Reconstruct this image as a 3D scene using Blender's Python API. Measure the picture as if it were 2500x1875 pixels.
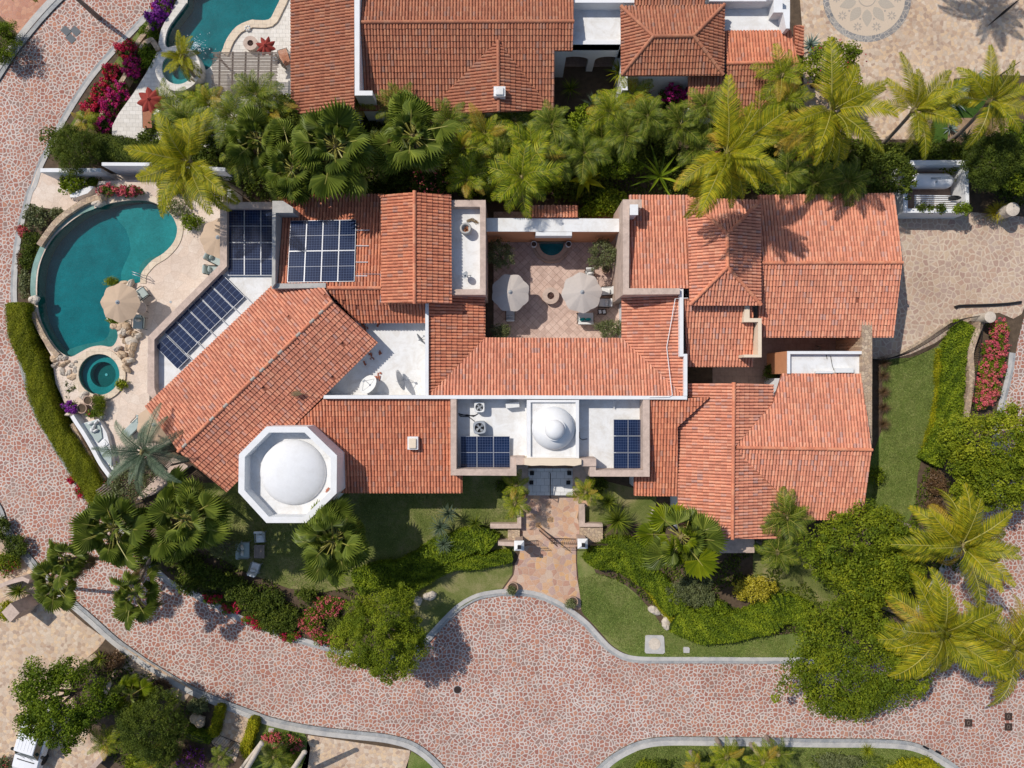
import bpy, bmesh, math, random
import numpy as np
from mathutils import Vector, Matrix
for o in list(bpy.data.objects): bpy.data.objects.remove(o)
SC = bpy.context.scene; COL = SC.collection
PI = math.pi
# ---------------------------------------------------------------- camera (drone looking straight down)
H = 52.0; FP = 1690.0                       # camera height, focal length in pixels of a 2500 px wide picture
cam = bpy.data.objects.new("camera", bpy.data.cameras.new("camera")); COL.objects.link(cam)
cam.location = (0, 0, H); cam.data.sensor_width = 36; cam.data.lens = 36*FP/2500
cam.data.clip_end = 2000; SC.camera = cam
# ---------------------------------------------------------------- world and sun
SUNV = Vector((.65, -.49, -1)).normalized()  # direction the light travels
EL = math.asin(-SUNV.z)
wd = bpy.data.worlds.new("World"); SC.world = wd; wd.use_nodes = True
wn = wd.node_tree; bg = wn.nodes['Background']; sk = wn.nodes.new('ShaderNodeTexSky')
sk.sky_type = 'NISHITA'; sk.sun_disc = False; sk.sun_elevation = EL
sk.sun_rotation = math.atan2(-SUNV.x, -SUNV.y)
wn.links.new(sk.outputs[0], bg.inputs[0]); bg.inputs[1].default_value = .125
sl = bpy.data.lights.new("sun", 'SUN'); sl.energy = 3.9; sl.angle = math.radians(.53); sl.color = (1, .94, .86)
so = bpy.data.objects.new("sun", sl); COL.objects.link(so); so.rotation_euler = SUNV.to_track_quat('-Z', 'Y').to_euler()
so.location = (0, 0, 60)
SC.view_settings.view_transform = 'Standard'; SC.view_settings.look = 'None'
SC.view_settings.exposure = 0; SC.view_settings.gamma = 1
SC.render.resolution_x = 1024; SC.render.resolution_y = 768
SC.render.engine = 'CYCLES'; SC.cycles.max_bounces = 6; SC.cycles.transparent_max_bounces = 8
# ---------------------------------------------------------------- measuring helpers
TX = {'1': 0, '2': 620, '3': 1240, '4': 1860}; TY = {'A': 0, 'B': 460, 'C': 930, 'D': 1395}
K = 640/2212
def S(t, x, y):
    """survey sheet reading -> picture pixel"""
    if t == 'F': return (x*2500/2212, y*2500/2212)
    return (TX[t[1]] + x*K, TY[t[0]] + y*K)
def W(p, z=0.0):
    """the place in the world, at height z, seen at a pixel"""
    return Vector(((p[0]-1250)/FP*(H-z), (937.5-p[1])/FP*(H-z), z))
def P(t, x, y, z=0.0): return W(S(t, x, y), z)
def PL(t, pts, z=0.0):
    out = []
    for q in pts:
        if len(q) == 3: out.append(P(q[0], q[1], q[2], z))
        else: out.append(P(t, q[0], q[1], z))
    return out
def rect(t, x0, y0, x1, y1, z=0.0): return PL(t, [(x0, y0), (x1, y0), (x1, y1), (x0, y1)], z)
def smooth(pts, n=5, closed=False):
    out = []; m = len(pts)
    rng = range(m) if closed else range(m-1)
    for i in rng:
        g = lambda k: pts[k % m] if closed else pts[min(max(k, 0), m-1)]
        p0, p1, p2, p3 = g(i-1), g(i), g(i+1), g(i+2)
        for k in range(n):
            t = k/n
            out.append(.5*((2*p1)+(p2-p0)*t+(2*p0-5*p1+4*p2-p3)*t*t+(3*p1-p0-3*p2+p3)*t**3))
    if not closed: out.append(pts[-1].copy())
    return out
# ---------------------------------------------------------------- object helpers
def link(o, parent=None):
    COL.objects.link(o)
    if parent is not None: o.parent = parent
    return o
def tag(o, label=None, cat=None, group=None, kind=None):
    if label: o['label'] = label
    if cat: o['category'] = cat
    if group: o['group'] = group
    if kind: o['kind'] = kind
    return o
def thing(name, label, cat, loc=(0, 0, 0), rz=0, group=None):
    o = bpy.data.objects.new(name, None); COL.objects.link(o); o.empty_display_size = .3
    o.location = loc; o.rotation_euler = (0, 0, rz); return tag(o, label, cat, group)
def copy_tree(o, parent=None):
    c = o.copy(); COL.objects.link(c); c.parent = parent
    for ch in o.children: copy_tree(ch, c)
    return c
def wloc(o):
    v = Vector((0, 0, 0))
    while o is not None: v += o.location; o = o.parent
    return v
class MB:
    """a mesh under construction"""
    def __init__(s): s.v = []; s.f = []; s.r = []; s.sm = []
    def face(s, pts, r=0, sm=False):
        b = len(s.v); s.v += [tuple(p) for p in pts]; s.f.append(list(range(b, b+len(pts)))); s.r.append(r); s.sm.append(sm)
    def mesh(s, vs, fs, r=0, sm=False):
        b = len(s.v); s.v += [tuple(p) for p in vs]
        for q in fs: s.f.append([b+i for i in q]); s.r.append(r); s.sm.append(sm)
    def prism(s, pts, z0, z1, r=0, bottom=True, ztop=None):
        n = len(pts); A = sum(pts[i].x*pts[(i+1) % n].y-pts[(i+1) % n].x*pts[i].y for i in range(n))
        if A < 0: pts = pts[::-1]; ztop = ztop[::-1] if ztop else None
        vs = [(p.x, p.y, z0) for p in pts]+[(p.x, p.y, ztop[i] if ztop else z1) for i, p in enumerate(pts)]
        fs = [list(range(n, 2*n))]+[[i, (i+1) % n, n+(i+1) % n, n+i] for i in range(n)]
        if bottom: fs.append(list(range(n-1, -1, -1)))
        s.mesh(vs, fs, r)
    def box(s, c, d, rz=0, r=0, bev=0):
        c = Vector(c); ca, sa = math.cos(rz), math.sin(rz); x, y, z = d[0]/2, d[1]/2, d[2]/2
        if bev:
            b = bev; ring = [(x, y-b), (x-b, y), (-x+b, y), (-x, y-b), (-x, -y+b), (-x+b, -y), (x-b, -y), (x, -y+b)]
            ring2 = [(px*(1-b/x), py*(1-b/y)) for px, py in ring]
            vs = []
            for rr, zz in ((ring2, -z), (ring, -z+b), (ring, z-b), (ring2, z)):
                vs += [(c.x+ca*p-sa*q, c.y+sa*p+ca*q, c.z+zz) for p, q in rr]
            fs = [list(range(7, -1, -1)), list(range(24, 32))]
            for k in range(3):
                for i in range(8): j = (i+1) % 8; fs.append([k*8+i, k*8+j, k*8+8+j, k*8+8+i])
            s.mesh(vs, fs, r); return
        vs = [(c.x+ca*p-sa*q, c.y+sa*p+ca*q, c.z+w) for w in (-z, z) for p, q in ((-x, -y), (x, -y), (x, y), (-x, y))]
        s.mesh(vs, [[3, 2, 1, 0], [4, 5, 6, 7], [0, 1, 5, 4], [1, 2, 6, 5], [2, 3, 7, 6], [3, 0, 4, 7]], r)
    def tube(s, pts, rad, n=8, r=0, cap=True, sm=True):
        pts = [Vector(p) for p in pts]; m = len(pts); rad = rad if hasattr(rad, '__len__') else [rad]*m
        vs = []; up = Vector((0, 0, 1))
        for i, p in enumerate(pts):
            t = (pts[min(i+1, m-1)]-pts[max(i-1, 0)]).normalized()
            a = t.cross(up if abs(t.z) < .95 else Vector((1, 0, 0))).normalized(); b = a.cross(t)
            for k in range(n):
                g = 2*PI*k/n; vs.append(p+(a*math.cos(g)+b*math.sin(g))*rad[i])
        fs = [[i*n+k, i*n+(k+1) % n, (i+1)*n+(k+1) % n, (i+1)*n+k] for i in range(m-1) for k in range(n)]
        s.mesh(vs, fs, r, sm)
        if cap: s.face([vs[(m-1)*n+k] for k in range(n)], r); s.face([vs[k] for k in range(n-1, -1, -1)], r)
    def lathe(s, c, prof, n=24, r=0, sm=True, a0=0, sx=1, sy=1):
        c = Vector(c); vs = []; m = len(prof)
        for (q, z) in prof:
            for k in range(n): g = a0+2*PI*k/n; vs.append((c.x+q*sx*math.cos(g), c.y+q*sy*math.sin(g), c.z+z))
        fs = [[i*n+k, i*n+(k+1) % n, (i+1)*n+(k+1) % n, (i+1)*n+k] for i in range(m-1) for k in range(n)]
        s.mesh(vs, fs, r, sm)
    def blob(s, c, d, rz=0, n=10, r=0, seed=0, amp=.12):
        rn = random.Random(seed); c = Vector(c); ph = [rn.uniform(0, 6.28) for _ in range(6)]; vs = []; rows = n//2+1
        ca, sa = math.cos(rz), math.sin(rz)
        for i in range(rows+1):
            th = PI*i/rows
            for k in range(n):
                g = 2*PI*k/n
                w = 1+amp*(.45*math.sin(5*g+ph[3])*math.sin(3*th+ph[4])+.35*math.cos(7*g+ph[5]-2*th)*math.sin(th)+math.sin(2*g+ph[0])*math.sin(th)+.6*math.sin(3*g+ph[1]+2*th)+.5*math.cos(3*th+ph[2]+g)*math.sin(th))
                x, y, z = d[0]/2*w*math.sin(th)*math.cos(g), d[1]/2*w*math.sin(th)*math.sin(g), d[2]/2*w*math.cos(th)
                vs.append((c.x+ca*x-sa*y, c.y+sa*x+ca*y, c.z+z))
        fs = [[(i+1)*n+k, (i+1)*n+(k+1) % n, i*n+(k+1) % n, i*n+k] for i in range(rows) for k in range(n)]
        s.mesh(vs, fs, r, True)
    def build(s, name, mat, parent=None, origin=None):
        if parent is not None: off = wloc(parent)
        elif origin is not None: off = Vector(origin)
        else:
            a = np.array(s.v); off = Vector(((a[:, 0].min()+a[:, 0].max())/2, (a[:, 1].min()+a[:, 1].max())/2, a[:, 2].min()))
        me = bpy.data.meshes.new(name)
        vv = (np.array(s.v, dtype=float)-np.array(off)).tolist() if s.v else []
        me.from_pydata(vv, [], s.f)
        at = me.attributes.new('rnd', 'FLOAT', 'FACE'); at.data.foreach_set('value', np.array(s.r, dtype=np.float32))
        me.polygons.foreach_set('use_smooth', np.array(s.sm, dtype=bool))
        for m in (mat if isinstance(mat, list) else [mat]): me.materials.append(m)
        me.update(); o = bpy.data.objects.new(name, me); link(o, parent)
        if parent is None: o.location = off
        return o
def npmesh(name, V, F, mat, rnd=None, parent=None, origin=(0, 0, 0), midx=None, smooth=False):
    me = bpy.data.meshes.new(name); V = np.asarray(V, dtype=np.float32)-np.asarray(origin, dtype=np.float32); F = np.asarray(F, dtype=np.int32); k = F.shape[1]
    me.vertices.add(len(V)); me.vertices.foreach_set('co', V.ravel())
    me.loops.add(F.size); me.loops.foreach_set('vertex_index', F.ravel())
    me.polygons.add(len(F)); me.polygons.foreach_set('loop_start', np.arange(0, F.size, k, dtype=np.int32))
    if rnd is not None:
        at = me.attributes.new('rnd', 'FLOAT', 'FACE'); at.data.foreach_set('value', np.asarray(rnd, dtype=np.float32))
    for m in (mat if isinstance(mat, list) else [mat]): me.materials.append(m)
    if midx is not None: me.polygons.foreach_set('material_index', np.asarray(midx, dtype=np.int32))
    if smooth: me.polygons.foreach_set('use_smooth', np.ones(len(F), dtype=bool))
    me.update(calc_edges=True); me.validate()
    return me
# ---------------------------------------------------------------- materials
MATS = {}
class NT:
    def __init__(s, name):
        s.m = bpy.data.materials.new(name); s.m.use_nodes = True; s.t = s.m.node_tree; s.b = s.t.nodes['Principled BSDF']
        s.o = s.t.nodes['Material Output']; s._p = None
    def n(s, ty, ins={}, **kw):
        nd = s.t.nodes.new('ShaderNode'+ty)
        for k, v in kw.items(): setattr(nd, k, v)
        for k, v in ins.items():
            if hasattr(v, 'is_output'): s.t.links.new(v, nd.inputs[k])
            else: nd.inputs[k].default_value = v
        return nd
    def pos(s):
        if s._p is None: s._p = s.n('NewGeometry').outputs['Position']
        return s._p
    def noise(s, scale, detail=3, rough=.55, vec=None, dist=0):
        return s.n('TexNoise', {'Vector': vec or s.pos(), 'Scale': scale, 'Detail': detail, 'Roughness': rough, 'Distortion': dist}).outputs[0]
    def ramp(s, fac, stops, interp='LINEAR'):
        r = s.n('ValToRGB', {'Fac': fac}); cr = r.color_ramp; cr.interpolation = interp
        while len(cr.elements) < len(stops): cr.elements.new(.5)
        for e, (p, c) in zip(cr.elements, stops): e.position = p; e.color = (*c, 1) if len(c) == 3 else c
        return r.outputs[0]
    def mix(s, fac, a, b, mode='MIX'):
        nd = s.n('Mix', data_type='RGBA', blend_type=mode)
        for k, v in ((0, fac), (6, a), (7, b)):
            if hasattr(v, 'is_output'): s.t.links.new(v, nd.inputs[k])
            else: nd.inputs[k].default_value = v if k == 0 else ((*v, 1) if len(v) == 3 else v)
        return nd.outputs[2]
    def math(s, op, a, b=0.0, c=0.0):
        nd = s.n('Math', operation=op)
        for k, v in enumerate((a, b, c)):
            if hasattr(v, 'is_output'): s.t.links.new(v, nd.inputs[k])
            else: nd.inputs[k].default_value = v
        return nd.outputs[0]
    def attr(s, name='rnd'): return s.n('Attribute', attribute_name=name).outputs['Fac']
    def bump(s, h, st=.3, d=.02):
        s.t.links.new(s.n('Bump', {'Height': h, 'Strength': st, 'Distance': d}).outputs[0], s.b.inputs['Normal'])
    def fin(s, col, rough=.8, spec=.3, metal=0.0):
        if hasattr(col, 'is_output'): s.t.links.new(col, s.b.inputs['Base Color'])
        else: s.b.inputs['Base Color'].default_value = (*col, 1)
        if hasattr(rough, 'is_output'): s.t.links.new(rough, s.b.inputs['Roughness'])
        else: s.b.inputs['Roughness'].default_value = rough
        s.b.inputs['Specular IOR Level'].default_value = spec; s.b.inputs['Metallic'].default_value = metal
        return s.m
def scl(c, k): return tuple(min(x*k, 1) for x in c)
def plain(name, c, rough=.7, var=.15, scale=3, metal=0, spec=.3, bump=0, dirt=None):
    """a colour broken by two sizes of noise, with optional dirt stains"""
    if name in MATS: return MATS[name]
    t = NT(name); a = t.noise(scale, 5, .65); b = t.noise(scale*9, 3)
    f = t.math('ADD', t.math('MULTIPLY', a, .6), t.math('MULTIPLY', b, .4))
    col = t.ramp(f, [(.3, scl(c, 1-var)), (.7, scl(c, 1+var))])
    if dirt:
        d = t.ramp(t.noise(1.1, 9, .75, dist=.6), [(.45, (0, 0, 0)), (.70, (1, 1, 1))])
        col = t.mix(t.math('MULTIPLY', d, dirt[1]), col, dirt[0])
    if bump: t.bump(b, bump, .03)
    MATS[name] = t.fin(col, rough, spec, metal); return t.m
def stones(name, scale, width, mortar, cols, bump=.5, stain=None, warp=.35, width2=None):
    """crazy paving: irregular stones in mortar"""
    t = NT(name); p = t.pos()
    wv = t.n('TexNoise', {'Vector': p, 'Scale': scale*.55, 'Detail': 1.5}).outputs['Color']
    off = t.n('VectorMath', {0: wv, 1: (.5, .5, .5)}, operation='SUBTRACT').outputs[0]
    off = t.n('VectorMath', {0: off, 'Scale': warp*2/scale}, operation='SCALE').outputs[0]
    q = t.n('VectorMath', {0: p, 1: off}, operation='ADD').outputs[0]
    ve = t.n('TexVoronoi', {'Vector': q, 'Scale': scale, 'Randomness': 1.0}, voronoi_dimensions='2D', feature='DISTANCE_TO_EDGE').outputs['Distance']
    vc = t.n('TexVoronoi', {'Vector': q, 'Scale': scale, 'Randomness': 1.0}, voronoi_dimensions='2D', feature='F1').outputs['Color']
    rnd = t.n('SeparateColor', {0: vc})
    ed = t.math('ADD', ve, t.math('MULTIPLY', t.math('SUBTRACT', t.noise(scale*5, 2), .5), .06))
    wd_ = t.math('ADD', width, t.math('MULTIPLY', t.math('SUBTRACT', t.noise(.35, 2), .5), width*1.1))
    wd_ = t.math('MULTIPLY', wd_, t.math('ADD', .7, t.math('MULTIPLY', rnd.outputs[1], .75)))
    m = t.n('MapRange', {0: ed, 1: t.math('SUBTRACT', wd_, .02), 2: t.math('ADD', wd_, .035)}).outputs[0]
    n = len(cols); st = t.ramp(rnd.outputs[0], [((i+.02)/n, c) for i, c in enumerate(cols)], 'LINEAR')
    st = t.mix(.35, st, t.ramp(t.noise(scale*7, 4, .7), [(.3, (.12, .12, .12)), (.7, (1, 1, 1))]), 'SOFT_LIGHT')
    mo = t.mix(1, mortar, t.ramp(t.noise(2.2, 6, .7), [(.25, (.74, .72, .71)), (.7, (1, 1, 1))]), 'MULTIPLY')
    col = t.mix(m, mo, st)
    tint = t.ramp(t.noise(.22, 8, .7, dist=.5), [(.3, (.80, .75, .72)), (.55, (.97, .95, .94)), (.75, (1.0, 1.0, 1.0))])
    col = t.mix(1, col, tint, 'MULTIPLY')
    if stain:
        col = t.mix(t.math('MULTIPLY', t.ramp(t.noise(.3, 7, .65, dist=.8), [(.56, (0, 0, 0)), (.75, (1, 1, 1))]), stain[1]), col, stain[0], 'MIX')
    t.bump(m, bump, .03)
    MATS[name] = t.fin(col, .85, .2); return t.m
M = {}
M['road'] = stones('road paving', 3.45, .115, (.62, .545, .495), [(.33, .145, .105), (.38, .17, .12), (.30, .13, .10), (.45, .22, .145), (.36, .17, .13), (.28, .18, .15)], stain=((.40, .31, .25), .5))
M['plaza'] = stones('plaza paving', 3.9, .035, (.60, .48, .37), [(.58, .45, .33), (.46, .32, .22), (.62, .51, .39), (.52, .42, .32), (.38, .27, .20), (.62, .46, .30)], stain=((.38, .30, .24), .4), bump=.3)
M['drive'] = stones('driveway paving', 2.5, .095, (.62, .51, .39), [(.42, .28, .21), (.47, .34, .25), (.37, .25, .20), (.50, .38, .27), (.42, .31, .25)], stain=((.45, .40, .34), .4), bump=.3)
M['flag'] = stones('flagstone path', 2.3, .035, (.60, .46, .36), [(.50, .30, .20), (.58, .38, .25), (.42, .24, .18), (.55, .42, .32), (.60, .36, .18), (.46, .32, .27)], bump=.3)
M['rubble'] = stones('rubble stone', 4.5, .05, (.48, .38, .27), [(.50, .38, .26), (.42, .31, .21), (.56, .45, .32), (.36, .27, .2)], bump=.8)
M['pinkdrive'] = stones('pink driveway paving', 3.4, .03, (.5, .30, .23), [(.46, .22, .14), (.50, .26, .18), (.42, .2, .14), (.54, .29, .19)], bump=.3)
M['slate'] = stones('slate ring', 3.4, .07, (.5, .46, .4), [(.20, .20, .20), (.26, .25, .24), (.17, .18, .19), (.30, .29, .27)])
M['travertine'] = stones('travertine deck', 1.6, .006, (.64, .53, .43), [(.66, .54, .44), (.70, .58, .48), (.63, .52, .43), (.69, .59, .50)], bump=.1, warp=.05)
M['white'] = plain('white roof coating', (.70, .70, .69), .75, .05, 1.3, dirt=((.46, .41, .34), .55))
M['wwall'] = plain('white stucco', (.70, .70, .70), .85, .05, 2.5, bump=.2, dirt=((.5, .47, .42), .22))
M['salmon'] = plain('salmon stucco', (.58, .26, .13), .85, .1, 2, bump=.2)
M['cream'] = plain('cream stucco', (.68, .56, .42), .85, .08, 2, bump=.2)
M['cantera'] = plain('cantera stone', (.52, .40, .33), .85, .22, 3, bump=.4, dirt=((.2, .15, .12), .5))
M['concrete'] = plain('concrete', (.42, .40, .37), .85, .12, 2, bump=.3, dirt=((.2, .2, .2), .5))
M['soil'] = plain('soil', (.09, .062, .04), .95, .45, 3, bump=.6)
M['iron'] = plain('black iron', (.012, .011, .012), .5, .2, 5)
M['bronze'] = plain('brown iron', (.05, .03, .022), .5, .2, 5)
M['wood'] = plain('weathered wood', (.25, .20, .165), .8, .3, 6)
M['teak'] = plain('teak', (.36, .13, .055), .6, .25, 6)
M['dkwood'] = plain('dark wood', (.06, .035, .025), .6, .25, 6)
M['cushion'] = plain('sage cushion', (.36, .42, .40), .9, .08, 5)
M['pillow'] = plain('beige pillow', (.62, .57, .49), .9, .1, 5)
M['wcushion'] = plain('white cushion', (.66, .66, .64), .9, .06, 5)
M['teal'] = plain('teal pillow', (.02, .30, .28), .9, .1, 5)
M['khaki'] = plain('khaki canvas', (.46, .34, .24), .9, .06, 4)
M['greige'] = plain('greige canvas', (.46, .41, .37), .9, .06, 4)
M['red'] = plain('red canvas', (.24, .035, .025), .9, .15, 4)
M['alu'] = plain('aluminium', (.50, .51, .53), .4, .06, 4, metal=.6)
M['grey'] = plain('grey metal', (.30, .32, .34), .5, .1, 4)
M['clay'] = plain('clay pot', (.40, .27, .2), .8, .2, 6)
M['boulder'] = plain('boulder', (.50, .37, .25), .9, .35, 1.6, bump=.6)
M['boulder2'] = plain('pale boulder', (.52, .45, .37), .9, .3, 1.6, bump=.6)
M['bark'] = plain('palm bark', (.26, .21, .17), .9, .3, 5, bump=.6)
M['bark2'] = plain('tree bark', (.17, .13, .10), .9, .3, 5, bump=.6)
M['lavarock'] = plain('lava rock', (.10, .055, .045), .95, .6, 14, bump=.8)
M['carwhite'] = plain('car white', (.78, .78, .79), .25, .02, 2, spec=.6)
M['glass'] = plain('dark glass', (.02, .045, .045), .08, .1, 2, spec=.8)
M['rubber'] = plain('rubber', (.02, .02, .02), .8, .1, 4)
M['brokentile'] = plain('broken tile', (.36, .12, .07), .85, .3, 9)
M['lamp'] = plain('frosted glass', (.6, .6, .55), .3, .05, 4)
def grass(name, c1, c2, c3):
    t = NT(name); a = t.noise(.45, 6, .65, dist=.4); b = t.noise(18, 4, .75); d = t.noise(70, 2)
    f = t.math('ADD', t.math('MULTIPLY', a, .65), t.math('MULTIPLY', b, .35))
    col = t.ramp(f, [(.38, c1), (.49, c2), (.60, c3), (.68, (.34, .27, .15))])
    col = t.mix(1, col, t.ramp(d, [(.3, (.6, .6, .6)), (.7, (1.0, 1.0, 1.0))]), 'MULTIPLY')
    t.bump(b, .9, .06); M[name] = t.fin(col, .9, .1)
grass('lawn', (.10, .15, .028), (.165, .22, .05), (.30, .30, .11))
grass('lawn2', (.12, .155, .035), (.20, .22, .065), (.36, .31, .15))
grass('gcover', (.03, .07, .012), (.06, .12, .02), (.10, .17, .03))
def tiles(name, base):
    t = NT(name); r = t.attr()
    c = t.ramp(r, [(0, scl(base, .82)), (.12, scl(base, .9)), (.4, base), (.68, (base[0]*1.12, base[1]*1.15, base[2]*1.1)), (.86, (base[0]*1.12, base[1]*1.3, base[2]*1.3)), (.96, (base[0]*.9, base[1]*1.15, base[2]*1.4)), (1, (base[0]*.72, base[1]*1.0, base[2]*1.3))])
    c = t.mix(.45, c, t.ramp(t.noise(11, 5, .7), [(.3, (.2, .2, .2)), (.7, (.9, .9, .9))]), 'SOFT_LIGHT')
    c = t.mix(t.math('MULTIPLY', t.ramp(t.noise(.8, 7, .7), [(.46, (0, 0, 0)), (.72, (1, 1, 1))]), .28), c, (.30, .18, .12))
    t.bump(t.noise(40, 3), .25, .01); M[name] = t.fin(c, .82, .25)
tiles('tile', (.55, .195, .110)); tiles('tile2', (.61, .24, .15)); tiles('tileN', (.37, .14, .08))
M['pan'] = plain('roof pan', (.26, .09, .055), .9, .3, 5)
M['mortar'] = plain('ridge mortar', (.38, .33, .28), .9, .2, 8)
def diamond():
    t = NT('courtyard tiles'); p = t.n('Mapping', {'Vector': t.pos(), 'Rotation': (0, 0, PI/4)}).outputs[0]
    br = t.n('TexBrick', {'Vector': p, 'Color1': (.54, .39, .32, 1), 'Color2': (.40, .28, .23, 1), 'Mortar': (.30, .21, .17, 1), 'Scale': 1.0, 'Mortar Size': .014, 'Brick Width': .43, 'Row Height': .43, 'Bias': -.2}, offset=0.0)
    c = t.mix(.5, br.outputs[0], t.ramp(t.noise(3, 6, .7), [(.3, (.2, .2, .2)), (.7, (.85, .85, .85))]), 'SOFT_LIGHT')
    t.bump(br.outputs[1], -.3, .01); M['diamond'] = t.fin(c, .7, .3)
diamond()
def bricky(name, c1, c2, mo, w, h, rz=0, rough=.8):
    t = NT(name); p = t.n('Mapping', {'Vector': t.pos(), 'Rotation': (0, 0, rz)}).outputs[0]
    br = t.n('TexBrick', {'Vector': p, 'Color1': (*c1, 1), 'Color2': (*c2, 1), 'Mortar': (*mo, 1), 'Scale': 1.0, 'Mortar Size': .012, 'Brick Width': w, 'Row Height': h})
    c = t.mix(.4, br.outputs[0], t.ramp(t.noise(4, 6, .7), [(.3, (.2, .2, .2)), (.7, (.85, .85, .85))]), 'SOFT_LIGHT')
    M[name] = t.fin(c, rough, .3)
bricky('wdeck', (.66, .62, .56), (.58, .54, .48), (.42, .39, .35), .45, .3)
bricky('coping', (.64, .53, .40), (.58, .47, .35), (.40, .33, .26), .6, .6)
bricky('steps', (.72, .71, .69), (.64, .63, .61), (.35, .34, .33), .6, .5)
bricky('patio', (.34, .24, .19), (.30, .21, .17), (.2, .15, .12), .6, .6)
def pv():
    t = NT('solar cells'); uv = t.n('UVMap', uv_map='UVMap').outputs[0]; sx = t.n('SeparateXYZ', {0: uv})
    def line(v, n, w):
        f = t.math('FRACT', t.math('MULTIPLY', v, n)); d = t.math('MINIMUM', f, t.math('SUBTRACT', 1.0, f)); return t.math('LESS_THAN', d, w)
    l = t.math('MAXIMUM', line(sx.outputs[0], 6, .05), line(sx.outputs[1], 12, .05))
    mid = t.math('LESS_THAN', t.math('ABSOLUTE', t.math('SUBTRACT', sx.outputs[1], .5)), .008)
    nz = t.ramp(t.noise(.9, 3), [(.3, (.004, .009, .032)), (.7, (.008, .019, .06))])
    c = t.mix(l, nz, (.065, .09, .16)); c = t.mix(mid, c, (.36, .37, .40)); M['pv'] = t.fin(c, .12, .5)
pv()
def water():
    t = NT('pool water'); nz = t.noise(5, 3, .6, dist=1.0)
    bp = t.n('Bump', {'Height': nz, 'Strength': .15, 'Distance': .04}).outputs[0]
    tr = t.n('BsdfTransparent', {'Color': (.36, .74, .78, 1)}); gl = t.n('BsdfGlossy', {'Color': (1, 1, 1, 1), 'Roughness': .015, 'Normal': bp})
    fr = t.n('Fresnel', {'IOR': 1.33, 'Normal': bp}).outputs[0]
    mx = t.n('MixShader', {0: fr, 1: tr.outputs[0], 2: gl.outputs[0]}); t.t.links.new(mx.outputs[0], t.o.inputs['Surface']); M['water'] = t.m
water()
def plaster(name, c):
    t = NT(name); v = t.n('TexVoronoi', {'Vector': t.n('VectorMath', {0: t.pos(), 1: t.n('TexNoise', {'Vector': t.pos(), 'Scale': 2.5}).outputs['Color']}, operation='ADD').outputs[0], 'Scale': 3.2}, voronoi_dimensions='3D', feature='SMOOTH_F1').outputs['Distance']
    col = t.mix(1, t.ramp(t.math('ADD', t.math('MULTIPLY', t.noise(.7, 6, .6), .6), t.math('MULTIPLY', t.noise(9, 3, .7), .4)), [(.35, scl(c, .75)), (.65, scl(c, 1.25))]), t.ramp(v, [(.2, (.80, .86, .86)), (.8, (1, 1, 1))]), 'MULTIPLY')
    M[name] = t.fin(col, .8, .2)
plaster('plaster', (.012, .25, .26)); plaster('plaster2', (.10, .37, .35)); plaster('plaster3', (.22, .33, .29)); plaster('plasterdk', (.04, .16, .14))
def leafm(name, stops, rough=.5, trans=.25, spec=.35):
    t = NT(name); r = t.attr(); oi = t.n('ObjectInfo').outputs['Random']
    f = t.math('ADD', t.math('MULTIPLY', r, .8), t.math('MULTIPLY', oi, .2))
    n = len(stops); c = t.ramp(f, [(i/(n-1), s) for i, s in enumerate(stops)])
    c = t.mix(.3, c, t.ramp(t.noise(1.3, 3), [(.3, (.1, .1, .1)), (.7, (.9, .9, .9))]), 'SOFT_LIGHT')
    t.fin(c, rough, spec); tl = t.n('BsdfTranslucent', {'Color': t.mix(1, c, (1.0, 1.0, .55), 'MULTIPLY')})
    mx = t.n('MixShader', {0: trans, 1: t.b.outputs[0], 2: tl.outputs[0]}); t.t.links.new(mx.outputs[0], t.o.inputs['Surface']); M[name] = t.m
leafm('l_fic', [(.04, .07, .006), (.11, .155, .009), (.22, .26, .014), (.40, .40, .024)], .6, .3, .15)
leafm('l_dark', [(.03, .048, .008), (.06, .088, .012), (.11, .145, .016), (.20, .22, .028)], .6, .28, .15)
leafm('l_green', [(.035, .062, .006), (.09, .14, .008), (.18, .24, .012), (.32, .37, .02)], .6, .28, .15)
leafm('l_lime', [(.10, .12, .006), (.22, .24, .008), (.38, .36, .012), (.50, .43, .02)], .6, .3, .15)
leafm('l_willow', [(.05, .08, .008), (.11, .155, .010), (.21, .26, .014), (.36, .38, .028)], .6, .3, .15)
leafm('l_olive', [(.07, .085, .035), (.12, .14, .05), (.17, .19, .07), (.24, .25, .12)])
leafm('l_brown', [(.06, .035, .02), (.11, .06, .03), (.16, .09, .04), (.2, .14, .06)])
leafm('l_red', [(.45, .01, .03), (.58, .015, .04), (.42, .01, .08), (.62, .03, .06)], .6)
leafm('l_mag', [(.42, .01, .10), (.55, .02, .15), (.40, .01, .20), (.6, .05, .22)], .6)
leafm('l_purp', [(.2, .02, .3), (.28, .03, .36), (.2, .02, .28), (.36, .08, .4)], .6)
leafm('l_pink', [(.5, .07, .12), (.58, .10, .15), (.6, .13, .12), (.65, .2, .2)], .6)
leafm('l_yel', [(.28, .24, .015), (.38, .32, .02), (.45, .38, .03), (.3, .3, .03)])
leafm('p_coco', [(.07, .10, .007), (.18, .20, .010), (.33, .31, .013), (.52, .40, .02)], .5, .32, .15)
leafm('p_fan', [(.08, .115, .018), (.15, .20, .028), (.27, .32, .05), (.45, .47, .11)], .45, .3, .3)
leafm('p_dark', [(.04, .065, .008), (.09, .13, .012), (.17, .21, .018), (.30, .31, .03)], .5, .28, .2)
leafm('p_lime', [(.06, .10, .006), (.14, .19, .008), (.27, .31, .012), (.44, .39, .02)], .5, .3, .2)
leafm('p_blue', [(.05, .08, .045), (.08, .12, .07), (.12, .165, .10), (.18, .22, .14)], .5, .2)
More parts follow.
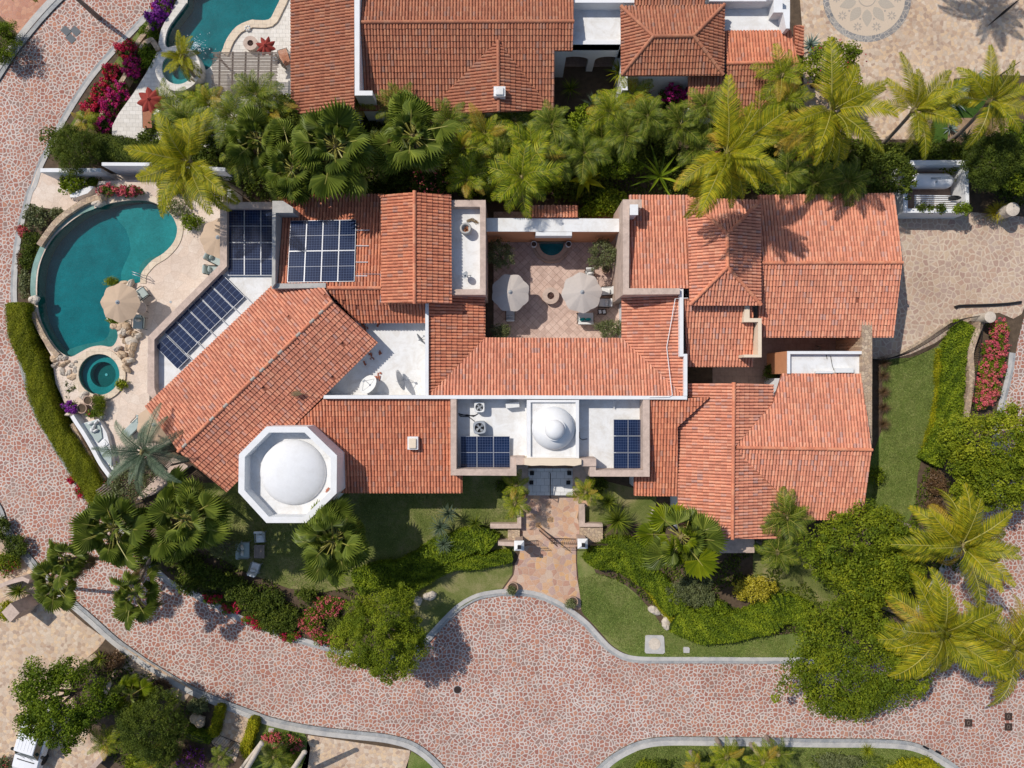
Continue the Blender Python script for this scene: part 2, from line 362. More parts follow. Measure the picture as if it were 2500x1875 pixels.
leafm('p_yel', [(.30, .22, .02), (.42, .30, .03), (.5, .34, .04), (.4, .22, .04)], .5, .3)
leafm('p_dead', [(.24, .17, .09), (.32, .23, .13), (.38, .28, .16), (.28, .18, .08)], .7, .15)
leafm('l_hedge', [(.10, .12, .006), (.17, .19, .008), (.25, .26, .012), (.34, .33, .025)], .6, .28, .15)
leafm('agave', [(.10, .16, .14), (.15, .21, .18), (.2, .26, .22), (.26, .31, .26)], .5, .1)
leafm('rib', [(.30, .28, .06), (.38, .34, .08), (.42, .36, .10), (.34, .28, .07)], .5, .1)
# ================================================================ THE SETTING
from mathutils.geometry import tessellate_polygon
def structure(o): o['kind'] = 'structure'; return o
def slab(name, pts, z1, mat, z0=0.0, holes=(), parent=None, label=None):
    """a flat area with real thickness, with holes where basins are sunk"""
    mb = MB(); loops = [[Vector((p.x, p.y, 0)) for p in pts]]+[[Vector((p.x, p.y, 0)) for p in h] for h in holes]
    flat = [p for l in loops for p in l]
    vs = [(p.x, p.y, z1) for p in flat]; fs = []
    for t in tessellate_polygon(loops):
        a, b, c = (flat[i] for i in t)
        fs.append(list(t) if (b-a).cross(c-a).z > 0 else list(t)[::-1])
    mb.mesh(vs, fs)
    for l in loops:
        for i in range(len(l)):
            a, b = l[i], l[(i+1) % len(l)]; mb.face([(a.x, a.y, z0), (b.x, b.y, z0), (b.x, b.y, z1), (a.x, a.y, z1)])
    o = mb.build(name, mat, parent)
    if parent is None: structure(o)
    return o
def strip(path, w, side=1):
    """the path and its copy set off sideways, as one closed outline"""
    n = len(path); off = []
    for i, p in enumerate(path):
        t = (path[min(i+1, n-1)]-path[max(i-1, 0)]); t.z = 0; t.normalize(); off.append(p+Vector((-t.y, t.x, 0))*w*side)
    return path+off[::-1]
g = MB(); g.prism([Vector((-220, -220, 0)), Vector((220, -220, 0)), Vector((220, 220, 0)), Vector((-220, 220, 0))], -1, -.03)
structure(g.build('ground', M['soil'], origin=(0, 0, 0)))
slab('road', [Vector((-60, -50, 0)), Vector((60, -50, 0)), Vector((60, 50, 0)), Vector((-60, 50, 0))], 0, M['road'], -.03)
LZ = .10
kin = PL('A1', [(1400, -90), (1335, 0), (1100, 250), (900, 460), (750, 640), (640, 800), (530, 980), (440, 1150), (360, 1310), (310, 1420), (270, 1550), ('B1', 235, 20), ('B1', 200, 150), ('B1', 157, 300), ('B1', 130, 450), ('B1', 112, 600), ('B1', 100, 750), ('B1', 98, 930), ('B1', 120, 1150), ('B1', 150, 1400), ('B1', 210, 1640),
   ('C1', 280, 250), ('C1', 345, 375), ('C1', 450, 560), ('C1', 560, 740), ('C1', 640, 850), ('C1', 740, 990), ('C1', 850, 1140), ('C1', 1000, 1300), ('C1', 1200, 1500), ('D1', 1400, 100), ('D1', 1600, 200), ('D1', 1770, 285), ('D1', 1950, 385), ('D1', 2160, 480), ('D2', 110, 505), ('D2', 280, 570), ('D2', 460, 625), ('D2', 730, 700),
   ('D2', 1000, 760), ('D2', 1220, 745), ('D2', 1380, 690), ('D2', 1500, 570), ('D2', 1640, 420), ('D2', 1760, 310), ('D2', 1900, 235), ('D2', 2060, 205), ('D3', 0, 202), ('D3', 130, 205), ('D3', 260, 230), ('D3', 400, 290), ('D3', 520, 365), ('D3', 640, 460), ('D3', 740, 570), ('D3', 840, 670), ('D3', 960, 740), ('D3', 1100, 768), ('D3', 1320, 772), ('D3', 1700, 772), ('D3', 2212, 775),
   ('D4', 500, 770), ('D4', 900, 720), ('D4', 1150, 620), ('C4', 1600, 1500), ('C4', 1850, 1150), ('C4', 1960, 700), ('C4', 2020, 300), ('C4', 2110, -60), ('B4', 2150, 1300), ('B4', 2240, 950)])
kins = smooth(kin, 3)
lot = kins+[P('B4', 2600, 850), P('A4', 2700, -400), P('A1', 1500, -400)]
slab('garden_soil', lot, LZ, M['soil'], -.01)
def kerb(path, side, w=.50):
    n = len(path); mid = strip(path, w*.42, side)[n:][::-1]; o = MB(); o.prism(strip(mid, w*.58, side), 0, LZ+.05); structure(o.build('kerb', M['kerb']))
    o = MB(); o.prism(strip(path, w*.425, side), -.02, LZ+.012); structure(o.build('gutter', M['gutter']))
M['gutter'] = plain('stained gutter', (.33, .33, .32), .85, .3, 1.2, bump=.3, dirt=((.14, .16, .19), .8))
M['kerb'] = plain('kerb concrete', (.46, .44, .41), .85, .12, 2, bump=.3, dirt=((.20, .21, .23), .6))
kerb(kins[:-4], 1)
# lots across the road
k2 = smooth(PL('A1', [(700, -140), (545, 0), (400, 150), (240, 340), (100, 530), (-120, 880)]), 4)
slab('garden_soil', k2+[P('A1', -900, 500), P('A1', -300, -600)], LZ, M['soil'], -.01); kerb(k2, -1, .8)
slab('driveway', PL('A1', [(460, -140), (430, 60), (200, 330), (0, 130), (-200, -60)]), LZ+.02, M['pinkdrive'])
k3 = smooth(PL('C1', [(-90, 900), (20, 1060), (70, 1190), (150, 1330), (250, 1450), (345, 1560), ('D1', 590, 195), ('D1', 800, 380), ('D1', 1000, 560), ('D1', 1180, 690), ('D1', 1300, 770), ('D1', 1620, 960), ('D1', 1900, 1080), ('D2', 60, 1195), ('D2', 200, 1240), ('D2', 440, 1290), ('D2', 700, 1325), ('D2', 1000, 1355), ('D2', 1150, 1375), ('D2', 1330, 1425), ('D2', 1480, 1520), ('D2', 1620, 1665), ('D2', 1750, 1850)]), 3)
slab('garden_soil', k3+[P('D2', 1500, 2300), P('D1', -500, 2300), P('C1', -600, 1000)], LZ, M['soil'], -.01); kerb(k3, -1, .62)
k4 = smooth(PL('D3', [(560, 1850), (700, 1700), (850, 1560), (1000, 1470), (1150, 1415), (1350, 1392), (1800, 1395), (2212, 1400), ('D4', 500, 1408), ('D4', 900, 1410), ('D4', 1200, 1425), ('D4', 1380, 1475), ('D4', 1530, 1560), ('D4', 1680, 1665), ('D4', 1850, 1850)]), 3)
slab('lawn', k4+[P('D4', 1800, 2300), P('D3', 600, 2300)], LZ, M['lawn'], -.01); kerb(k4, -1, .62)
# surfaces of the main lots
slab('parking_court', PL('A4', [(300, -200), (2500, -200), (2500, 650), (2000, 640), (1610, 670), (1560, 900), (1440, 1000), (1410, 1100), (1380, 1150), (1310, 1180), (850, 1185), (500, 1170), (350, 900), (340, 300)]), LZ+.03, M['plaza'])
slab('driveway', PL('B4', [(1100, 180), (1760, 200), (2212, 240), (2600, 600), (2260, 880), (2190, 1060), (2120, 1100), (2000, 1050), (1850, 1065), (1650, 1175), (1450, 1310), (1250, 1400), (1050, 1450), (800, 1445), (800, 1200), (1100, 1200)], LZ), LZ+.03, M['drive'])
slab('entrance_path', smooth(PL('C3', [(110, 690), (690, 690), (690, 1050), (600, 1060), (605, 1240), (810, 1260), (810, 1365), (600, 1385), (572, 1430), (580, 1640), ('D3', 600, 150), ('D3', 615, 320), ('D3', 500, 285), ('D3', 400, 240), ('D3', 260, 205), ('D3', 130, 180), ('D3', 0, 175), ('D2', 2085, 175), ('D2', 2190, 30), (60, 1540), (100, 1450), (100, 1260), (110, 1100)]), 2, True), LZ+.035, M['flag'])
slab('courtyard_floor', PL('B3', [(-120, 200), (980, 200), (980, 1300), (-120, 1300)]), LZ+.03, M['diamond'])
slab('patio_floor', PL('B4', [(-420, 1230), (840, 1230), (840, 1659), (-420, 1659)]), LZ+.03, M['patio'])
slab('lawn', PL('C1', [(1600, 860), (2212, 850), ('C2', 1000, 850), ('C2', 2212, 780), ('C3', 60, 800), ('C3', 95, 1250), ('C2', 2212, 1400), ('C3', 40, 1520), ('D2', 2180, 20), ('D2', 2080, 160), ('D2', 1980, 185), ('D2', 1860, 230), ('D2', 1740, 300), ('D2', 1620, 400), ('D2', 1480, 550), ('D2', 1360, 640), ('D2', 1250, 400), ('D2', 850, 120), ('D2', 600, 170), ('D2', 300, 140), ('C1', 2050, 1600), ('C1', 1800, 1450), ('C1', 1400, 1250), ('C1', 1300, 1000)]), LZ+.03, M['lawn2'])
slab('lawn', smooth(PL('C3', [(585, 1430), (690, 1430), ('D3', 740, 10), ('D3', 900, 60), ('D3', 1040, 150), ('D3', 1130, 240), ('D3', 1230, 350), ('D3', 1320, 470), ('D3', 1600, 560), ('D3', 2000, 560), ('D4', 600, 500), ('D4', 600, 700), ('D4', 200, 735), ('D3', 1900, 728), ('D3', 1330, 725), ('D3', 1120, 722), ('D3', 1000, 690), ('D3', 880, 620), ('D3', 790, 520), ('D3', 690, 410), ('D3', 622, 330), ('D3', 605, 150)]), 3, True), LZ+.03, M['lawn'])
slab('lawn', PL('C4', [(-80, 1350), (640, 1350), (640, 1900), (-80, 1850)]), LZ+.025, M['lawn2'])
slab('lawn', PL('C3', [(650, 800), (1250, 950), (1240, 1200), (650, 1200)]), LZ+.03, M['lawn2'])
slab('lawn', smooth(PL('B4', [(1010, 1450), (1250, 1430), (1480, 1330), (1530, 1250), (1500, 1500), ('C4', 1480, 0), ('C4', 1460, 200), ('C4', 1390, 520), ('C4', 1310, 750), ('C4', 1300, 900), ('C4', 1230, 1180), ('C4', 880, 1180), ('C4', 900, 700), ('C4', 1010, 400), ('C4', 1010, 0)]), 2, True), LZ+.03, M['lawn'])
slab('verge', strip(smooth(PL('A1', [(1270, 140), (1000, 500), (800, 760), (640, 1000), (500, 1210)]), 4), 1.3, 1), LZ+.04, M['lawn'])
slab('parking_court', smooth(PL('C1', [(-300, 1500), (-60, 1300), (230, 1480), ('D1', 560, 300), ('D1', 850, 530), ('D1', 900, 560), ('D1', 820, 660), ('D1', 600, 900), ('D1', 700, 1300), ('D1', 900, 1500), ('D1', 500, 1800), ('D1', -300, 1800)]), 2, True), LZ+.02, M['plaza'])
slab('entrance_path', PL('D1', [(1900, 1120), (2130, 1200), (1990, 1600), (1800, 1450), (1780, 1400)]), LZ+.03, M['plaza'])
slab('entrance_path', PL('D1', [(1000, 600), (1640, 990), (1560, 1100), (1000, 800), (860, 1200), (760, 1240), (960, 850)]), LZ+.03, M['plaza'])
slab('driveway', PL('D2', [(460, 1375), (1320, 1505), (1260, 1900), (300, 1900), (440, 1560)]), LZ+.03, M['plaza'])
slab('lawn', PL('D2', [(10, 1240), (430, 1350), (480, 1480), (460, 1640), (400, 1900), (-100, 1900)]), LZ+.03, M['lawn'])
slab('lawn', PL('D2', [(1330, 1510), (1460, 1590), (1700, 1900), (1200, 1900)]), LZ+.03, M['lawn'])
slab('walkway', PL('A1', [(330, 1420), (1300, 1500), (1300, 1700), ('B1', 800, 20), ('B1', 560, 190), ('B1', 240, 150), (250, 1640)]), LZ+.03, M['travertine'])
slab('gravel_bed', PL('A4', [(1530, 950), (2050, 950), (2100, 1150), (1900, 1250), (1560, 1200)]), LZ+.03, plain('tan gravel', (.30, .20, .12), .95, .35, 5, bump=.6))
slab('lawn', PL('A4', [(1440, 1000), (1560, 900), (1620, 680), (2000, 650), (2100, 1000), (1560, 1000), (1560, 1200), (1300, 1230), (1320, 1195), (1420, 1130)]), LZ+.04, M['gcover'])
# stone medallion set in the court
md = thing('floor_medallion', 'round pebble mosaic medallion with dark slate ring, petals and flowers set into the beige court', 'mosaic', P('A4', 880, -10, LZ+.034))
c0 = P('A4', 880, -10, 0); Rm = 372*K/FP*H
def disc(mb, c, r0, r1, z0, z1, n=64):
    pts = [Vector((c.x+r1*math.cos(2*PI*k/n), c.y+r1*math.sin(2*PI*k/n), 0)) for k in range(n)]
    if r0 <= 0: mb.prism(pts, z0, z1); return
    q = [Vector((c.x+r0*math.cos(2*PI*k/n), c.y+r0*math.sin(2*PI*k/n), 0)) for k in range(n)]
    for k in range(n):
        j = (k+1) % n; mb.prism([pts[k], pts[j], q[j], q[k]], z0, z1)
z = LZ+.034; m = MB(); disc(m, c0, 0, Rm*.86, z-.02, z); m.build('pebble_field', plain('pebble mosaic', (.56, .45, .34), .9, .12, 14, bump=.6), md)
m = MB(); disc(m, c0, Rm*.861, Rm*.865, z-.02, z+.004); disc(m, c0, Rm*.865, Rm, z-.02, z+.002, 72); m.build('slate_ring', M['slate'], md)
def petal(mb, c, a, r0, r1, w, z):
    pts = []; d = Vector((math.cos(a), math.sin(a), 0)); q = Vector((-d.y, d.x, 0))
    for k in range(13):
        t = k/12; pts.append(c+d*(r0+(r1-r0)*t)+q*w*math.sin(PI*t**.8))
    for k in range(11, 0, -1):
        t = k/12; pts.append(c+d*(r0+(r1-r0)*t)-q*w*math.sin(PI*t**.8))
    mb.prism(pts, z-.01, z)
m = MB()
for k in range(10): petal(m, c0, PI/2+2*PI*k/10, Rm*.26, Rm*.66, Rm*.11, z+.006)
m.build('petal', plain('grey pebbles', (.42, .36, .29), .9, .2, 14, bump=.5), md)
m = MB()
for k in range(10):
    a = PI/2+2*PI*(k+.5)/10; cc = c0+Vector((math.cos(a), math.sin(a), 0))*Rm*.69
    for j in range(8): petal(m, cc, 2*PI*j/8, Rm*.03, Rm*.11, Rm*.018, z+.006)
    disc(m, c0+Vector((math.cos(a), math.sin(a), 0))*Rm*.5, 0, Rm*.025, z-.01, z+.006, 10)
m.build('flower', plain('dark pebbles', (.36, .31, .26), .9, .2, 14), md)
m = MB(); disc(m, c0, Rm*.18, Rm*.2, z-.01, z+.007, 48); m.build('inner_ring', plain('dark pebbles', (.3, .3, .3)), md)
# ---------------------------------------------------------------- pool terraces (raised) with sunken basins
DZ = 1.1
poolw = smooth(PL('B1', [(1170, 100), (1000, 115), (870, 145), (700, 210), (540, 325), (430, 440), (365, 560), (325, 690), (312, 850), (318, 1000), (345, 1120), (400, 1235), (470, 1340), (530, 1395), (600, 1420), (680, 1380), (760, 1340), (850, 1325), (940, 1335), (985, 1280), (990, 1210), (930, 1140), (890, 1080), (880, 1000), (890, 900), (940, 830), (1010, 800), (1120, 800), (1182, 790), (1188, 730), (1215, 680), (1285, 605), (1380, 545), (1460, 460), (1493, 370), (1482, 290), (1420, 195), (1300, 122)], DZ), 3, True)
deckp = PL('B1', [('A1', 810, 1640), ('A1', 830, 1530), ('A1', 1250, 1510), ('A1', 1880, 1560), (1880, 640), (1260, 1260), ('C1', 1260, 190), ('C1', 1440, 520), ('C1', 1290, 570), ('C1', 1150, 630), ('C1', 900, 800), ('C1', 860, 730), ('C1', 700, 450), ('C1', 560, 220), ('C1', 470, 20), (435, 1420), (370, 1300), (295, 1130), (262, 960), (262, 800), (285, 640), (350, 500), (500, 265), (640, 120)], DZ)
spac = P('B1', 843, 1570, DZ); spr = 175*K/FP*(H-DZ)
def circ(c, r, n=40, z=0): return [Vector((c.x+r*math.cos(2*PI*k/n), c.y+r*math.sin(2*PI*k/n), z)) for k in range(n)]
slab('pool_terrace', deckp, DZ, M['travertine'], 0, [poolw, circ(spac, spr)])
def basin(root, outline, ztop, depth, mwall, mfloor, parts=True):
    m = MB(); n = len(outline)
    for i in range(n):
        a, b = outline[i], outline[(i+1) % n]; m.face([(a.x, a.y, ztop-depth), (b.x, b.y, ztop-depth), (b.x, b.y, ztop-.005), (a.x, a.y, ztop-.005)])
    fl = [(p.x, p.y, ztop-depth) for p in outline]; m.face(fl)
    m.build('basin', mwall, root)
    w = MB(); w.face([(p.x, p.y, ztop-.1) for p in outline]); w.build('water', M['water'], root)
pool = thing('swimming_pool', 'large teal kidney shaped swimming pool with curved infinity edge on the cream terrace', 'pool', tuple(P('B1', 800, 700, DZ)))
basin(pool, poolw, DZ, .98, M['plaster'], M['plaster'])
def shelf(pts, z0, z1, mat, name='shelf', root=None):
    m = MB(); m.prism(pts, z0, z1); m.build(name, mat, root or pool)
shelf(smooth(PL('B1', [(1180, 108), (1300, 130), (1415, 205), (1475, 295), (1485, 370), (1450, 455), (1375, 538), (1280, 598), (1205, 675), (1178, 735), (1172, 780), (1110, 785), (980, 760), (1000, 640), (1060, 500), (1020, 330), (930, 220), (1000, 150)], DZ), 2, True), .13, .42, M['plaster2'])
shelf(smooth(PL('B1', [(1300, 600), (1215, 680), (1180, 740), (1140, 730), (1150, 650), (1200, 590), (1290, 560)], DZ), 2, True), .43, .62, M['plaster3'])
shelf(smooth(PL('B1', [(980, 1290), (935, 1330), (850, 1328), (760, 1345), (680, 1388), (600, 1415), (545, 1395), (560, 1355), (700, 1310), (850, 1280), (900, 1200), (890, 1100), (925, 1140), (985, 1215)], DZ), 2, True), .13, .72, M['plaster3'])
inner = smooth(PL('B1', [(800, 172), (640, 238), (500, 345), (400, 470), (335, 610), (308, 720), (300, 850), (305, 905)], DZ), 3)
m = MB(); m.prism(strip(inner, .38, -1), DZ+.004, DZ+.012); m.build('infinity_edge', M['plaster3'], pool)
m = MB(); m.prism(strip(smooth(PL('B1', [(860, 115), (770, 130), (640, 205), (500, 320), (370, 500)], DZ), 3), .42, -1), DZ+.004, DZ+.30); m.build('stone_rim', M['rubble'], pool)
m = MB(); m.prism(strip(smooth(PL('B1', [(305, 1040), (345, 1130), (400, 1240), (470, 1345), (520, 1395)], DZ), 3), .38, -1), DZ+.004, DZ+.22); m.build('stone_rim', M['rubble'], pool)
cop = smooth(PL('B1', [(870, 142), (1000, 112), (1170, 97), (1300, 119), (1422, 192), (1485, 288), (1496, 370), (1463, 462), (1382, 549), (1288, 608), (1217, 684), (1191, 732), (1185, 800)], DZ), 4)
m = MB(); m.prism(strip(cop, .42, 1), DZ-.05, DZ+.05); m.build('coping', M['coping'], pool)
m = MB(); q = P('B1', 1210, 720, DZ)
for dy in (0, .5):
    a = P('B1', 1155, 712, DZ)+Vector((0, -dy*.35, 0)); b = P('B1', 1250, 745, DZ)+Vector((0, -dy*.35, 0))
    m.tube([a+Vector((0, 0, -.5)), a+Vector((0, 0, .65)), a+(b-a)*.2+Vector((0, 0, .85)), b+Vector((0, 0, .75)), b+Vector((.1, 0, 0))], .022, 8)
m.build('handrail', M['alu'], pool)
spa = thing('spa_pool', 'round teal spa with stone rim and inner bench beside the kidney shaped pool', 'spa', tuple(spac))
basin(spa, circ(spac, spr), DZ+.1, .95, M['plasterdk'], M['plaster'])
m = MB()
for k in range(40):
    a, b = 2*PI*k/40, 2*PI*(k+1)/40; f = lambda r, t: Vector((spac.x+r*math.cos(t), spac.y+r*math.sin(t), 0))
    m.prism([f(spr-.02, a), f(spr-.02, b), f(spr+.42, b), f(spr+.42, a)], DZ-.1, DZ+.12)
m.build('coping', M['coping'], spa)
m = MB()
for k in range(40):
    a, b = 2*PI*k/40, 2*PI*(k+1)/40
    m.prism([f(spr*.62, a), f(spr*.62, b), f(spr-.03, b), f(spr-.03, a)], DZ-.84, DZ-.38)
m.build('bench', M['plaster2'], spa)
m = MB(); disc(m, spac, 0, .1, DZ-.85, DZ-.8, 14); m.build('light', M['wcushion'], spa)
# neighbour's pool terrace
npool = smooth(PL('A1', [(1660, -120), (1580, 30), (1440, 220), (1402, 330), (1410, 400), (1500, 420), (1600, 480), (1700, 590), (1780, 560), (1870, 450), (1915, 340), (2000, 230), (2120, 175), ('A2', 20, 175), ('A2', 130, 170), ('A2', 180, 90), ('A2', 250, -60), ('A2', 270, -150)], DZ), 3, True)
ndeck = PL('A1', [(1560, -200), (1480, 20), (1360, 250), (1320, 450), (1230, 620), (1130, 780), (1000, 960), (948, 1060), (945, 1140), (1050, 1180), (1180, 1205), (1390, 1195), (1500, 1250), (2212, 1250), ('A2', 400, 900), ('A2', 400, -200)], DZ)
nsp = P('A1', 1500, 575, DZ); nsr = 135*K/FP*(H-DZ)
slab('pool_terrace', ndeck, DZ, M['wdeck'], 0, [npool])
np_ = thing('swimming_pool', 'teal neighbouring pool with angular pale coping, cut by the top edge of the picture', 'pool', tuple(P('A1', 1900, 150, DZ)))
basin(np_, npool, DZ, .98, M['plaster'], M['plaster'])
m = MB(); m.prism(strip(npool[3:14], .45, -1), DZ-.05, DZ+.12); m.build('coping', M['wdeck'], np_)
m = MB(); m.prism(strip(npool[27:52], .55, -1), DZ-.05, DZ+.12); m.build('coping', M['coping'], np_)
ns = thing('spa_pool', 'small round teal spa with wide pale rim, beside the angular neighbouring pool', 'spa', (nsp.x, nsp.y, DZ))
Z2 = DZ+.9; nspt = P('A1', 1500, 575, Z2); nsr2 = 135*K/FP*(H-Z2)
m = MB()
for k in range(40):
    a, b = 2*PI*k/40, 2*PI*(k+1)/40; f = lambda r, t: Vector((nspt.x+r*math.cos(t), nspt.y+r*math.sin(t), 0))
    m.prism([f(nsr2, a), f(nsr2, b), f(nsr2*1.42, b), f(nsr2*1.42, a)], DZ, Z2)
m.build('coping', M['wdeck'], ns)
m = MB(); m.prism(circ(nspt, nsr2*1.01), DZ+.01, DZ+.1); m.build('basin', M['plasterdk'], ns)
m = MB()
for k in range(20, 40):
    a, b = 2*PI*k/40-.6, 2*PI*(k+1)/40-.6; m.prism([f(nsr2*.55, a), f(nsr2*.55, b), f(nsr2*.99, b), f(nsr2*.99, a)], DZ+.1, DZ+.45)
m.build('bench', M['plaster2'], ns)
m = MB(); m.face([(p.x, p.y, Z2-.12) for p in circ(nspt, nsr2*1.005)]); m.build('water', M['water'], ns)
# ================================================================ ROOFS
CAM = Vector((0, 0, H))
class Plane:
    def __init__(s, c):
        a, b, d = [P(t, x, y, z) for (t, x, y, z) in c]; s.p = a; s.n = (b-a).cross(d-a).normalized()
        if s.n.z < 0: s.n = -s.n
    def at(s, t, x, y):
        q = S(t, x, y); d = Vector(((q[0]-1250)/FP, (937.5-q[1])/FP, -1)); k = s.n.dot(s.p-CAM)/s.n.dot(d); return CAM+d*k
    def z(s, x, y): return s.p.z-(s.n.x*(x-s.p.x)+s.n.y*(y-s.p.y))/s.n.z
def clip(poly, cl):
    for i in range(len(cl)):
        a, b = cl[i], cl[(i+1) % len(cl)]; ex, ey = b[0]-a[0], b[1]-a[1]; out = []
        if not poly: return poly
        dd = [ex*(p[1]-a[1])-ey*(p[0]-a[0]) for p in poly]
        for k in range(len(poly)):
            p, q = poly[k], poly[(k+1) % len(poly)]; dp, dq = dd[k], dd[(k+1) % len(poly)]
            if dp >= 0: out.append(p)
            if (dp >= 0) != (dq >= 0):
                t = dp/(dp-dq); out.append(tuple(p[j]+(q[j]-p[j])*t for j in range(3)))
        poly = out
    return poly
def inset(pts, d):
    A = sum(pts[i].x*pts[(i+1) % len(pts)].y-pts[(i+1) % len(pts)].x*pts[i].y for i in range(len(pts)))
    if A < 0: pts = pts[::-1]
    n = len(pts); L = []
    for i in range(n):
        a, b = pts[i], pts[(i+1) % n]; t = Vector((b.x-a.x, b.y-a.y)); t.normalize(); nn = Vector((-t.y, t.x)); L.append((Vector((a.x, a.y))+nn*d, t))
    out = []
    for i in range(n):
        (p, t), (q, s) = L[i-1], L[i]; cr = t.x*s.y-t.y*s.x
        if abs(cr) < 1e-3: out.append(Vector((q.x, q.y, 0))); continue
        w = q-p; k = (w.x*s.y-w.y*s.x)/cr; r = p+t*k; out.append(Vector((r.x, r.y, 0)))
    return out
RS = random.Random(5)
def roof(root, ctrl, t, polys, mat='tile', pitch=.215, course=.385, bodies=None, body=True, chips=0, name='tile_roof'):
    """barrel tiles laid in rows down the slope over a thin deck; every tile is its own small vault"""
    pl = Plane(ctrl); n = pl.n
    d = Vector((n.x, n.y, 0)); d = Vector((0, -1, 0)) if d.length < 1e-4 else d.normalized()
    d = (d-n*d.dot(n)).normalized(); u = n.cross(d).normalized()   # u across, d downhill; (u, d, ...) chosen so clip is ccw
    mb = MB(); slabm = MB(); sc = RS.uniform(0, 1)
    for poly in polys:
        pts = [pl.at(*(q if len(q) == 3 else (t, q[0], q[1]))) for q in poly]
        uv = [((p-pl.p).dot(u), (p-pl.p).dot(d)) for p in pts]
        A = sum(uv[i][0]*uv[(i+1) % len(uv)][1]-uv[(i+1) % len(uv)][0]*uv[i][1] for i in range(len(uv)))
        if A < 0: uv = uv[::-1]
        u0, u1 = min(a for a, b in uv), max(a for a, b in uv); v0, v1 = min(b for a, b in uv), max(b for a, b in uv)
        zt = [p.z for p in pts]; slabm_pts = [Vector((p.x, p.y, 0)) for p in pts]
        n_ = len(pts); Aw = sum(pts[i].x*pts[(i+1) % n_].y-pts[(i+1) % n_].x*pts[i].y for i in range(n_))
        if Aw < 0: slabm_pts = slabm_pts[::-1]; zt = zt[::-1]
        vs = [(p.x, p.y, zt[i]-.14) for i, p in enumerate(slabm_pts)]+[(p.x, p.y, zt[i]) for i, p in enumerate(slabm_pts)]
        slabm.mesh(vs, [list(range(n_, 2*n_)), list(range(n_-1, -1, -1))]+[[i, (i+1) % n_, n_+(i+1) % n_, n_+i] for i in range(n_)])
        if body and bodies is not None:
            ins = inset(pts, .32); bodies.prism(ins, 0, 1, ztop=[pl.z(p.x, p.y)-.16 for p in ins])
        def inside(a, b):
            return all((uv[(i+1) % len(uv)][0]-uv[i][0])*(b-uv[i][1])-(uv[(i+1) % len(uv)][1]-uv[i][1])*(a-uv[i][0]) >= 0 for i in range(len(uv)))
        ccw = sum(uv[i][0]*uv[(i+1) % len(uv)][1]-uv[(i+1) % len(uv)][0]*uv[i][1] for i in range(len(uv))) > 0
        for i in range(int(math.floor(u0/pitch))-1, int(math.ceil(u1/pitch))+1):
            cj = RS.uniform(-.012, .012)
            for j in range(int(math.floor(v0/course))-1, int(math.ceil(v1/course))+1):
                uc = (i+.5)*pitch+cj+RS.uniform(-.008, .008); a = j*course+RS.uniform(-.014, .014); b = a+course*1.04
                if uc+pitch < u0 or uc-pitch > u1 or b < v0 or a > v1: continue
                tw = RS.uniform(-.007, .007)*(1 if RS.random() > .015 else 4); a += 0 if RS.random() > .01 else .05; ra, rb = pitch*.385, pitch*.455
                h0, h1 = .0, .028+RS.uniform(0, .006)
                row = []
                for (uu, vv, rr, hh) in ((uc-tw, a, ra, h0), (uc+tw, b, rb, h1)):
                    row.append([(uu-rr*math.cos(PI*k/5), vv, hh+rr*.95*math.sin(PI*k/5)) for k in range(6)])
                fcs = [[row[0][k], row[1][k], row[1][k+1], row[0][k+1]] for k in range(5)]+[row[1][::-1]]
                corner = all(inside(x, y) for x, y in ((uc-rb, a), (uc+rb, a), (uc-rb, b), (uc+rb, b)))
                rnd = RS.random()
                if chips and RS.random() < chips: continue
                for fi, fc in enumerate(fcs):
                    if not corner: fc = clip(fc, uv)
                    if len(fc) < 3: continue
                    mb.face([pl.p+u*p[0]+d*p[1]+n*p[2] for p in fc], rnd, False)
    o = mb.build(name, M[mat], root)
    slabm.build('roof_deck', M['pan'], o)
    return pl
def ridge(root, a, b, r=.12, mat='tile', z=.06, name='ridge_cap', broken=0):
    mb = MB(); L = (b-a).length; n = max(1, int(L/.42)); d = (b-a).normalized(); s = d.cross(Vector((0, 0, 1))).normalized(); up = s.cross(d)
    for i in range(n):
        p, q = a+d*(L*i/n), a+d*(L*(i+1.06)/n); j = Vector((0, 0, z+RS.uniform(-.008, .008)))
        if broken and RS.random() < broken: continue
        rows = [[c+j+(s*math.cos(PI*k/6)+up*math.sin(PI*k/6))*rr+(-up*.08 if k in (0, 6) else Vector((0, 0, 0))) for k in range(7)] for c, rr in ((p, r*1.1), (q, r*.92))]
        rv = RS.uniform(.15, .9)
        for k in range(6): mb.face([rows[0][k], rows[0][k+1], rows[1][k+1], rows[1][k]], rv, True)
        mb.face(rows[0], rv)
    mb.build(name, M[mat], root)
    m = MB(); m.tube([a+Vector((0, 0, .02)), b+Vector((0, 0, .02))], r*.95, 6); return m.build('mortar', M['mortar'], root)
def wallp(root, t, pts, ztop, mat, name='parapet', z0=0, cap=None, capname='coping'):
    """a wall standing from z0 to ztop whose TOP outline is given"""
    m = MB(); w = PL(t, pts, ztop)
    if cap:
        m.prism(w, z0, ztop-.07); o = m.build(name, M[mat], root); c = MB(); c.prism([p+(p-sum(w, Vector((0, 0, 0)))/len(w))*0 for p in w], ztop-.068, ztop); c.build(capname, M[cap], o); return o
    m.prism(w, z0, ztop); return m.build(name, M[mat], root)
def R4(x0, y0, x1, y1): return [(x0, y0), (x1, y0), (x1, y1), (x0, y1)]
# ---------------------------------------------------------------- THE VILLA
VZ = thing('villa', 'large white walled villa with red barrel tile roofs, octagonal dome and courtyard at the centre', 'house', (0, 0, 0))
bod = MB()
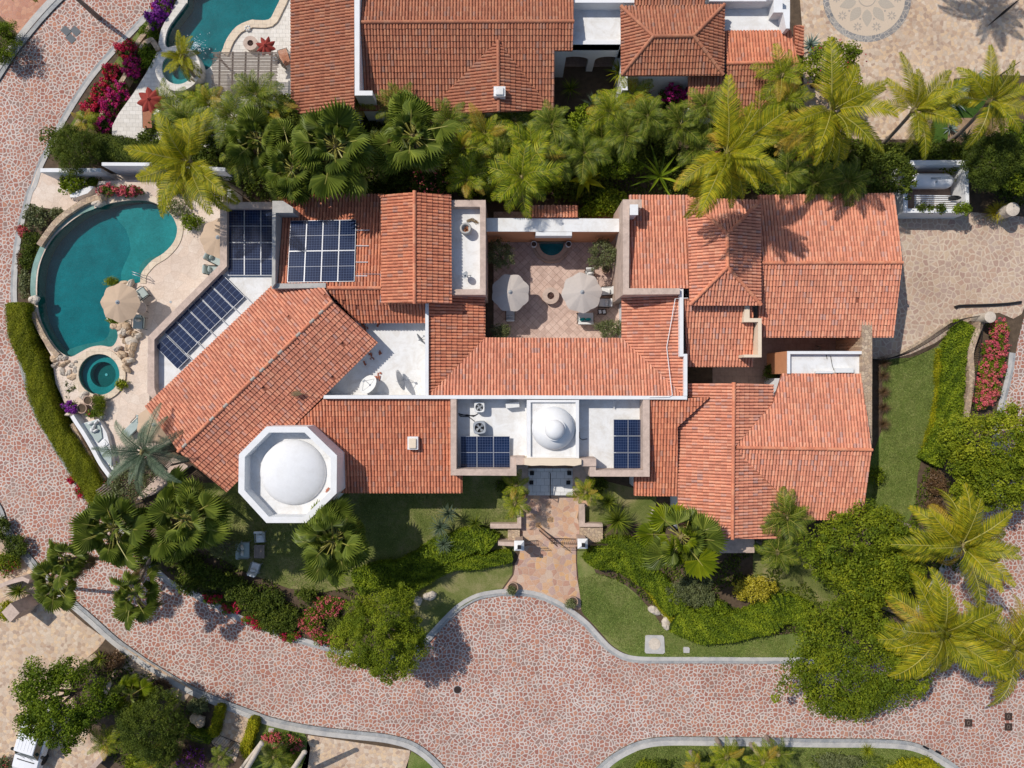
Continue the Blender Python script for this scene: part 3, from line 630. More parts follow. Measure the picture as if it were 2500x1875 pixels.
# diagonal gable wing
rp1 = roof(VZ, [('B2', 665, 950, 5.7), ('C1', 1505, 595, 5.7), ('C1', 1228, 215, 4.55)], 'B2', [[(150, 825), (597, 842), (665, 952), ('C1', 1505, 597), ('C1', 1228, 215)]], 'tile2', bodies=bod, chips=.002)
roof(VZ, [('B2', 665, 950, 5.7), ('C1', 1505, 595, 5.7), ('B2', 1045, 1300, 4.5)], 'B2', [[(665, 952), (1045, 1300), ('C1', 1915, 935), ('C1', 1505, 597)]], 'tile2', bodies=bod, chips=.001)
A, B = rp1.at('B2', 665, 950), rp1.at('C1', 1505, 597); ridge(VZ, A, B, broken=.25)
r3 = [('B2', 630, 840, 5.25), ('B2', 1065, 840, 5.25), ('B2', 700, 50, 4.0)]
p3 = roof(VZ, r3, 'B2', [[(205, 48), (1095, 50), (1095, 842), (190, 842)]], bodies=bod)
roof(VZ, [r3[0], r3[1], ('B2', 1000, 1135, 4.05)], 'B2', [[(600, 842), (1090, 842), (1090, 1133), (880, 1133)], [(1088, 950), (1452, 950), (1452, 1133), (1088, 1133)]], bodies=bod, chips=.008)
ridge(VZ, p3.at('B2', 625, 840), p3.at('B2', 1070, 840))
r4 = [('B2', 1355, 30, 6.15), ('B2', 1355, 970, 6.15)]
p4 = roof(VZ, r4+[('B2', 1075, 500, 5.45)], 'B2', [[(1075, 55), (1355, 32), (1355, 968), (1075, 968)]], bodies=bod)
roof(VZ, r4+[('B2', 1666, 500, 5.25)], 'B2', [[(1355, 32), (1662, 55), (1668, 970), (1355, 968)]], bodies=bod)
ridge(VZ, p4.at('B2', 1355, 22), p4.at('B2', 1355, 972))
# courtyard roofs sloping inward
roof(VZ, [('B2', 1475, 1000, 4.7), ('B2', 1475, 1400, 4.7), ('B2', 1950, 1100, 3.5)], 'B2', [[(1472, 896), (1950, 896), (1950, 1262), ('C2', 1475, 122)]], bodies=bod, chips=.002)
roof(VZ, [('B2', 1950, 1263, 3.5), ('B3', 960, 1263, 3.5), ('C2', 1480, 122, 4.7)], 'B2', [[(1950, 1262), ('B3', 960, 1265), ('C3', 1487, 128), ('C2', 1475, 122)]], 'tile2', bodies=bod)
roof(VZ, [('B3', 960, 1000, 3.5), ('B3', 960, 1200, 3.5), ('B3', 1450, 1000, 4.65)], 'B3', [[(960, 895), (1455, 893), (1488, 1415), ('C3', 1487, 128), (960, 1265)]], 'tile2', bodies=bod)
# east wing north part
roof(VZ, [('B3', 1100, 60, 3.95), ('B3', 1100, 840, 5.1), ('B3', 1500, 840, 5.1)], 'B3', [[(1022, 58), (1535, 60), (1535, 846), (1022, 846)]], 'tile2', bodies=bod)
ra, rb_ = ('B3', 1850, 385, 6.4), ('B3', 1852, 665, 6.4)
roof(VZ, [ra, rb_, ('B3', 1525, 500, 5.35)], 'B3', [[(1850, 385), (1852, 665), (1535, 985), (1517, 76)]], 'tile2', bodies=bod)
roof(VZ, [ra, rb_, ('B3', 2132, 500, 5.35)], 'B3', [[(1850, 385), (2130, 105), (2134, 985), (1852, 665)]], 'tile2', bodies=bod)
roof(VZ, [ra, ('B3', 1600, 92, 5.35), ('B3', 2000, 96, 5.35)], 'B3', [[(1850, 385), (1517, 76), (2130, 105)]], 'tile2', bodies=bod)
roof(VZ, [rb_, ('B3', 1535, 985, 5.35), ('B3', 2132, 985, 5.35)], 'B3', [[(1852, 665), (1535, 985), (2134, 985)]], 'tile2', bodies=bod)
ta, tb = P(*ra), P(*rb_)
for q in (('B3', 1517, 80, 5.37), ('B3', 2128, 108, 5.37)): ridge(VZ, P(*q), ta)
for q in (('B3', 1535, 983, 5.37), ('B3', 2132, 983, 5.37)): ridge(VZ, P(*q), tb)
ridge(VZ, tb, ta)
roof(VZ, [('B3', 1800, 985, 4.75), ('B3', 1800, 1505, 3.6), ('B3', 1550, 1505, 3.6)], 'B3', [[(1482, 930), (2066, 930), (2066, 1505), (1512, 1505)]], 'tile2', bodies=bod)
r8 = [('B4', 0, 630, 4.95), ('B4', 1180, 628, 4.95)]
p8 = roof(VZ, r8+[('B4', 500, 45, 3.75)], 'B4', [[(-30, 58), (1115, 42), (1180, 625), (-30, 632)]], 'tile2', bodies=bod)
roof(VZ, r8+[('B4', 500, 1257, 3.75)], 'B4', [[(-30, 630), (1180, 627), (1105, 1257), (-30, 1257)]], 'tile2', bodies=bod, chips=.001)
ridge(VZ, p8.at('B4', -5, 631), p8.at('B4', 1184, 627))
# south east house
r9 = [('C3', 1905, 20, 5.05), ('C3', 1893, 1330, 5.05)]
p9 = roof(VZ, r9+[('C3', 1430, 700, 3.85)], 'C3', [[(1700, 133), (1904, 133), (1893, 1330), (1437, 1330), (1430, 385)], [(1522, 22), (1905, 20), (1904, 135), (1522, 135)]], 'tile2', bodies=bod)
roof(VZ, [('C3', 1300, 165, 4.75), ('C3', 1500, 165, 4.75), ('C3', 1300, 968, 3.75)], 'C3', [[(1430, 150), (1702, 133), (1430, 387)], [(1190, 158), (1431, 150), (1427, 970), (1190, 970)], [(1063, 800), (1195, 800), (1195, 970), (1063, 965)]], bodies=bod)
p9e = roof(VZ, r9+[('C4', 160, 700, 3.85)], 'C3', [[(1905, 18), ('C4', 95, 30), ('C4', 95, 185), (1913, 548)], [(1913, 570), ('C4', 162, 960), ('C4', 157, 1330), (1893, 1330)]], 'tile2', bodies=bod)
r11 = [('C3', 1930, 560, 4.95), ('C4', 920, 580, 4.95)]
p11 = roof(VZ, r11+[('B4', 500, 1562, 3.75)], 'C4', [[('B4', 170, 1562), ('B4', 842, 1565), (870, 186), (93, 186)], [(93, 186), (870, 186), (921, 577), ('C3', 1913, 556)]], 'tile2', bodies=bod)
roof(VZ, r11+[('C4', 500, 1170, 3.75)], 'C4', [[('C3', 1913, 572), (921, 585), (872, 960), (162, 960)], [(162, 960), (872, 960), (845, 1168), (157, 1172)]], 'tile2', bodies=bod)
ridge(VZ, p9.at('C3', 1906, 12), p9.at('C3', 1893, 1335)); ridge(VZ, p11.at('C3', 1925, 562), p11.at('C4', 926, 581))
# south centre roof
roof(VZ, [('C2', 1000, 155, 4.65), ('C2', 1500, 155, 4.65), ('C2', 1000, 945, 3.6)], 'C2', [[(585, 152), (1665, 152), (1665, 945), (735, 945), (345, 380)], [(1660, 785), (1758, 785), (1758, 945), (1660, 945)]], 'tile', bodies=bod)
bod.build('house_wall', M['wwall'], VZ)
m = MB(); m.prism(PL('C3', [(1700, 1330), (2080, 1325), (2080, 1450), (1600, 1455)], 2.6), 0, 2.6); m.build('canopy', M['cantera'], VZ)
# flat roofs and parapets
def flat(t, pts, z, mat='white', name='flat_roof'):
    m = MB(); m.prism(PL(t, pts, z), 0, z); return m.build(name, M[mat], VZ)
flat('B1', [(1862, 120), ('B2', 153, 120), ('B2', 150, 845), ('B2', 100, 1100), ('C1', 1420, 300), ('C1', 1295, 150), ('C1', 1250, 95), (1250, 1252), (1858, 642)], 3.75)
m = MB(); z = 4.35; m.prism(PL('B1', [('B2', 153, 115), (1857, 115), (1855, 640), (1248, 1250), (1243, 1659), ('C1', 1243, 100), ('C1', 1290, 152), ('C1', 1322, 120), ('C1', 1302, 60), (1302, 1659), (1302, 1275), (1914, 657), (1914, 170), ('B2', 153, 170)], z), 0, z); m.build('parapet', M['cantera'], VZ)
wallp(VZ, 'B2', [(155, 105), (245, 105), (330, 160), (330, 205), (245, 205), (183, 205), (180, 800), (152, 838)], 5.7, 'concrete')
wallp(VZ, 'B2', [(150, 803), (605, 797), (605, 838), (150, 845)], 5.4, 'concrete')
flat('B2', R4(1650, 110, 1950, 890), 4.3)
wallp(VZ, 'B2', [(1666, 98), (1955, 98), (1955, 897), (1672, 897), (1672, 850), (1907, 850), (1907, 154), (1666, 154)], 5.0, 'cantera')
flat('B2', [(700, 1120), (1470, 1120), ('C2', 1470, 145), ('C2', 300, 145)], 3.2)
wallp(VZ, 'B2', [(1446, 965), (1473, 965), ('C2', 1473, 121), ('C2', 1443, 121)], 4.95, 'wwall')
wallp(VZ, 'C2', [(590, 121), (2212, 121), ('C3', 1486, 127), ('C3', 1512, 127), ('C3', 1512, 157), ('C3', 0, 152), (585, 150)], 5.05, 'wwall')
wallp(VZ, 'B3', [(1450, 840), (1481, 840), (1481, 1396), (1514, 1396), ('C3', 1514, 126), ('C3', 1487, 126), (1487, 1418), (1450, 1418)], 5.1, 'wwall')
wallp(VZ, 'B3', [(970, 93), (1130, 93), (1130, 165), (1025, 165), (1022, 842), (1450, 842), (1450, 892), (972, 896)], 5.45, 'cantera')
wallp(VZ, 'B3', [(1990, 1095), (2005, 985), (2040, 985), (2040, 1095), (2141, 1095), (2141, 1425), (1992, 1425), (1992, 1402), (2112, 1402), (2112, 1127), (1990, 1127)], 5.0, 'cream')
m = MB(); m.prism(PL('B4', R4(846, 1125, 931, 1640)+[], 4.05), 0, 4.05); m.prism(PL('C4', R4(852, -19, 930, 565), 4.05), 0, 4.048); m.build('side_wall', M['rubble'], VZ)
# terrace over the entrance
flat('C3', [('C2', 1668, 150), (1190, 155), (1190, 800), (695, 800), (695, 700), (65, 700), (65, 795), ('C2', 1668, 790)], 3.7)
wallp(VZ, 'C2', [(1659, 152), (1708, 152), (1708, 744), (2212, 744), ('C3', 20, 744), ('C3', 20, 645), ('C3', 72, 645), ('C3', 72, 800), (1659, 797)], 5.0, 'cantera')
wallp(VZ, 'C3', [(1141, 157), (1196, 157), (1196, 808), (690, 806), (690, 660), (742, 660), (742, 755), (1141, 752)], 5.0, 'cantera')
m = MB(); m.prism(PL('C3', R4(160, 165, 600, 650), 4.75), 3.7, 4.75)
m.build('dome_platform', M['white'], VZ)
m = MB(); zt = 4.95
for r in (R4(160, 160, 192, 655), R4(572, 160, 600, 655), R4(192, 160, 572, 180), R4(192, 640, 572, 655)): m.prism(PL('C3', r, zt), 3.7, zt)
m.build('platform_rim', M['wwall'], VZ)
m = MB(); c = P('C3', 383, 398, 4.75); r0 = 183*K/FP*(H-4.75)
m.lathe(c, [(r0, 0)]+[(r0*math.cos(a), r0*.8*math.sin(a)) for a in [PI/2*k/12 for k in range(1, 12)]], 40); c2 = Vector((c.x+.02, c.y-.02, c.z+r0*.55))
m.build('small_dome', M['wwall'], VZ); m = MB()
m.lathe(c2, [(.74, -.25), (.72, .30), (.74, .44), (.74, .47), (.66, .47)]+[(.66*math.cos(a), .5+.5*math.sin(a)) for a in [PI/2*k/9 for k in range(1, 9)]]+[(.001, 1.0)], 64, sm=False)
m.build('dome_lantern', M['wwall'], VZ)
m = MB(); top = PL('C3', [(140, 655), (200, 652), (560, 655), (620, 660), (620, 705), (560, 718), (480, 712), (380, 716), (280, 712), (200, 716), (140, 708)], 5.35); m.prism(top, 2.6, 5.35); m.build('curved_pediment', M['cream'], VZ)
wallp(VZ, 'C3', [(65, 645), (140, 645), (140, 708), (65, 708)], 5.1, 'cantera', z0=2.6); wallp(VZ, 'C3', [(620, 655), (745, 655), (745, 720), (620, 720)], 5.1, 'cantera', z0=2.6)
# porch steps
m = MB()
for i in range(4):
    y0 = 740+i*55; m.prism(PL('C3', R4(172, y0, 548, 965), .72-.15*i), 0, .72-.15*i)
m.build('entrance_steps', M['steps'], VZ)
for rr_ in (R4(75, 690, 172, 930), R4(548, 690, 690, 930)): m = MB(); m.prism(PL('C3', rr_, .8), 0, .8); m.build('porch_wall', M['cantera'], VZ)
# octagonal tower
oc = [(105, 385), (447, 385), (700, 628), (697, 948), (440, 1198), (105, 1198), (-132, 940), (-128, 620)]
op = PL('C2', oc, 6.2); cen = sum(op, Vector((0, 0, 0)))/8; m = MB()
for i in range(8):
    a, b = op[i], op[(i+1) % 8]; ia, ib = cen+(a-cen)*.875, cen+(b-cen)*.875; m.prism([a, b, ib, ia], 0, 6.2)
m.build('tower_wall', M['wwall'], VZ)
m = MB(); m.prism([cen+(a-cen)*.88 for a in op], 4.9, 5.15); m.build('tower_roof', M['white'], VZ)
m = MB(); rd = 277*K/FP*(H-5.15); c = P('C2', 332, 768, 5.15)
m.lathe(c, [(rd, 0)]+[(rd*math.cos(a), rd*.38*math.sin(a)) for a in [PI/2*k/16 for k in range(1, 16)]]+[(.001, rd*.38)], 56); m.build('large_dome', M['wwall'], VZ)
# east flat roof with salmon walls
m = MB(); m.prism(PL('B4', R4(218, 1378, 850, 1562), 3.65), 0, 3.65); m.build('flat_roof', M['white'], VZ)
wallp(VZ, 'B4', [(215, 1373), (852, 1373), (852, 1398), (240, 1398), (240, 1562), (215, 1562)], 4.0, 'salmon', cap='wwall')
# courtyard walls
wallp(VZ, 'B2', [(1956, 250), ('B3', 970, 255), ('B3', 970, 366), (1956, 363)], 3.75, 'salmon', cap='white')
wallp(VZ, 'B3', [(540, 367), (540, 399), (235, 399), (235, 367)], 3.75, 'white', name='lintel', z0=3.1)
m = MB(); m.prism(PL('B3', [(965, 372), (976, 372), (976, 890), (965, 890)], 5.0), 0, 4.9); m.build('courtyard_wall', M['salmon'], VZ)
roof(VZ, [('B3', 200, 150, 3.4), ('B3', 200, 250, 3.9), ('B3', 500, 250, 3.9)], 'B3', [R4(178, 150, 590, 248)], bodies=None, body=False)
m = MB()
for q in ((0, 0),): m.prism(PL('B3', R4(228, 385, 543, 408), 3.09), 2.6, 3.09)
m.build('niche', M['cantera'], VZ)
# roof vents and chimneys (parts of the villa)
def vent(root, t, x, y, z, w, d, h, rz=0, base='wwall', top='cream'):
    c = P(t, x, y, z+h); m = MB(); m.box((c.x, c.y, z+h/2-.2), (w, d, h+.4), rz); o = m.build('roof_vent', M[base], root)
    m = MB(); m.box((c.x, c.y-.02, z+h+.06), (w*.72, d*.78, .12), rz, bev=.04); m.build('vent_hood', M[top], o)
vent(VZ, 'C2', 1340, 525, 4.2, .72, .88, .45)
c = P('B3', 1060, 185, 5.6); m = MB(); m.box((c.x, c.y, 4.9), (.45, .6, 1.6)); m.box((c.x, c.y, 5.74), (.55, .7, .08)); m.build('chimney', M['wwall'], VZ)
c = P('C2', 460, 385, 5.3)
for (t, x, y, z) in (('B2', 930, 1155, 3.21), ('B2', 1060, 1145, 3.21), ('B2', 950, 1190, 3.21), ('B2', 1070, 1380, 3.21), ('B2', 1000, 1430, 3.21), ('B2', 940, 1475, 3.21), ('B2', 980, 1400, 3.21), ('B2', 1050, 1600, 3.21), ('B2', 1060, 1565, 3.21), ('B2', 1025, 1605, 3.21), ('C2', 625, 920, 5.16)):
    c = P(t, x, y, z); m = MB(); a = RS.uniform(0, 3)
    for k in range(3):
        m.box((c.x+RS.uniform(-.12, .12), c.y+RS.uniform(-.12, .12), z+.03+.01*k), (RS.uniform(.12, .3), RS.uniform(.06, .14), .03), a+RS.uniform(-.5, .5))
    o = m.build('tile_shard', M['brokentile']); tag(o, 'broken piece of red roof tile lying on a white flat roof', 'tile shard', 'broken tile pieces on the white flat roofs')
for k in range(16):
    x, y = RS.uniform(1060, 1300), RS.uniform(985, 1075); c = P('B2', x, y, 4.62-(y-850)/285*1.1+.25); m = MB(); m.box((c.x, c.y, c.z), (RS.uniform(.1, .28), RS.uniform(.05, .12), .03), RS.uniform(0, 3)); o = m.build('tile_shard', M[RS.choice(['brokentile', 'cream', 'cantera'])])
    tag(o, 'loose tile fragment on the red roof under the raised gable end', 'tile shard', 'loose tile fragments under the raised gable')
# ---------------------------------------------------------------- THE NEIGHBOUR'S HOUSE
NZ = thing('neighbour_house', 'neighbouring white house with browner barrel tile roofs along the top of the picture', 'house', (0, 20, 0))
bod = MB(); tn = 'tileN'
roof(NZ, [('A2', 310, 400, 4.0), ('A2', 310, 600, 4.0), ('A2', 845, 400, 5.2)], 'A2', [[(312, -200), (850, -200), (850, 920), (390, 962), (316, 940)]], tn, bodies=bod)
n2 = [('A2', 900, 190, 5.4), ('A2', 2200, 190, 5.4)]
pn = roof(NZ, n2+[('A2', 900, -150, 4.7)], 'A2', [[(890, -220), ('A3', 560, -220), ('A3', 552, 185), (890, 192)]], tn, bodies=bod)
roof(NZ, n2+[('A2', 1500, 945, 3.9)], 'A2', [[(890, 190), ('A3', 552, 188), ('A3', 545, 426), (890, 426)], [(890, 425), ('A3', 392, 425), ('A3', 392, 932), (890, 932)]], tn, bodies=bod)
ridge(NZ, pn.at('A2', 885, 191), pn.at('A3', 556, 184), mat=tn)
pg = roof(NZ, [('A2', 2060, 340, 5.22), ('A2', 2064, 940, 5.22), ('A2', 1602, 810, 4.3)], 'A2', [[(2060, 340), (1602, 808), (1612, 968), (2065, 942)]], tn, bodies=bod)
roof(NZ, [('A2', 2060, 340, 5.22), ('A2', 2064, 940, 5.22), ('A3', 340, 900, 4.2)], 'A2', [[(2060, 340), (2065, 942), ('A3', 362, 930), ('A3', 335, 895)]], tn, bodies=bod)
ridge(NZ, pg.at('A2', 2060, 345), pg.at('A2', 2064, 942), mat=tn)
vent(NZ, 'A2', 2072, 770, 5.1, .78, .66, .6, top='white')
h5 = [('A3', 1225, 310, 5.95), ('A3', 1565, 305, 5.95)]
roof(NZ, h5+[('A3', 1400, 46, 4.95)], 'A3', [[(952, 54), (1826, 40), (1565, 305), (1225, 310)]], tn, bodies=bod)
roof(NZ, h5+[('A3', 1400, 638, 4.95)], 'A3', [[(1225, 310), (1565, 305), (1818, 636), (957, 638)]], tn, bodies=bod)
roof(NZ, [h5[0], ('A3', 952, 54, 4.95), ('A3', 957, 638, 4.95)], 'A3', [[(952, 54), (1225, 310), (957, 638)]], tn, bodies=bod)
roof(NZ, [h5[1], ('A3', 1826, 40, 4.95), ('A3', 1818, 636, 4.95)], 'A3', [[(1826, 40), (1818, 636), (1565, 305)]], tn, bodies=bod)
a, b = P('A3', 1225, 310, 5.97), P('A3', 1565, 305, 5.97); ridge(NZ, a, b, mat=tn)
for q, w in ((('A3', 954, 56, 4.97), a), (('A3', 958, 636, 4.97), a), (('A3', 1824, 42, 4.97), b), (('A3', 1816, 634, 4.97), b)): ridge(NZ, P(*q), w, mat=tn)
n5 = [('A3', 1845, 538, 4.5), ('A4', 300, 528, 4.5)]
p5 = roof(NZ, n5+[('A3', 2000, 262, 4.0)], 'A3', [[(1832, 262), ('A4', 245, 258), ('A4', 300, 522), (1842, 538)]], 'tile', bodies=bod)
roof(NZ, n5+[('A3', 2000, 1000, 3.5)], 'A3', [[(1522, 648), (1848, 648), (1848, 1000), (1715, 1000), (1522, 900)], [(1843, 542), ('A4', 298, 530), ('A4', 248, 992), (1846, 1000)]], 'tileN', bodies=bod)
ridge(NZ, p5.at('A3', 1843, 538), p5.at('A4', 302, 526), mat='tile')
roof(NZ, [('A4', 275, 220, 4.1), ('A4', 275, 480, 4.0), ('A4', 350, 220, 3.9)], 'A4', [R4(272, 216, 350, 470)], 'tile', bodies=bod)
roof(NZ, [('A3', 1100, 45, 5.0), ('A3', 1600, 45, 5.0), ('A3', 1300, -200, 5.6)], 'A3', [R4(1070, -200, 1665, 50)], tn, bodies=bod)
bod.build('house_wall', M['wwall'], NZ)
wallp(NZ, 'A2', [(846, -220), (892, -220), (890, 765), (1000, 765), (1000, 805), (850, 805)], 5.7, 'wwall')
m = MB(); m.prism(PL('A3', R4(548, -100, 960, 350), 3.9), 3.6, 3.9); m.build('flat_roof', M['white'], NZ)
wallp(NZ, 'A3', R4(550, 343, 950, 374), 4.25, 'wwall', z0=3.4); wallp(NZ, 'A3', R4(548, -40, 1070, 22), 4.9, 'wwall')
# arcade below the terrace
zA = 4.25; y0 = P('A3', 600, 374, zA).y; f0 = lambda x, zz: P('A3', x, 374, zA).x
def arc_wall(xs):
    m = MB(); th = .35
    xa, xb = f0(380, 0), f0(955, 0)
    def ext(poly):
        v0 = [(x, y0, z) for x, z in poly]; v1 = [(x, y0+th, z) for x, z in poly]; n = len(poly)
        m.mesh(v0+v1, [list(range(n)), list(range(2*n-1, n-1, -1))]+[[(i+1) % n, i, n+i, n+(i+1) % n] for i in range(n)])
    edges = [xa]+[v for a in xs for v in a]+[xb]
    for i in range(0, len(edges), 2): ext([(edges[i], 0), (edges[i+1], 0), (edges[i+1], 3.45), (edges[i], 3.45)])
    for a, b in xs:
        c, r = (a+b)/2, (b-a)/2; pts = [(a, 3.45), (a, 1.9)]+[(c-r*math.cos(PI*k/10), 1.9+.55*math.sin(PI*k/10)) for k in range(1, 10)]+[(b, 1.9), (b, 3.45)]
        ext(pts)
    ext([(xa, 3.452), (xb, 3.452), (xb, 4.2), (xa, 4.2)])
    m.build('arcade', M['wwall'], NZ)
s_ = K/FP*(H-.8)
def xg(x): return P('A3', x, 500, 1.6).x
arc_wall([(xg(440), xg(675)), (xg(730), xg(945))])
m = MB(); m.prism([Vector((xg(395), y0+.35, 0)), Vector((xg(960), y0+.35, 0)), Vector((xg(960), y0+3, 0)), Vector((xg(395), y0+3, 0))], LZ, LZ+.08); m.build('arcade_floor', M['patio'], NZ)
m = MB(); m.prism([Vector((xg(395), y0+3, 0)), Vector((xg(960), y0+3, 0)), Vector((xg(960), y0+3.2, 0)), Vector((xg(395), y0+3.2, 0))], 0, 3.6); m.build('back_wall', M['wwall'], NZ)
m = MB(); m.prism(PL('A3', R4(1828, -100, 2380, 262), 3.9), 0, 3.9); m.build('flat_roof', M['white'], NZ)
wallp(NZ, 'A3', R4(1700, -60, 2180, 10), 4.9, 'wwall')
wallp(NZ, 'A4', [(30, -80), (175, -80), (175, 78), (235, 78), (235, 240), (205, 240), (180, 105), (100, 105), (100, 0), (30, 0)], 4.9, 'wwall')
wallp(NZ, 'A3', [(965, 645), (1012, 645), (1012, 760), (965, 760)], 3.9, 'wwall')
structureless = None
M['foam'] = plain('white water foam', (.85, .9, .92), .2, .03, 9, spec=.6)
# ================================================================ OBJECTS ON THE ROOFS
def quad_solid(mb, q, th, n=None):
    """thin slab on four 3D corners"""
    a, b, c, d = q; n = (b-a).cross(c-a).normalized()
    if n.z < 0: q = [d, c, b, a]; n = -n
    v = [p-n*th for p in q]+list(q); mb.mesh(v, [[3, 2, 1, 0], [4, 5, 6, 7], [0, 1, 5, 4], [1, 2, 6, 5], [2, 3, 7, 6], [3, 0, 4, 7]])
def lerp(a, b, t): return a+(b-a)*t
def panel(q, label, group, flip=False):
    """q: corners tl, tr, br, bl in space; cells run along tl->bl"""
    c = sum(q, Vector((0, 0, 0)))/4; t = thing('solar_panel', label, 'solar panel', (c.x, c.y, min(p.z for p in q)-.12), group=group)
    if flip: q = q[1:]+q[:1]
    n = (q[1]-q[0]).cross(q[3]-q[0]).normalized(); n = n if n.z > 0 else -n; off = wloc(t)
    f = MB(); e = .02; b = lambda u, v: lerp(lerp(q[0], q[1], u), lerp(q[3], q[2], u), v)
    eu, ev = .02/(q[1]-q[0]).length, .02/(q[3]-q[0]).length
    for (u0, v0, u1, v1) in ((0, 0, 1, ev), (0, 1-ev, 1, 1), (0, ev, eu, 1-ev), (1-eu, ev, 1, 1-ev)):
        quad_solid(f, [b(u0, v0), b(u1, v0), b(u1, v1), b(u0, v1)], .045)
    f.build('frame', M['alu'], t)
    qq = [b(eu, ev)-n*.006, b(1-eu, ev)-n*.006, b(1-eu, 1-ev)-n*.006, b(eu, 1-ev)-n*.006]
    me = bpy.data.meshes.new('cells'); me.from_pydata([tuple(p-off) for p in qq], [], [[0, 3, 2, 1]]); uv = me.uv_layers.new(name='UVMap')
    if me.polygons[0].normal.z < 0: me.flip_normals()
    co = {0: (0, 1), 1: (1, 1), 2: (1, 0), 3: (0, 0)}
    for l in me.loops: uv.data[l.index].uv = co[l.vertex_index]
    me.materials.append(M['pv']); link(bpy.data.objects.new('cells', me), t)
    return t
def grid(t, c4, zs, nx, ny, where, group, gap=.03, order='row'):
    """array filling the picture quadrilateral tl,tr,br,bl (each with its own height)"""
    C = [P(*(c if len(c) == 3 else (t, c[0], c[1])), z) for c, z in zip(c4, zs)]
    b = lambda u, v: lerp(lerp(C[0], C[1], u), lerp(C[3], C[2], u), v)
    for j in range(ny):
        for i in range(nx):
            g = .007; u0, u1, v0, v1 = (i+g)/nx, (i+1-g)/nx, (j+g*.6)/ny, (j+1-g*.6)/ny
            panel([b(u0, v0), b(u1, v0), b(u1, v1), b(u0, v1)], where(i, j), group)
ordn = ['first', 'second', 'third', 'fourth', 'fifth', 'sixth', 'seventh', 'eighth', 'ninth', 'tenth', 'eleventh', 'twelfth', 'thirteenth', 'fourteenth', 'fifteenth', 'sixteenth', 'seventeenth', 'eighteenth', 'nineteenth', 'twentieth']
ud = ['upper', 'lower']
grid('B2', [(308, 272), (862, 263), (848, 785), (280, 793)], [4.62, 4.62, 5.35, 5.35], 4, 2, lambda i, j: '%s panel from the left in the %s row on the red tiles' % (ordn[i], ud[j]), 'solar panels on the red tile roof')
grid('B1', [(1922, 178), (2340, 178), (2340, 735), (1922, 735)], [3.98, 3.98, 3.98, 3.98], 3, 2, lambda i, j: '%s panel from the left in the %s row on the white roof by the terrace' % (ordn[i], ud[j]), 'solar panels on the north west flat roof')
pts = [(1875, 720), (1780, 820), (1685, 918), (1585, 1018), (1485, 1120), (1385, 1216)]
pts2 = [(2065, 910), (1968, 1006), (1868, 1105), (1768, 1202), (1668, 1303), (1572, 1400)]
for k in range(5):
    a, b, c, d = pts[k], pts2[k], pts2[k+1], pts[k+1]
    panel([lerp(P('B1', *p, 3.98), P('B1', *r_, 3.98), .02) for p, r_ in ((a, d), (b, c), (c, b), (d, a))], '%s panel from the upper right in the slanting row beside the pool terrace' % ordn[k], 'solar panels in the slanting row')
panel([P('B1', x, y, 3.98) for x, y in ((1405, 1245), (1592, 1432), (1497, 1525), (1310, 1333))], 'lowest panel of the slanting row, stepped out from the other five', 'solar panels in the slanting row')
grid('C2', [(1742, 466), (2160, 466), (2162, 742), (1742, 742)], [4.1, 4.1, 4.0, 4.0], 3, 1, lambda i, j: '%s of three panels below the air conditioners left of the small dome' % ['left', 'middle', 'right'][i], 'solar panels left of the small dome')
C = [P('C3', x, y, 4.05) for x, y in ((892, 323), (1136, 323), (1136, 746), (892, 746))]
for k in range(3):
    v0, v1 = (k+.012)/3, (k+.988)/3; tl, tr, br, bl = lerp(C[0], C[3], v0), lerp(C[1], C[2], v0), lerp(C[1], C[2], v1), lerp(C[0], C[3], v1)
    panel([tl, tr, br, bl], '%s of three panels stacked on the terrace right of the small dome' % ['top', 'middle', 'bottom'][k], 'solar panels right of the small dome', flip=True)
def rails():
    for y in (352, 484, 622, 738):
        m = MB(); z = 4.55+(y-272)/520*.75; a, b = P('B2', 858, y, z), P('B2', 975-(y-352)*.05, y, z); m.tube([a, b], .03, 4, sm=False)
        tag(m.build('mounting_rail', M['wwall']), '%s of four aluminium rails sticking out right of the roof array' % {352: 'top', 484: 'second', 622: 'third', 738: 'bottom'}[y], 'rail', 'rails right of the solar array')
rails()
for k in range(6):
    a = lerp(P('B1', *pts2[k], 3.9), P('B1', *pts[k], 3.9), .06); b = a+(P('B1', *pts2[k], 3.9)-P('B1', *pts[k], 3.9)).normalized()*.75
    m = MB(); m.tube([a, b], .025, 4, sm=False); tag(m.build('mounting_rail', M['wwall']), '%s thin rail from the upper right end under the slanting solar row' % ordn[k], 'rail', 'rails of the slanting row')
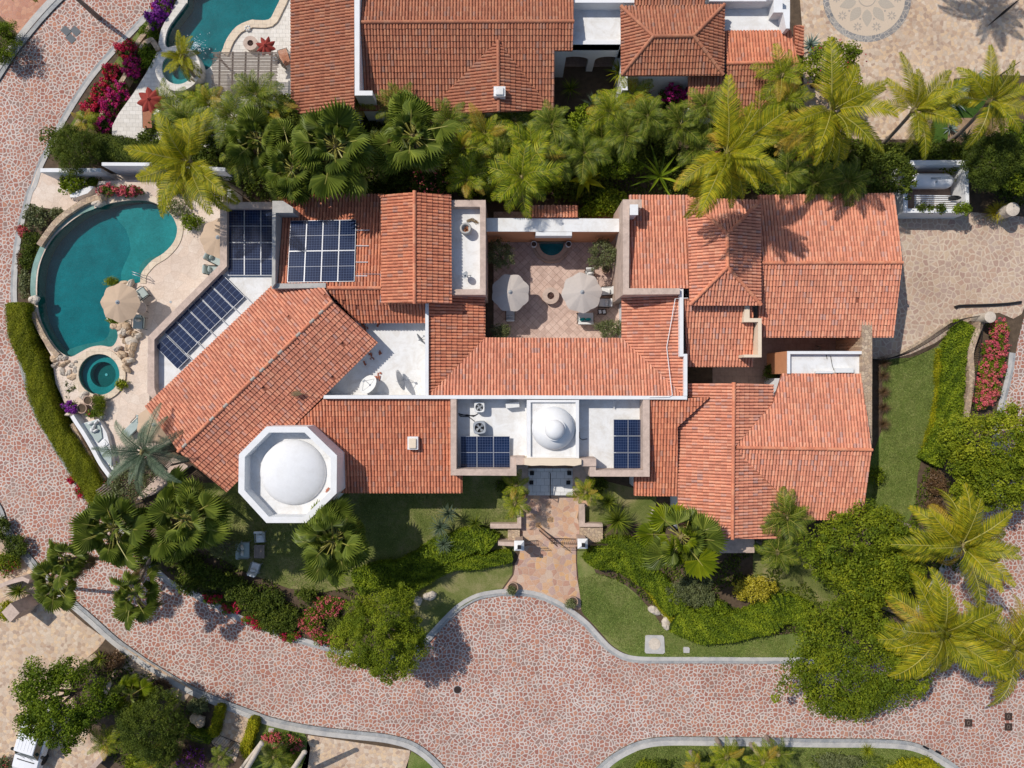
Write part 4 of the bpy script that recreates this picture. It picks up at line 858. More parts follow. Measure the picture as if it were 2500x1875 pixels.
# air conditioners
def fan_unit(t, x, y, z, w, h, rz, label, mat, dark):
    c = P(t, x, y, z+h); r = thing('air_conditioner', label, 'air conditioner', (c.x, c.y, z), rz)
    m = MB(); o = (0, 0)
    R_ = w*.5
    n = 28; out = []
    for k in range(n):
        a = 2*PI*k/n; ca, sa = math.cos(a), math.sin(a); s = 1/(abs(ca)**5+abs(sa)**5)**.2; out.append(Vector((ca*s*R_, sa*s*R_, 0)))
    inn = [Vector((w*.38*math.cos(2*PI*k/n), w*.38*math.sin(2*PI*k/n), 0)) for k in range(n)]
    v = [(p.x, p.y, 0) for p in out]+[(p.x, p.y, h-.04) for p in out]+[(p.x*.94, p.y*.94, h) for p in out]+[(p.x, p.y, h-.01) for p in inn]+[(p.x, p.y, h-.2) for p in inn]
    fs = [[i+n*L, (i+1) % n+n*L, (i+1) % n+n*(L+1), i+n*(L+1)] for L in range(4) for i in range(n)]
    m.mesh(v, fs); q = m; o = None
    def bl(mm, name, mat, par=r):
        me = bpy.data.meshes.new(name); me.from_pydata(mm.v, [], mm.f); me.materials.append(mat); ob = bpy.data.objects.new(name, me); return link(ob, par)
    bl(m, 'casing', mat)
    m = MB(); disc(m, Vector((0, 0, 0)), 0, w*.38, h-.24, h-.21, n); bl(m, 'well', M['iron'])
    m = MB()
    for k in range(4):
        a = PI/2*k+.5; d = Vector((math.cos(a), math.sin(a), 0)); s = Vector((-d.y, d.x, 0))
        m.mesh([d*.05+s*.03+Vector((0, 0, h-.12)), d*w*.34+s*w*.16+Vector((0, 0, h-.1)), d*w*.34-s*w*.1+Vector((0, 0, h-.16)), d*.05-s*.03+Vector((0, 0, h-.15))], [[0, 1, 2, 3]])
    disc(m, Vector((0, 0, 0)), 0, .09, h-.2, h-.08, 12); bl(m, 'fan', M['grey'])
    m = MB()
    for k in range(5): rr = w*.38*(k+1)/5.3; m.tube([(rr*math.cos(a), rr*math.sin(a), h-.005) for a in [2*PI*j/20 for j in range(21)]], .004, 3, cap=False)
    bl(m, 'grille', dark)
fan_unit('C2', 1902, 222, 3.7, .72, .75, 0, 'beige white air conditioner, upper of two units left of the small dome', M['wcushion'], M['grey'])
fan_unit('C2', 1903, 395, 3.7, .86, .8, .1, 'grey air conditioner with dark fan well, just above three solar panels', M['grey'], M['iron'])
c = P('C3', 40, 205, 4.3); m = MB(); m.box((c.x, c.y, 4.05), (.95, .38, .55), .1, bev=.03); r = m.build('split_unit', M['wcushion']); tag(r, 'slim white split air conditioner lying near the small dome platform', 'air conditioner')
m = MB(); z = 3.74
for pp in ([('C2', 1730, 290), ('C2', 1800, 285), ('C2', 1850, 300), ('C2', 1890, 275)], [('C2', 1740, 300), ('C2', 1810, 300), ('C2', 1860, 340)], [('C2', 1725, 275), ('C2', 1790, 292), ('C2', 1870, 290)]): m.tube([P(*q, z) for q in pp], .03, 5)
tag(m.build('insulated_pipe', M['iron']), 'black insulated pipes curling to the two fan units', 'pipe')
m = MB(); m.tube([P('C3', 895, 160, 3.9), P('C3', 897, 228, 3.9)], .04, 6); tag(m.build('drain_pipe', M['wwall']), 'short white pipe at the top of the right hand entrance terrace', 'pipe')
m = MB(); m.tube([P('C3', 603, 430, 3.75), P('C3', 604, 480, 3.75), P('C3', 630, 497, 3.75), P('C3', 670, 488, 3.75)], .025, 5); tag(m.build('loose_cable', M['iron']), 'black cable curling beside the small dome block', 'cable')
m = MB(); m.tube([P('B3', 1520, 925, 5.15), P('B3', 1412, 930, 5.0), P('B3', 1340, 1340, 4.6), P('C3', 1370, -20, 4.9), P('C3', 1388, 120, 5.1), P('C3', 1360, 135, 5.1), P('C3', 1200, 138, 5.1), P('C3', 1140, 157, 4.9)], .028, 6); tag(m.build('conduit', M['wwall']), 'thin white conduit crossing the roof east of the courtyard', 'conduit')
m = MB(); m.tube([P('B2', 860, 722, 5.1), P('B2', 1066, 722, 5.25), P('B2', 1068, 960, 4.95)], .022, 6); tag(m.build('conduit', M['alu']), 'grey conduit running from the roof array down beside the raised gable', 'conduit')
m = MB()
for pp in ([(1680, 1415), (1695, 1500), (1720, 1560)], [(1645, 1405), (1650, 1440)], ): m.tube([P('B4', x-1100, y, 3.68) for x, y in pp], .02, 5)
tag(m.build('loose_cable', M['iron']), 'dark cable lying across the small east flat roof', 'cable')
for (x0, y0, x1, y1, lb) in ((455, 1540, 600, 1560, 'left'), (625, 1515, 775, 1555, 'right')):
    m = MB(); m.prism(PL('B4', R4(x0, y0, x1, y1), 3.95), 3.66, 3.95); tag(m.build('roof_box', M['wcushion']), '%s white box at the lower edge of the small east flat roof' % lb, 'box')
# satellite dishes
def dish(t, x, y, z, r, az, tilt, label, mat='wcushion', legs=False, h=.9):
    g = thing('satellite_dish', label, 'satellite dish', tuple(P(t, x, y, z+h).xy)+(z,))
    c = Vector((0, 0, h)); d = Vector((math.cos(az)*math.cos(tilt), math.sin(az)*math.cos(tilt), math.sin(tilt)))
    s = d.cross(Vector((0, 0, 1))).normalized(); u = s.cross(d)
    def bl(mm, name, mt):
        me = bpy.data.meshes.new(name); me.from_pydata([tuple(p) for p in mm.v], [], mm.f); me.polygons.foreach_set('use_smooth', np.array(mm.sm, dtype=bool)); me.materials.append(mt); link(bpy.data.objects.new(name, me), g)
    m = MB(); n = 28; vs = []
    for k in range(6):
        rr = r*k/5
        for j in range(n): a = 2*PI*j/n; vs.append(c+s*rr*math.cos(a)+u*rr*math.sin(a)+d*(rr*rr*.28/r))
    fs = [[i*n+k, i*n+(k+1) % n, (i+1)*n+(k+1) % n, (i+1)*n+k] for i in range(5) for k in range(n)]; m.mesh(vs, fs, 0, True); bl(m, 'reflector', M[mat])
    m = MB(); f = c+d*r*.95; m.tube([c-u*r*.9+d*.2*r, f], .02, 5)
    if legs: m.tube([c+s*r*.8+d*.2*r, f], .015, 5); m.tube([c-s*r*.8+d*.2*r, f], .015, 5)
    m.box(tuple(f), (.12, .12, .12)); bl(m, 'feed_arm', M['grey'])
    m = MB(); m.tube([(0, 0, 0), c-d*.08], .035, 6); m.tube([(.3, .1, 0), c*.6], .02, 5); m.tube([(-.2, .3, 0), c*.6], .02, 5); bl(m, 'mast', M['grey'])
dish('B2', 1790, 733, 4.3, .26, PI*.9, .7, 'small grey satellite dish below the round flue on the narrow white roof', 'grey', h=.6)
dish('C2', 975, 40, 3.2, .72, PI*.75, .9, 'large white satellite dish leaning at the bottom of the white roof', legs=True, h=.6)
dish('B2', 1215+0, 1625, 3.2, .75, PI*.1, .12, 'large satellite dish standing edge on beside the leaning white one', 'alu', legs=True, h=.7)
dish('B2', 1395, 1275, 3.2, .42, PI*.2, .1, 'thin edge on satellite dish in the upper right of the white roof', 'grey', h=1.0)
# round flue with leaves
c = P('B2', 1786, 335, 5.05); g = thing('roof_flue', 'squat grey flue filled with dead leaves on the narrow white roof', 'flue', (c.x, c.y, 4.3))
m = MB(); m.lathe((c.x, c.y, 4.3), [(.36, 0), (.40, .5), (.40, .68), (.36, .75), (.27, .75), (.27, .5), (.001, .48)], 20); m.build('casing', M['concrete'], g)
m = MB()
for k in range(14): m.box((c.x+RS.uniform(-.15, .15), c.y+RS.uniform(-.15, .15), 4.82), (.22, .05, .02), RS.uniform(0, 3))
m.build('leaves', M['teak'], g)
m = MB()
for k in range(16): a = P('B2', 1790+RS.uniform(0, 20), 275+RS.uniform(-10, 10), 4.36); m.tube([a, P('B2', 1840+RS.uniform(0, 10), 262+RS.uniform(-14, 14), 4.42), P('B2', 1890+RS.uniform(-20, 15), 290+RS.uniform(-25, 15), 4.36)], .012, 3)
tag(m.build('dry_frond', M['p_dead']), 'brown fallen frond curled above the squat flue', 'palm frond')
m = MB(); c = P('C2', 390, 110, 5.25)
for k in range(50): a = RS.uniform(1.9, 4.0); l = RS.uniform(.25, .75); m.tube([c+Vector((.15, 0, 0)), c+Vector((math.cos(a)*l, math.sin(a)*l*.6, .05))], .012, 3)
m.tube([c, c+Vector((.85, -.0, .0))], .015, 4); tag(m.build('dry_frond', M['p_dead']), 'pale dead fan leaf lying on the diagonal red roof above the octagon', 'palm frond')
# ================================================================ UMBRELLAS AND FURNITURE
def local(mm, name, mt, par):
    me = bpy.data.meshes.new(name); me.from_pydata([tuple(p) for p in mm.v], [], mm.f)
    me.polygons.foreach_set('use_smooth', np.array(mm.sm, dtype=bool))
    at = me.attributes.new('rnd', 'FLOAT', 'FACE'); at.data.foreach_set('value', np.array(mm.r, dtype=np.float32))
    me.materials.append(mt); o = bpy.data.objects.new(name, me); return link(o, par)
def umbrella(t, x, y, z, r, h, mat, label, rot=0, star=0, tiltx=0):
    c = P(t, x, y, z+h+.35); g = thing('patio_umbrella', label, 'umbrella', (c.x, c.y, z), rot)
    m = MB(); n = 8; rings = 6; vs = []
    for i in range(rings+1):
        f = i/rings
        for k in range(n*6):
            a = 2*PI*k/(n*6); w = abs(((k/6) % 1)-.5)*2     # 1 on a rib, 0 between ribs
            rr = r*f*(1-(.10+star)*(1-w)**1.0*f**1.2*(1 if star else .9)); zz = h+.42*r/1.5*(1-f**1.15)-(.035+star*.5)*(1-w)*f*r/1.4
            vs.append((rr*math.cos(a), rr*math.sin(a), zz))
    N = n*6; fs = [[i*N+k, (i+1)*N+k, (i+1)*N+(k+1) % N, i*N+(k+1) % N] for i in range(rings) for k in range(N)]; m.mesh(vs, fs, 0, False)
    local(m, 'canopy', M[mat], g)
    m = MB(); m.lathe((0, 0, h+.42*r/1.5-.04), [(.16, 0), (.13, .05), (.03, .09), (.02, .16), (.001, .17)], 12); local(m, 'finial', M[mat] if star else M['grey'], g)
    m = MB(); m.tube([(0, 0, .02), (0, 0, h+.4*r/1.5)], .028, 8); local(m, 'pole', M['dkwood'], g)
    for k in range(n):
        a = 2*PI*k/n; m = MB(); m.tube([(.03*math.cos(a), .03*math.sin(a), h+.40*r/1.5-.03), (r*.99*math.cos(a), r*.99*math.sin(a), h-.025)], .012, 4); local(m, 'rib', M['dkwood'], g)
    m = MB(); m.lathe((0, 0, 0), [(.32, 0), (.32, .05), (.07, .09), (.05, .3)], 20); local(m, 'base', M['grey'], g)
    return g
umbrella('B1', 992, 960, DZ, 1.42, 2.15, 'khaki', 'tan umbrella over the two padded chairs at the edge of the kidney pool', PI/2-.03)
umbrella('B1', 1838, 412, DZ, 1.45, 2.0, 'khaki', 'tan umbrella half hidden by the parapet right of the pool', PI/2)
umbrella('C1', 1300, 370, DZ, 1.45, 2.0, 'khaki', 'tan umbrella under the corner of the diagonal roof by the date palm', .3)
umbrella('B3', 22, 875, LZ+.03, 1.40, 2.3, 'greige', 'grey umbrella in the shaded left half of the courtyard', .35)
umbrella('B3', 628, 875, LZ+.03, 1.48, 2.3, 'greige', 'pale grey umbrella in the sunny right half of the courtyard', .1)
umbrella('A1', 1245, 830, DZ, .98, 2.1, 'red', 'half closed dark red umbrella over a wooden lounger', .2, star=.2)
umbrella('A2', 85, 370, DZ, .75, 2.1, 'red', 'small folded dark red umbrella beside the round fire pit', .5, star=.3)
def place(g, t, x, y, z): c = P(t, x, y, z); g.location = (c.x, c.y, g.location.z)
def chair(t, x, y, z, rz, label, w=.75, d=.8, mat='cushion', frame='iron', arms=True, pil='pillow', group=None, long=0, cat='chair', name='lounge_chair', npil=1, tex=None):
    c = P(t, x, y, z+.5); g = thing(name, label, cat, (c.x, c.y, z), rz, group)
    m = MB(); m.box((0, 0, .40), (w-.12, d+long-.06, .16), bev=.04); m.v = [(a, b-long/2, c_) for a, b, c_ in m.v]; local(m, 'seat_cushion', M[mat], g)
    m = MB(); m.box((0, d/2-.05, .66), (w-.14, .16, .5), bev=.05); m.v = [(a, b+(c_-.4)*.25, c_) for a, b, c_ in m.v]; local(m, 'backrest', M[mat], g)
    for i in range(npil):
        m = MB(); m.blob(((i-(npil-1)/2)*.42+.03, d/2-.26, .62), (.46, .22, .34), .2*i, 10, amp=.05); local(m, 'pillow', M[pil], g)
    m = MB(); hx, hy = w/2-.04, d/2-.04
    m.tube([(-hx, -hy-long, .3), (hx, -hy-long, .3), (hx, hy, .3), (-hx, hy, .3), (-hx, -hy-long, .3)], .02, 5); local(m, 'frame', M[frame], g)
    for sx in (-1, 1):
        if arms:
            m = MB(); m.tube([(sx*hx, hy+.1, .85), (sx*hx, hy-.1, .62), (sx*hx, -hy+.05, .6), (sx*hx, -hy, .45)], .026, 5); local(m, 'armrest', M[frame], g)
        for yy in (-hy-long, hy): m = MB(); m.tube([(sx*hx, yy, .3), (sx*hx*1.05, yy*1.04, 0)], .02, 5); local(m, 'leg', M[frame], g)
    return g
chair('B1', 1185, 890, DZ, 2.2, 'padded sage armchair with beige pillows above the pool umbrella table', npil=2, w=.9, d=.9)
chair('B1', 1165, 1135, DZ, .15-PI*.07, 'padded sage armchair with beige pillow below the pool umbrella', w=.9, d=.9)
chair('B1', 1788, 690, DZ, PI*.48, 'pale green lounger jutting out from under the parapet, lower of the two', long=.6, pil='cushion')
chair('B1', 1800, 590, DZ, PI*.35, 'pale green lounger under the half hidden tan umbrella', long=.5, pil='cushion')
chair('C1', 1160, 350, DZ, -PI*.25, 'pale green lounger beside the tan umbrella under the roof corner', long=.9, pil='cushion')
def rtable(t, x, y, z, r, h, label, top='travertine', leg='iron'):
    c = P(t, x, y, z+h); g = thing('round_table', label, 'table', (c.x, c.y, z))
    m = MB(); disc(m, Vector((0, 0, 0)), 0, r, h-.04, h, 28); local(m, 'tabletop', M[top], g)
    for k in range(4): a = PI/4+PI/2*k; m = MB(); m.tube([(r*.2*math.cos(a), r*.2*math.sin(a), h-.05), (r*.5*math.cos(a), r*.5*math.sin(a), h*.5), (r*.85*math.cos(a), r*.85*math.sin(a), 0)], .018, 5); local(m, 'leg', M[leg], g)
rtable('B1', 1190, 1010, DZ, .42, .55, 'small stone topped table between the two padded pool chairs')
# courtyard furniture
FZ = LZ+.03
chair('B3', 835, 865, FZ, -PI/2+.05, 'dark wood armchair with white cushion, upper right of the sunny umbrella', mat='wcushion', frame='dkwood', pil='wcushion')
chair('B3', 815, 965, FZ, -PI/2-.05, 'dark wood armchair with white cushion, middle right of the sunny umbrella', mat='wcushion', frame='dkwood', pil='wcushion')
chair('B3', 690, 735, FZ, .0, 'white cushioned armchair peeking out above the sunny courtyard umbrella', mat='wcushion', frame='dkwood', pil='wcushion')
chair('B3', 655, 1090, FZ, PI, 'two seat dark wood sofa with teal pillows below the sunny umbrella', w=1.3, mat='wcushion', frame='dkwood', pil='teal', npil=2, cat='sofa', name='sofa')
chair('B3', 20, 1065, FZ, PI, 'white cushioned armchair below the shaded grey umbrella', mat='wcushion', frame='dkwood', pil='wcushion')
c = P('B3', 795, 1040, FZ+.5); g = thing('side_table', 'dark wood side table with white napkins right of the courtyard sofa', 'table', (c.x, c.y, FZ))
m = MB(); m.box((0, 0, .47), (.66, .42, .05), bev=.01); local(m, 'tabletop', M['dkwood'], g)
for sx in (-1, 1):
    for sy in (-1, 1): m = MB(); m.box((sx*.28, sy*.16, .22), (.05, .05, .44)); local(m, 'leg', M['dkwood'], g)
for sx in (-1, 1): m = MB(); m.box((sx*.15, 0, .51), (.2, .26, .03), .2, bev=.008); local(m, 'napkin', M['wcushion'], g)
# fire pits
def firepit(t, x, y, z, r, h, label, mat='cantera'):
    c = P(t, x, y, z+h); g = thing('fire_pit', label, 'fire pit', (c.x, c.y, z))
    m = MB(); m.lathe((0, 0, 0), [(r*.92, 0), (r*.92, h-.1), (r, h-.08), (r, h), (r*.42, h), (r*.42, h-.2)], 40, sm=False); local(m, 'ring', M[mat], g)
    m = MB()
    disc(m, Vector((0, 0, 0)), 0, r*.43, h-.2, h-.12, 20)
    rr = random.Random(3)
    for k in range(26): a = rr.uniform(0, 6.28); q = rr.uniform(0, r*.36); m.blob((q*math.cos(a), q*math.sin(a), h-.09), (.1, .09, .08), a, 6, seed=k)
    local(m, 'lava_rock', M['lavarock'], g)
firepit('B3', 362, 905, FZ, .62, .5, 'round stone fire pit between the two courtyard umbrellas')
firepit('A1', 2112, 362, DZ, .52, .5, 'round pale fire pit on the neighbouring pool deck')
# courtyard fountain
c = P('B3', 368, 462, FZ+.4); fz = FZ
g = thing('wall_fountain', 'half round teal fountain basin against the courtyard wall', 'fountain', (c.x, c.y, fz))
def half(r, n=24, ys=1.0, y0=0): return [Vector((r*math.cos(-PI*k/n), y0+r*ys*math.sin(-PI*k/n), 0)) for k in range(n+1)]
R0 = 100*K/FP*(H-.7); m = MB(); o_, i_ = half(R0*1.42), half(R0*1.05)
m.prism(o_+i_[::-1], 0, .45); m.prism(half(R0*1.62)+half(R0*1.43)[::-1], 0, .3); local(m, 'basin_wall', M['clay'], g)
m = MB(); m.prism(half(R0*1.04), 0, .12); local(m, 'basin', M['plaster'], g)
m = MB(); m.face([(p.x, p.y, .4) for p in half(R0*1.04)]); local(m, 'water', M['water'], g)
def pot(t, x, y, z, r, h, label, mat='clay', soil=True, name='clay_pot', cat='pot'):
    c = P(t, x, y, z+h); g = thing(name, label, cat, (c.x, c.y, z))
    m = MB(); m.lathe((0, 0, 0), [(r*.6, 0), (r*.9, h*.4), (r*.95, h*.8), (r, h*.9), (r, h), (r*.84, h), (r*.82, h*.86)], 24); local(m, 'vessel', M[mat], g)
    m = MB(); disc(m, Vector((0, 0, 0)), 0, r*.84, h*.8, h*.88, 20); local(m, 'soil', M['soil'] if soil else M['dkwood'], g); return g
pot('B3', 220, 468, FZ, .22, .9, 'white ceramic jar on the left end of the courtyard fountain', 'wcushion', False)
pot('B3', 513, 468, FZ, .22, .9, 'white ceramic jar on the right end of the courtyard fountain', 'wcushion', False)
pot('B3', 828, 682, FZ, .34, .5, 'terracotta pot of the olive bush in the courtyard corner')
pot('C3', 45, 135-930+930, .14, .3, .01, 'x') if False else None
pot('D3', 42, 138, LZ+.04, .40, .55, 'clay pot with pale succulent left of the path where it meets the road')
pot('D3', 548, 258, LZ+.04, .40, .55, 'clay pot with pale succulent right of the path where it meets the road')
pot('C3', 610, 925, LZ, .52, .6, 'wide clay pot holding a palm right of the entrance steps')
pot('C3', 95, 965, LZ, .52, .6, 'wide clay pot holding a palm left of the entrance steps')
pot('C1', 740, 165, DZ, .34, .5, 'clay pot nearest the small spa on the pool terrace', 'clay')
pot('C1', 688, 232, DZ, .38, .5, 'clay pot beside the purple flowers on the pool terrace', 'clay')
pot('C1', 800, 212, DZ, .26, .45, 'dark clay pot right of the purple flowers on the pool terrace', 'clay')
pot('C1', 806, 132, DZ, .22, .4, 'small clay pot just below the spa rim', 'clay')
# square black lamps on the landing and the black handrail
k = 0
for x, y in ((203, 778), (518, 778), (199, 862), (512, 862)):
    c = P('C3', x, y, 1.1); g = thing('floor_lantern', '%s of the four square black lanterns on the entrance steps' % ['upper left', 'upper right', 'lower left', 'lower right'][k], 'lantern', (c.x, c.y, .72 if y < 800 else .42), group='black lanterns on the entrance steps'); k += 1
    m = MB(); m.box((0, 0, .2), (.26, .26, .4), bev=.02); local(m, 'body', M['iron'], g); m = MB(); m.box((0, 0, .41), (.30, .30, .03)); m.box((0, 0, .45), (.1, .1, .05)); local(m, 'lid', M['iron'], g)
m = MB(); a, b = P('C3', 358, 782, 1.6), P('C3', 358, 990, 1.1); m.tube([a, b], .035, 6)
for f in (0, .5, 1): q = lerp(a, b, f); m.tube([q, Vector((q.x, q.y, .1))], .025, 6)
tag(m.build('handrail', M['iron']), 'black iron handrail down the middle of the entrance steps', 'handrail')
# gate posts and gates
def post(t, x, y, w, h, label):
    c = P(t, x, y, h+.35); g = thing('gate_post', label, 'gate post', (c.x, c.y, LZ))
    m = MB(); m.box((0, 0, h/2), (w*.8, w*.8, h)); local(m, 'shaft', M['cantera'], g)
    m = MB(); w2 = w/2; m.box((0, 0, h+.05), (w, w, .1)); m.mesh([(-w2, -w2, h+.101), (w2, -w2, h+.101), (w2, w2, h+.101), (-w2, w2, h+.101), (0, 0, h+.42)], [[0, 1, 4], [1, 2, 4], [2, 3, 4], [3, 0, 4]]); local(m, 'cap', M['wwall'], g)
    m = MB(); m.box((0, .03, h+.55), (.2, .2, .3)); m.box((0, .03, h+.72), (.26, .26, .04)); local(m, 'lantern', M['iron'], g); return c
pa = post('C3', 95, 1395, .72, 1.9, 'white capped gate post with lantern on the left of the entrance path')
pb = post('C3', 632, 1378, .72, 1.9, 'white capped gate post with lantern on the right of the entrance path')
def ironpanel(a, b, z0, z1, label, name='iron_gate', cat='gate', mat='bronze', n=14, group=None):
    a, b = Vector((a.x, a.y, 0)), Vector((b.x, b.y, 0)); c = (a+b)/2; g = thing(name, label, cat, (c.x, c.y, z0), group=group); a -= c; b -= c
    m = MB(); h = z1-z0; up = Vector((0, 0, 1))
    m.tube([a+up*.08, b+up*.08, b+up*h, a+up*h, a+up*.08], .022, 4, sm=False); m.tube([a+up*h*.8, b+up*h*.8], .018, 4, sm=False); local(m, 'frame', M[mat], g)
    m = MB()
    for k in range(1, n): q = lerp(a, b, k/n); m.tube([q+up*.08, q+up*h], .011, 4, sm=False)
    for k in range(1, n, 2): q = lerp(a, b, (k+.5)/n); m.tube([q+up*h*.8+Vector((.05*math.cos(t_), .0, .05*math.sin(t_)))*1.0 for t_ in [2*PI*j/8 for j in range(9)]], .008, 3, cap=False)
    local(m, 'bars', M[mat], g); return g
ironpanel(P('C3', 265, 1265, 2.0), P('C3', 420, 1400, 2.0), LZ+.05, 2.0, 'left iron gate leaf standing open across the entrance path')
ironpanel(P('C3', 365, 1372, 2.0), P('C3', 600, 1380, 2.0), LZ+.05, 2.0, 'right iron gate leaf joining the right hand gate post')
ironpanel(P('C3', 140, 1390, 1.7), P('C3', 260, 1385, 1.7), LZ+.05, 1.7, 'short iron railing between left gate post and left gate leaf', n=8)
ironpanel(P('C3', 690, 1385, 1.7), P('C3', 845, 1385, 1.7), LZ+.05, 1.7, 'short iron railing right of the right hand gate post', n=10)
ironpanel(P('A4', 2050, 110, 1.9), P('A4', 2190, -20, 1.9), LZ, 1.9, 'upper black iron gate leaf at the right edge of the parking court', mat='iron')
ironpanel(P('A4', 2010, 640, 1.9), P('A4', 2180, 520, 1.9), LZ, 1.9, 'lower black iron gate leaf beside the agave bed', mat='iron')
ironpanel(P('D1', 890, 1090, 1.3), P('D1', 1030, 1190, 1.3), LZ, 1.3, 'black iron gate between the two large trees at bottom left', mat='iron')
ironpanel(P('D1', 1570, 1390, 1.4), P('D1', 1710, 1440, 1.4), LZ, 1.4, 'black iron railing left of the small garden gate at the bottom', mat='iron', n=8)
ironpanel(P('D1', 1790, 1470, 1.6), P('D1', 2010, 1560, 1.6), LZ, 1.6, 'dark iron double gate at the foot of the stone path', mat='iron', n=12)
# planter walls along the path
def lowwall(t, pts, z, label, mat='cantera', name='garden_wall', cat='wall', z0=0):
    m = MB(); m.prism(PL(t, pts, z), z0, z); o = m.build(name, M[mat]); return tag(o, label, cat)
lowwall('C3', [(78, 1090), (112, 1090), (112, 1245), (-150, 1245), (-150, 1205), (78, 1205)], .75, 'low cantera planter wall left of the entrance path')
lowwall('C3', [(602, 1040), (650, 1040), (650, 1200), (800, 1205), (800, 1232), (602, 1232)], .75, 'low cantera planter wall right of the entrance path')
lowwall('C3', [(0, 1258), (100, 1258), (100, 1360), (0, 1360)], .5, 'low rubble block beside the left gate post', 'rubble')
lowwall('C3', [(606, 1238), (800, 1238), (800, 1362), (606, 1362)], .55, 'low rubble block above the right gate post', 'rubble')
lowwall('C2', [(2060, 1355), (2200, 1362), (2200, 1395), (2060, 1388)], 1.3, 'short cantera wall running left from the left gate post')
lowwall('A1', [(340, 1420), (620, 1418), (850, 1420), (850, 1450), (520, 1452), (340, 1452)], 1.9, 'white boundary wall with pink plant bed, west end', 'wwall')
lowwall('A1', [(858, 1370), (1300, 1372), (1900, 1415), (1900, 1445), (1300, 1400), (858, 1398)], 2.6, 'white boundary wall under the coconut palm above the pool', 'wwall')
lowwall('A1', [(1920, 1590), (1950, 1590), (1950, 1660), (1920, 1660)], 2.2, 'short white wall end beside the flat roof above the pool', 'wwall')
lowwall('A1', [(590, 1635), (760, 1570), (795, 1575), (740, 1630), (640, 1665), (590, 1665)], 1.0, 'white planter wall curving under the bright green shrub', 'wwall')
w = smooth(PL('A1', [(1280, 175), (1150, 340), (1090, 480), (1030, 640), (940, 760), (880, 860), (830, 1000), (815, 1130)], 1.0), 4); m = MB(); m.prism(strip(w, .32, 1), 0, 1.0); tag(m.build('stone_wall', M['rubble']), 'rubble stone wall winding under the magenta flowers, inner line', 'wall')
w = smooth(PL('A1', [(960, 560), (870, 760), (700, 940), (600, 1080), (500, 1200)], .6), 4); m = MB(); m.prism(strip(w, .3, 1), 0, .6); tag(m.build('stone_wall', M['rubble']), 'low rubble stone wall beside the road under the red flowers', 'wall')
w = smooth(PL('A1', [(1170, 400), (1210, 345), (1270, 315), (1300, 330), (1350, 410)], 1.3), 4); m = MB(); m.prism(strip(w, .35, -1), 0, 1.3); tag(m.build('stone_wall', M['rubble']), 'short hooked rubble wall beside the round neighbouring spa', 'wall')
w = smooth(PL('B4', [(1835, 1120), (1780, 1250), (1740, 1400), (1750, 1600), ('C4', 1720, 200), ('C4', 1700, 330)], .9), 4); m = MB(); m.prism(strip(w, .42, 1), 0, .9); tag(m.build('stone_wall', M['rubble']), 'rubble wall between the green bank and the pink flower bed at right', 'wall')
w = smooth(PL('C1', [(585, 370), (680, 560), (760, 700), (860, 850)], 1.25), 4); m = MB(); m.prism(strip(w, .32, 1), 0, 1.25); tag(m.build('stone_wall', M['rubble']), 'stone wall between the long hedge and the white bench', 'wall')
w = smooth(PL('B4', [(935, 1440), (1060, 1440), (1220, 1395), (1400, 1300), (1560, 1190), (1690, 1110), (1850, 1072)], LZ+.9), 4)
g = thing('iron_fence', 'curved black iron fence between the flagstone driveway and the lawn', 'fence', tuple(w[len(w)//2].xy)+(LZ,)); m = MB()
for i in range(len(w)-1):
    a, b = w[i], w[i+1]
    m.tube([Vector((a.x, a.y, LZ+.95)), Vector((b.x, b.y, LZ+.95))], .02, 4, sm=False)
m.build('rail', M['iron'], g); m = MB(); L = 0
for i in range(len(w)-1):
    for k in range(5): q = lerp(w[i], w[i+1], k/5); m.tube([Vector((q.x, q.y, LZ)), Vector((q.x, q.y, LZ+1.05))], .013, 4, sm=False)
m.build('bars', M['iron'], g)
m = MB(); m.prism(strip(w, .22, 1), 0, LZ+.08); tag(m.build('kerb_wall', M['rubble']), 'low stone footing under the curved iron fence', 'wall')
a, b = [('B4', 1870, 1130), ('B4', 1850, 1300), ('B4', 1800, 1659), ('C4', 1790, 280)], 1.2
w = smooth([P(*q, 1.2) for q in a], 5); m = MB()
for i in range(len(w)-1):
    m.tube([Vector((w[i].x, w[i].y, .3)), Vector((w[i+1].x, w[i+1].y, .3))], .02, 4); m.tube([Vector((w[i].x, w[i].y, 1.2)), Vector((w[i+1].x, w[i+1].y, 1.2))], .02, 4)
    for k in range(4): q = lerp(w[i], w[i+1], k/4); m.tube([Vector((q.x, q.y, .1)), Vector((q.x, q.y, 1.25))], .012, 4, sm=False)
tag(m.build('iron_fence', M['iron']), 'black iron fence standing in the pink flower bed at right', 'fence')
def pillar(t, x, y, r, h, label):
    c = P(t, x, y, h); m = MB(); m.lathe((c.x, c.y, 0), [(r*.95, 0), (r*.95, h-.12), (r*1.03, h-.1), (r*1.03, h-.02), (r*.8, h), (.001, h+.02)], 28, sm=False); tag(m.build('stone_pillar', M['boulder2']), label, 'pillar')
pillar('B4', 1930, 1085, .40, 1.7, 'round pale pillar at the end of the curved iron fence')
pillar('B4', 2120, 175, .48, 1.9, 'round pale pillar beside the yellow bush at the top of the driveway')
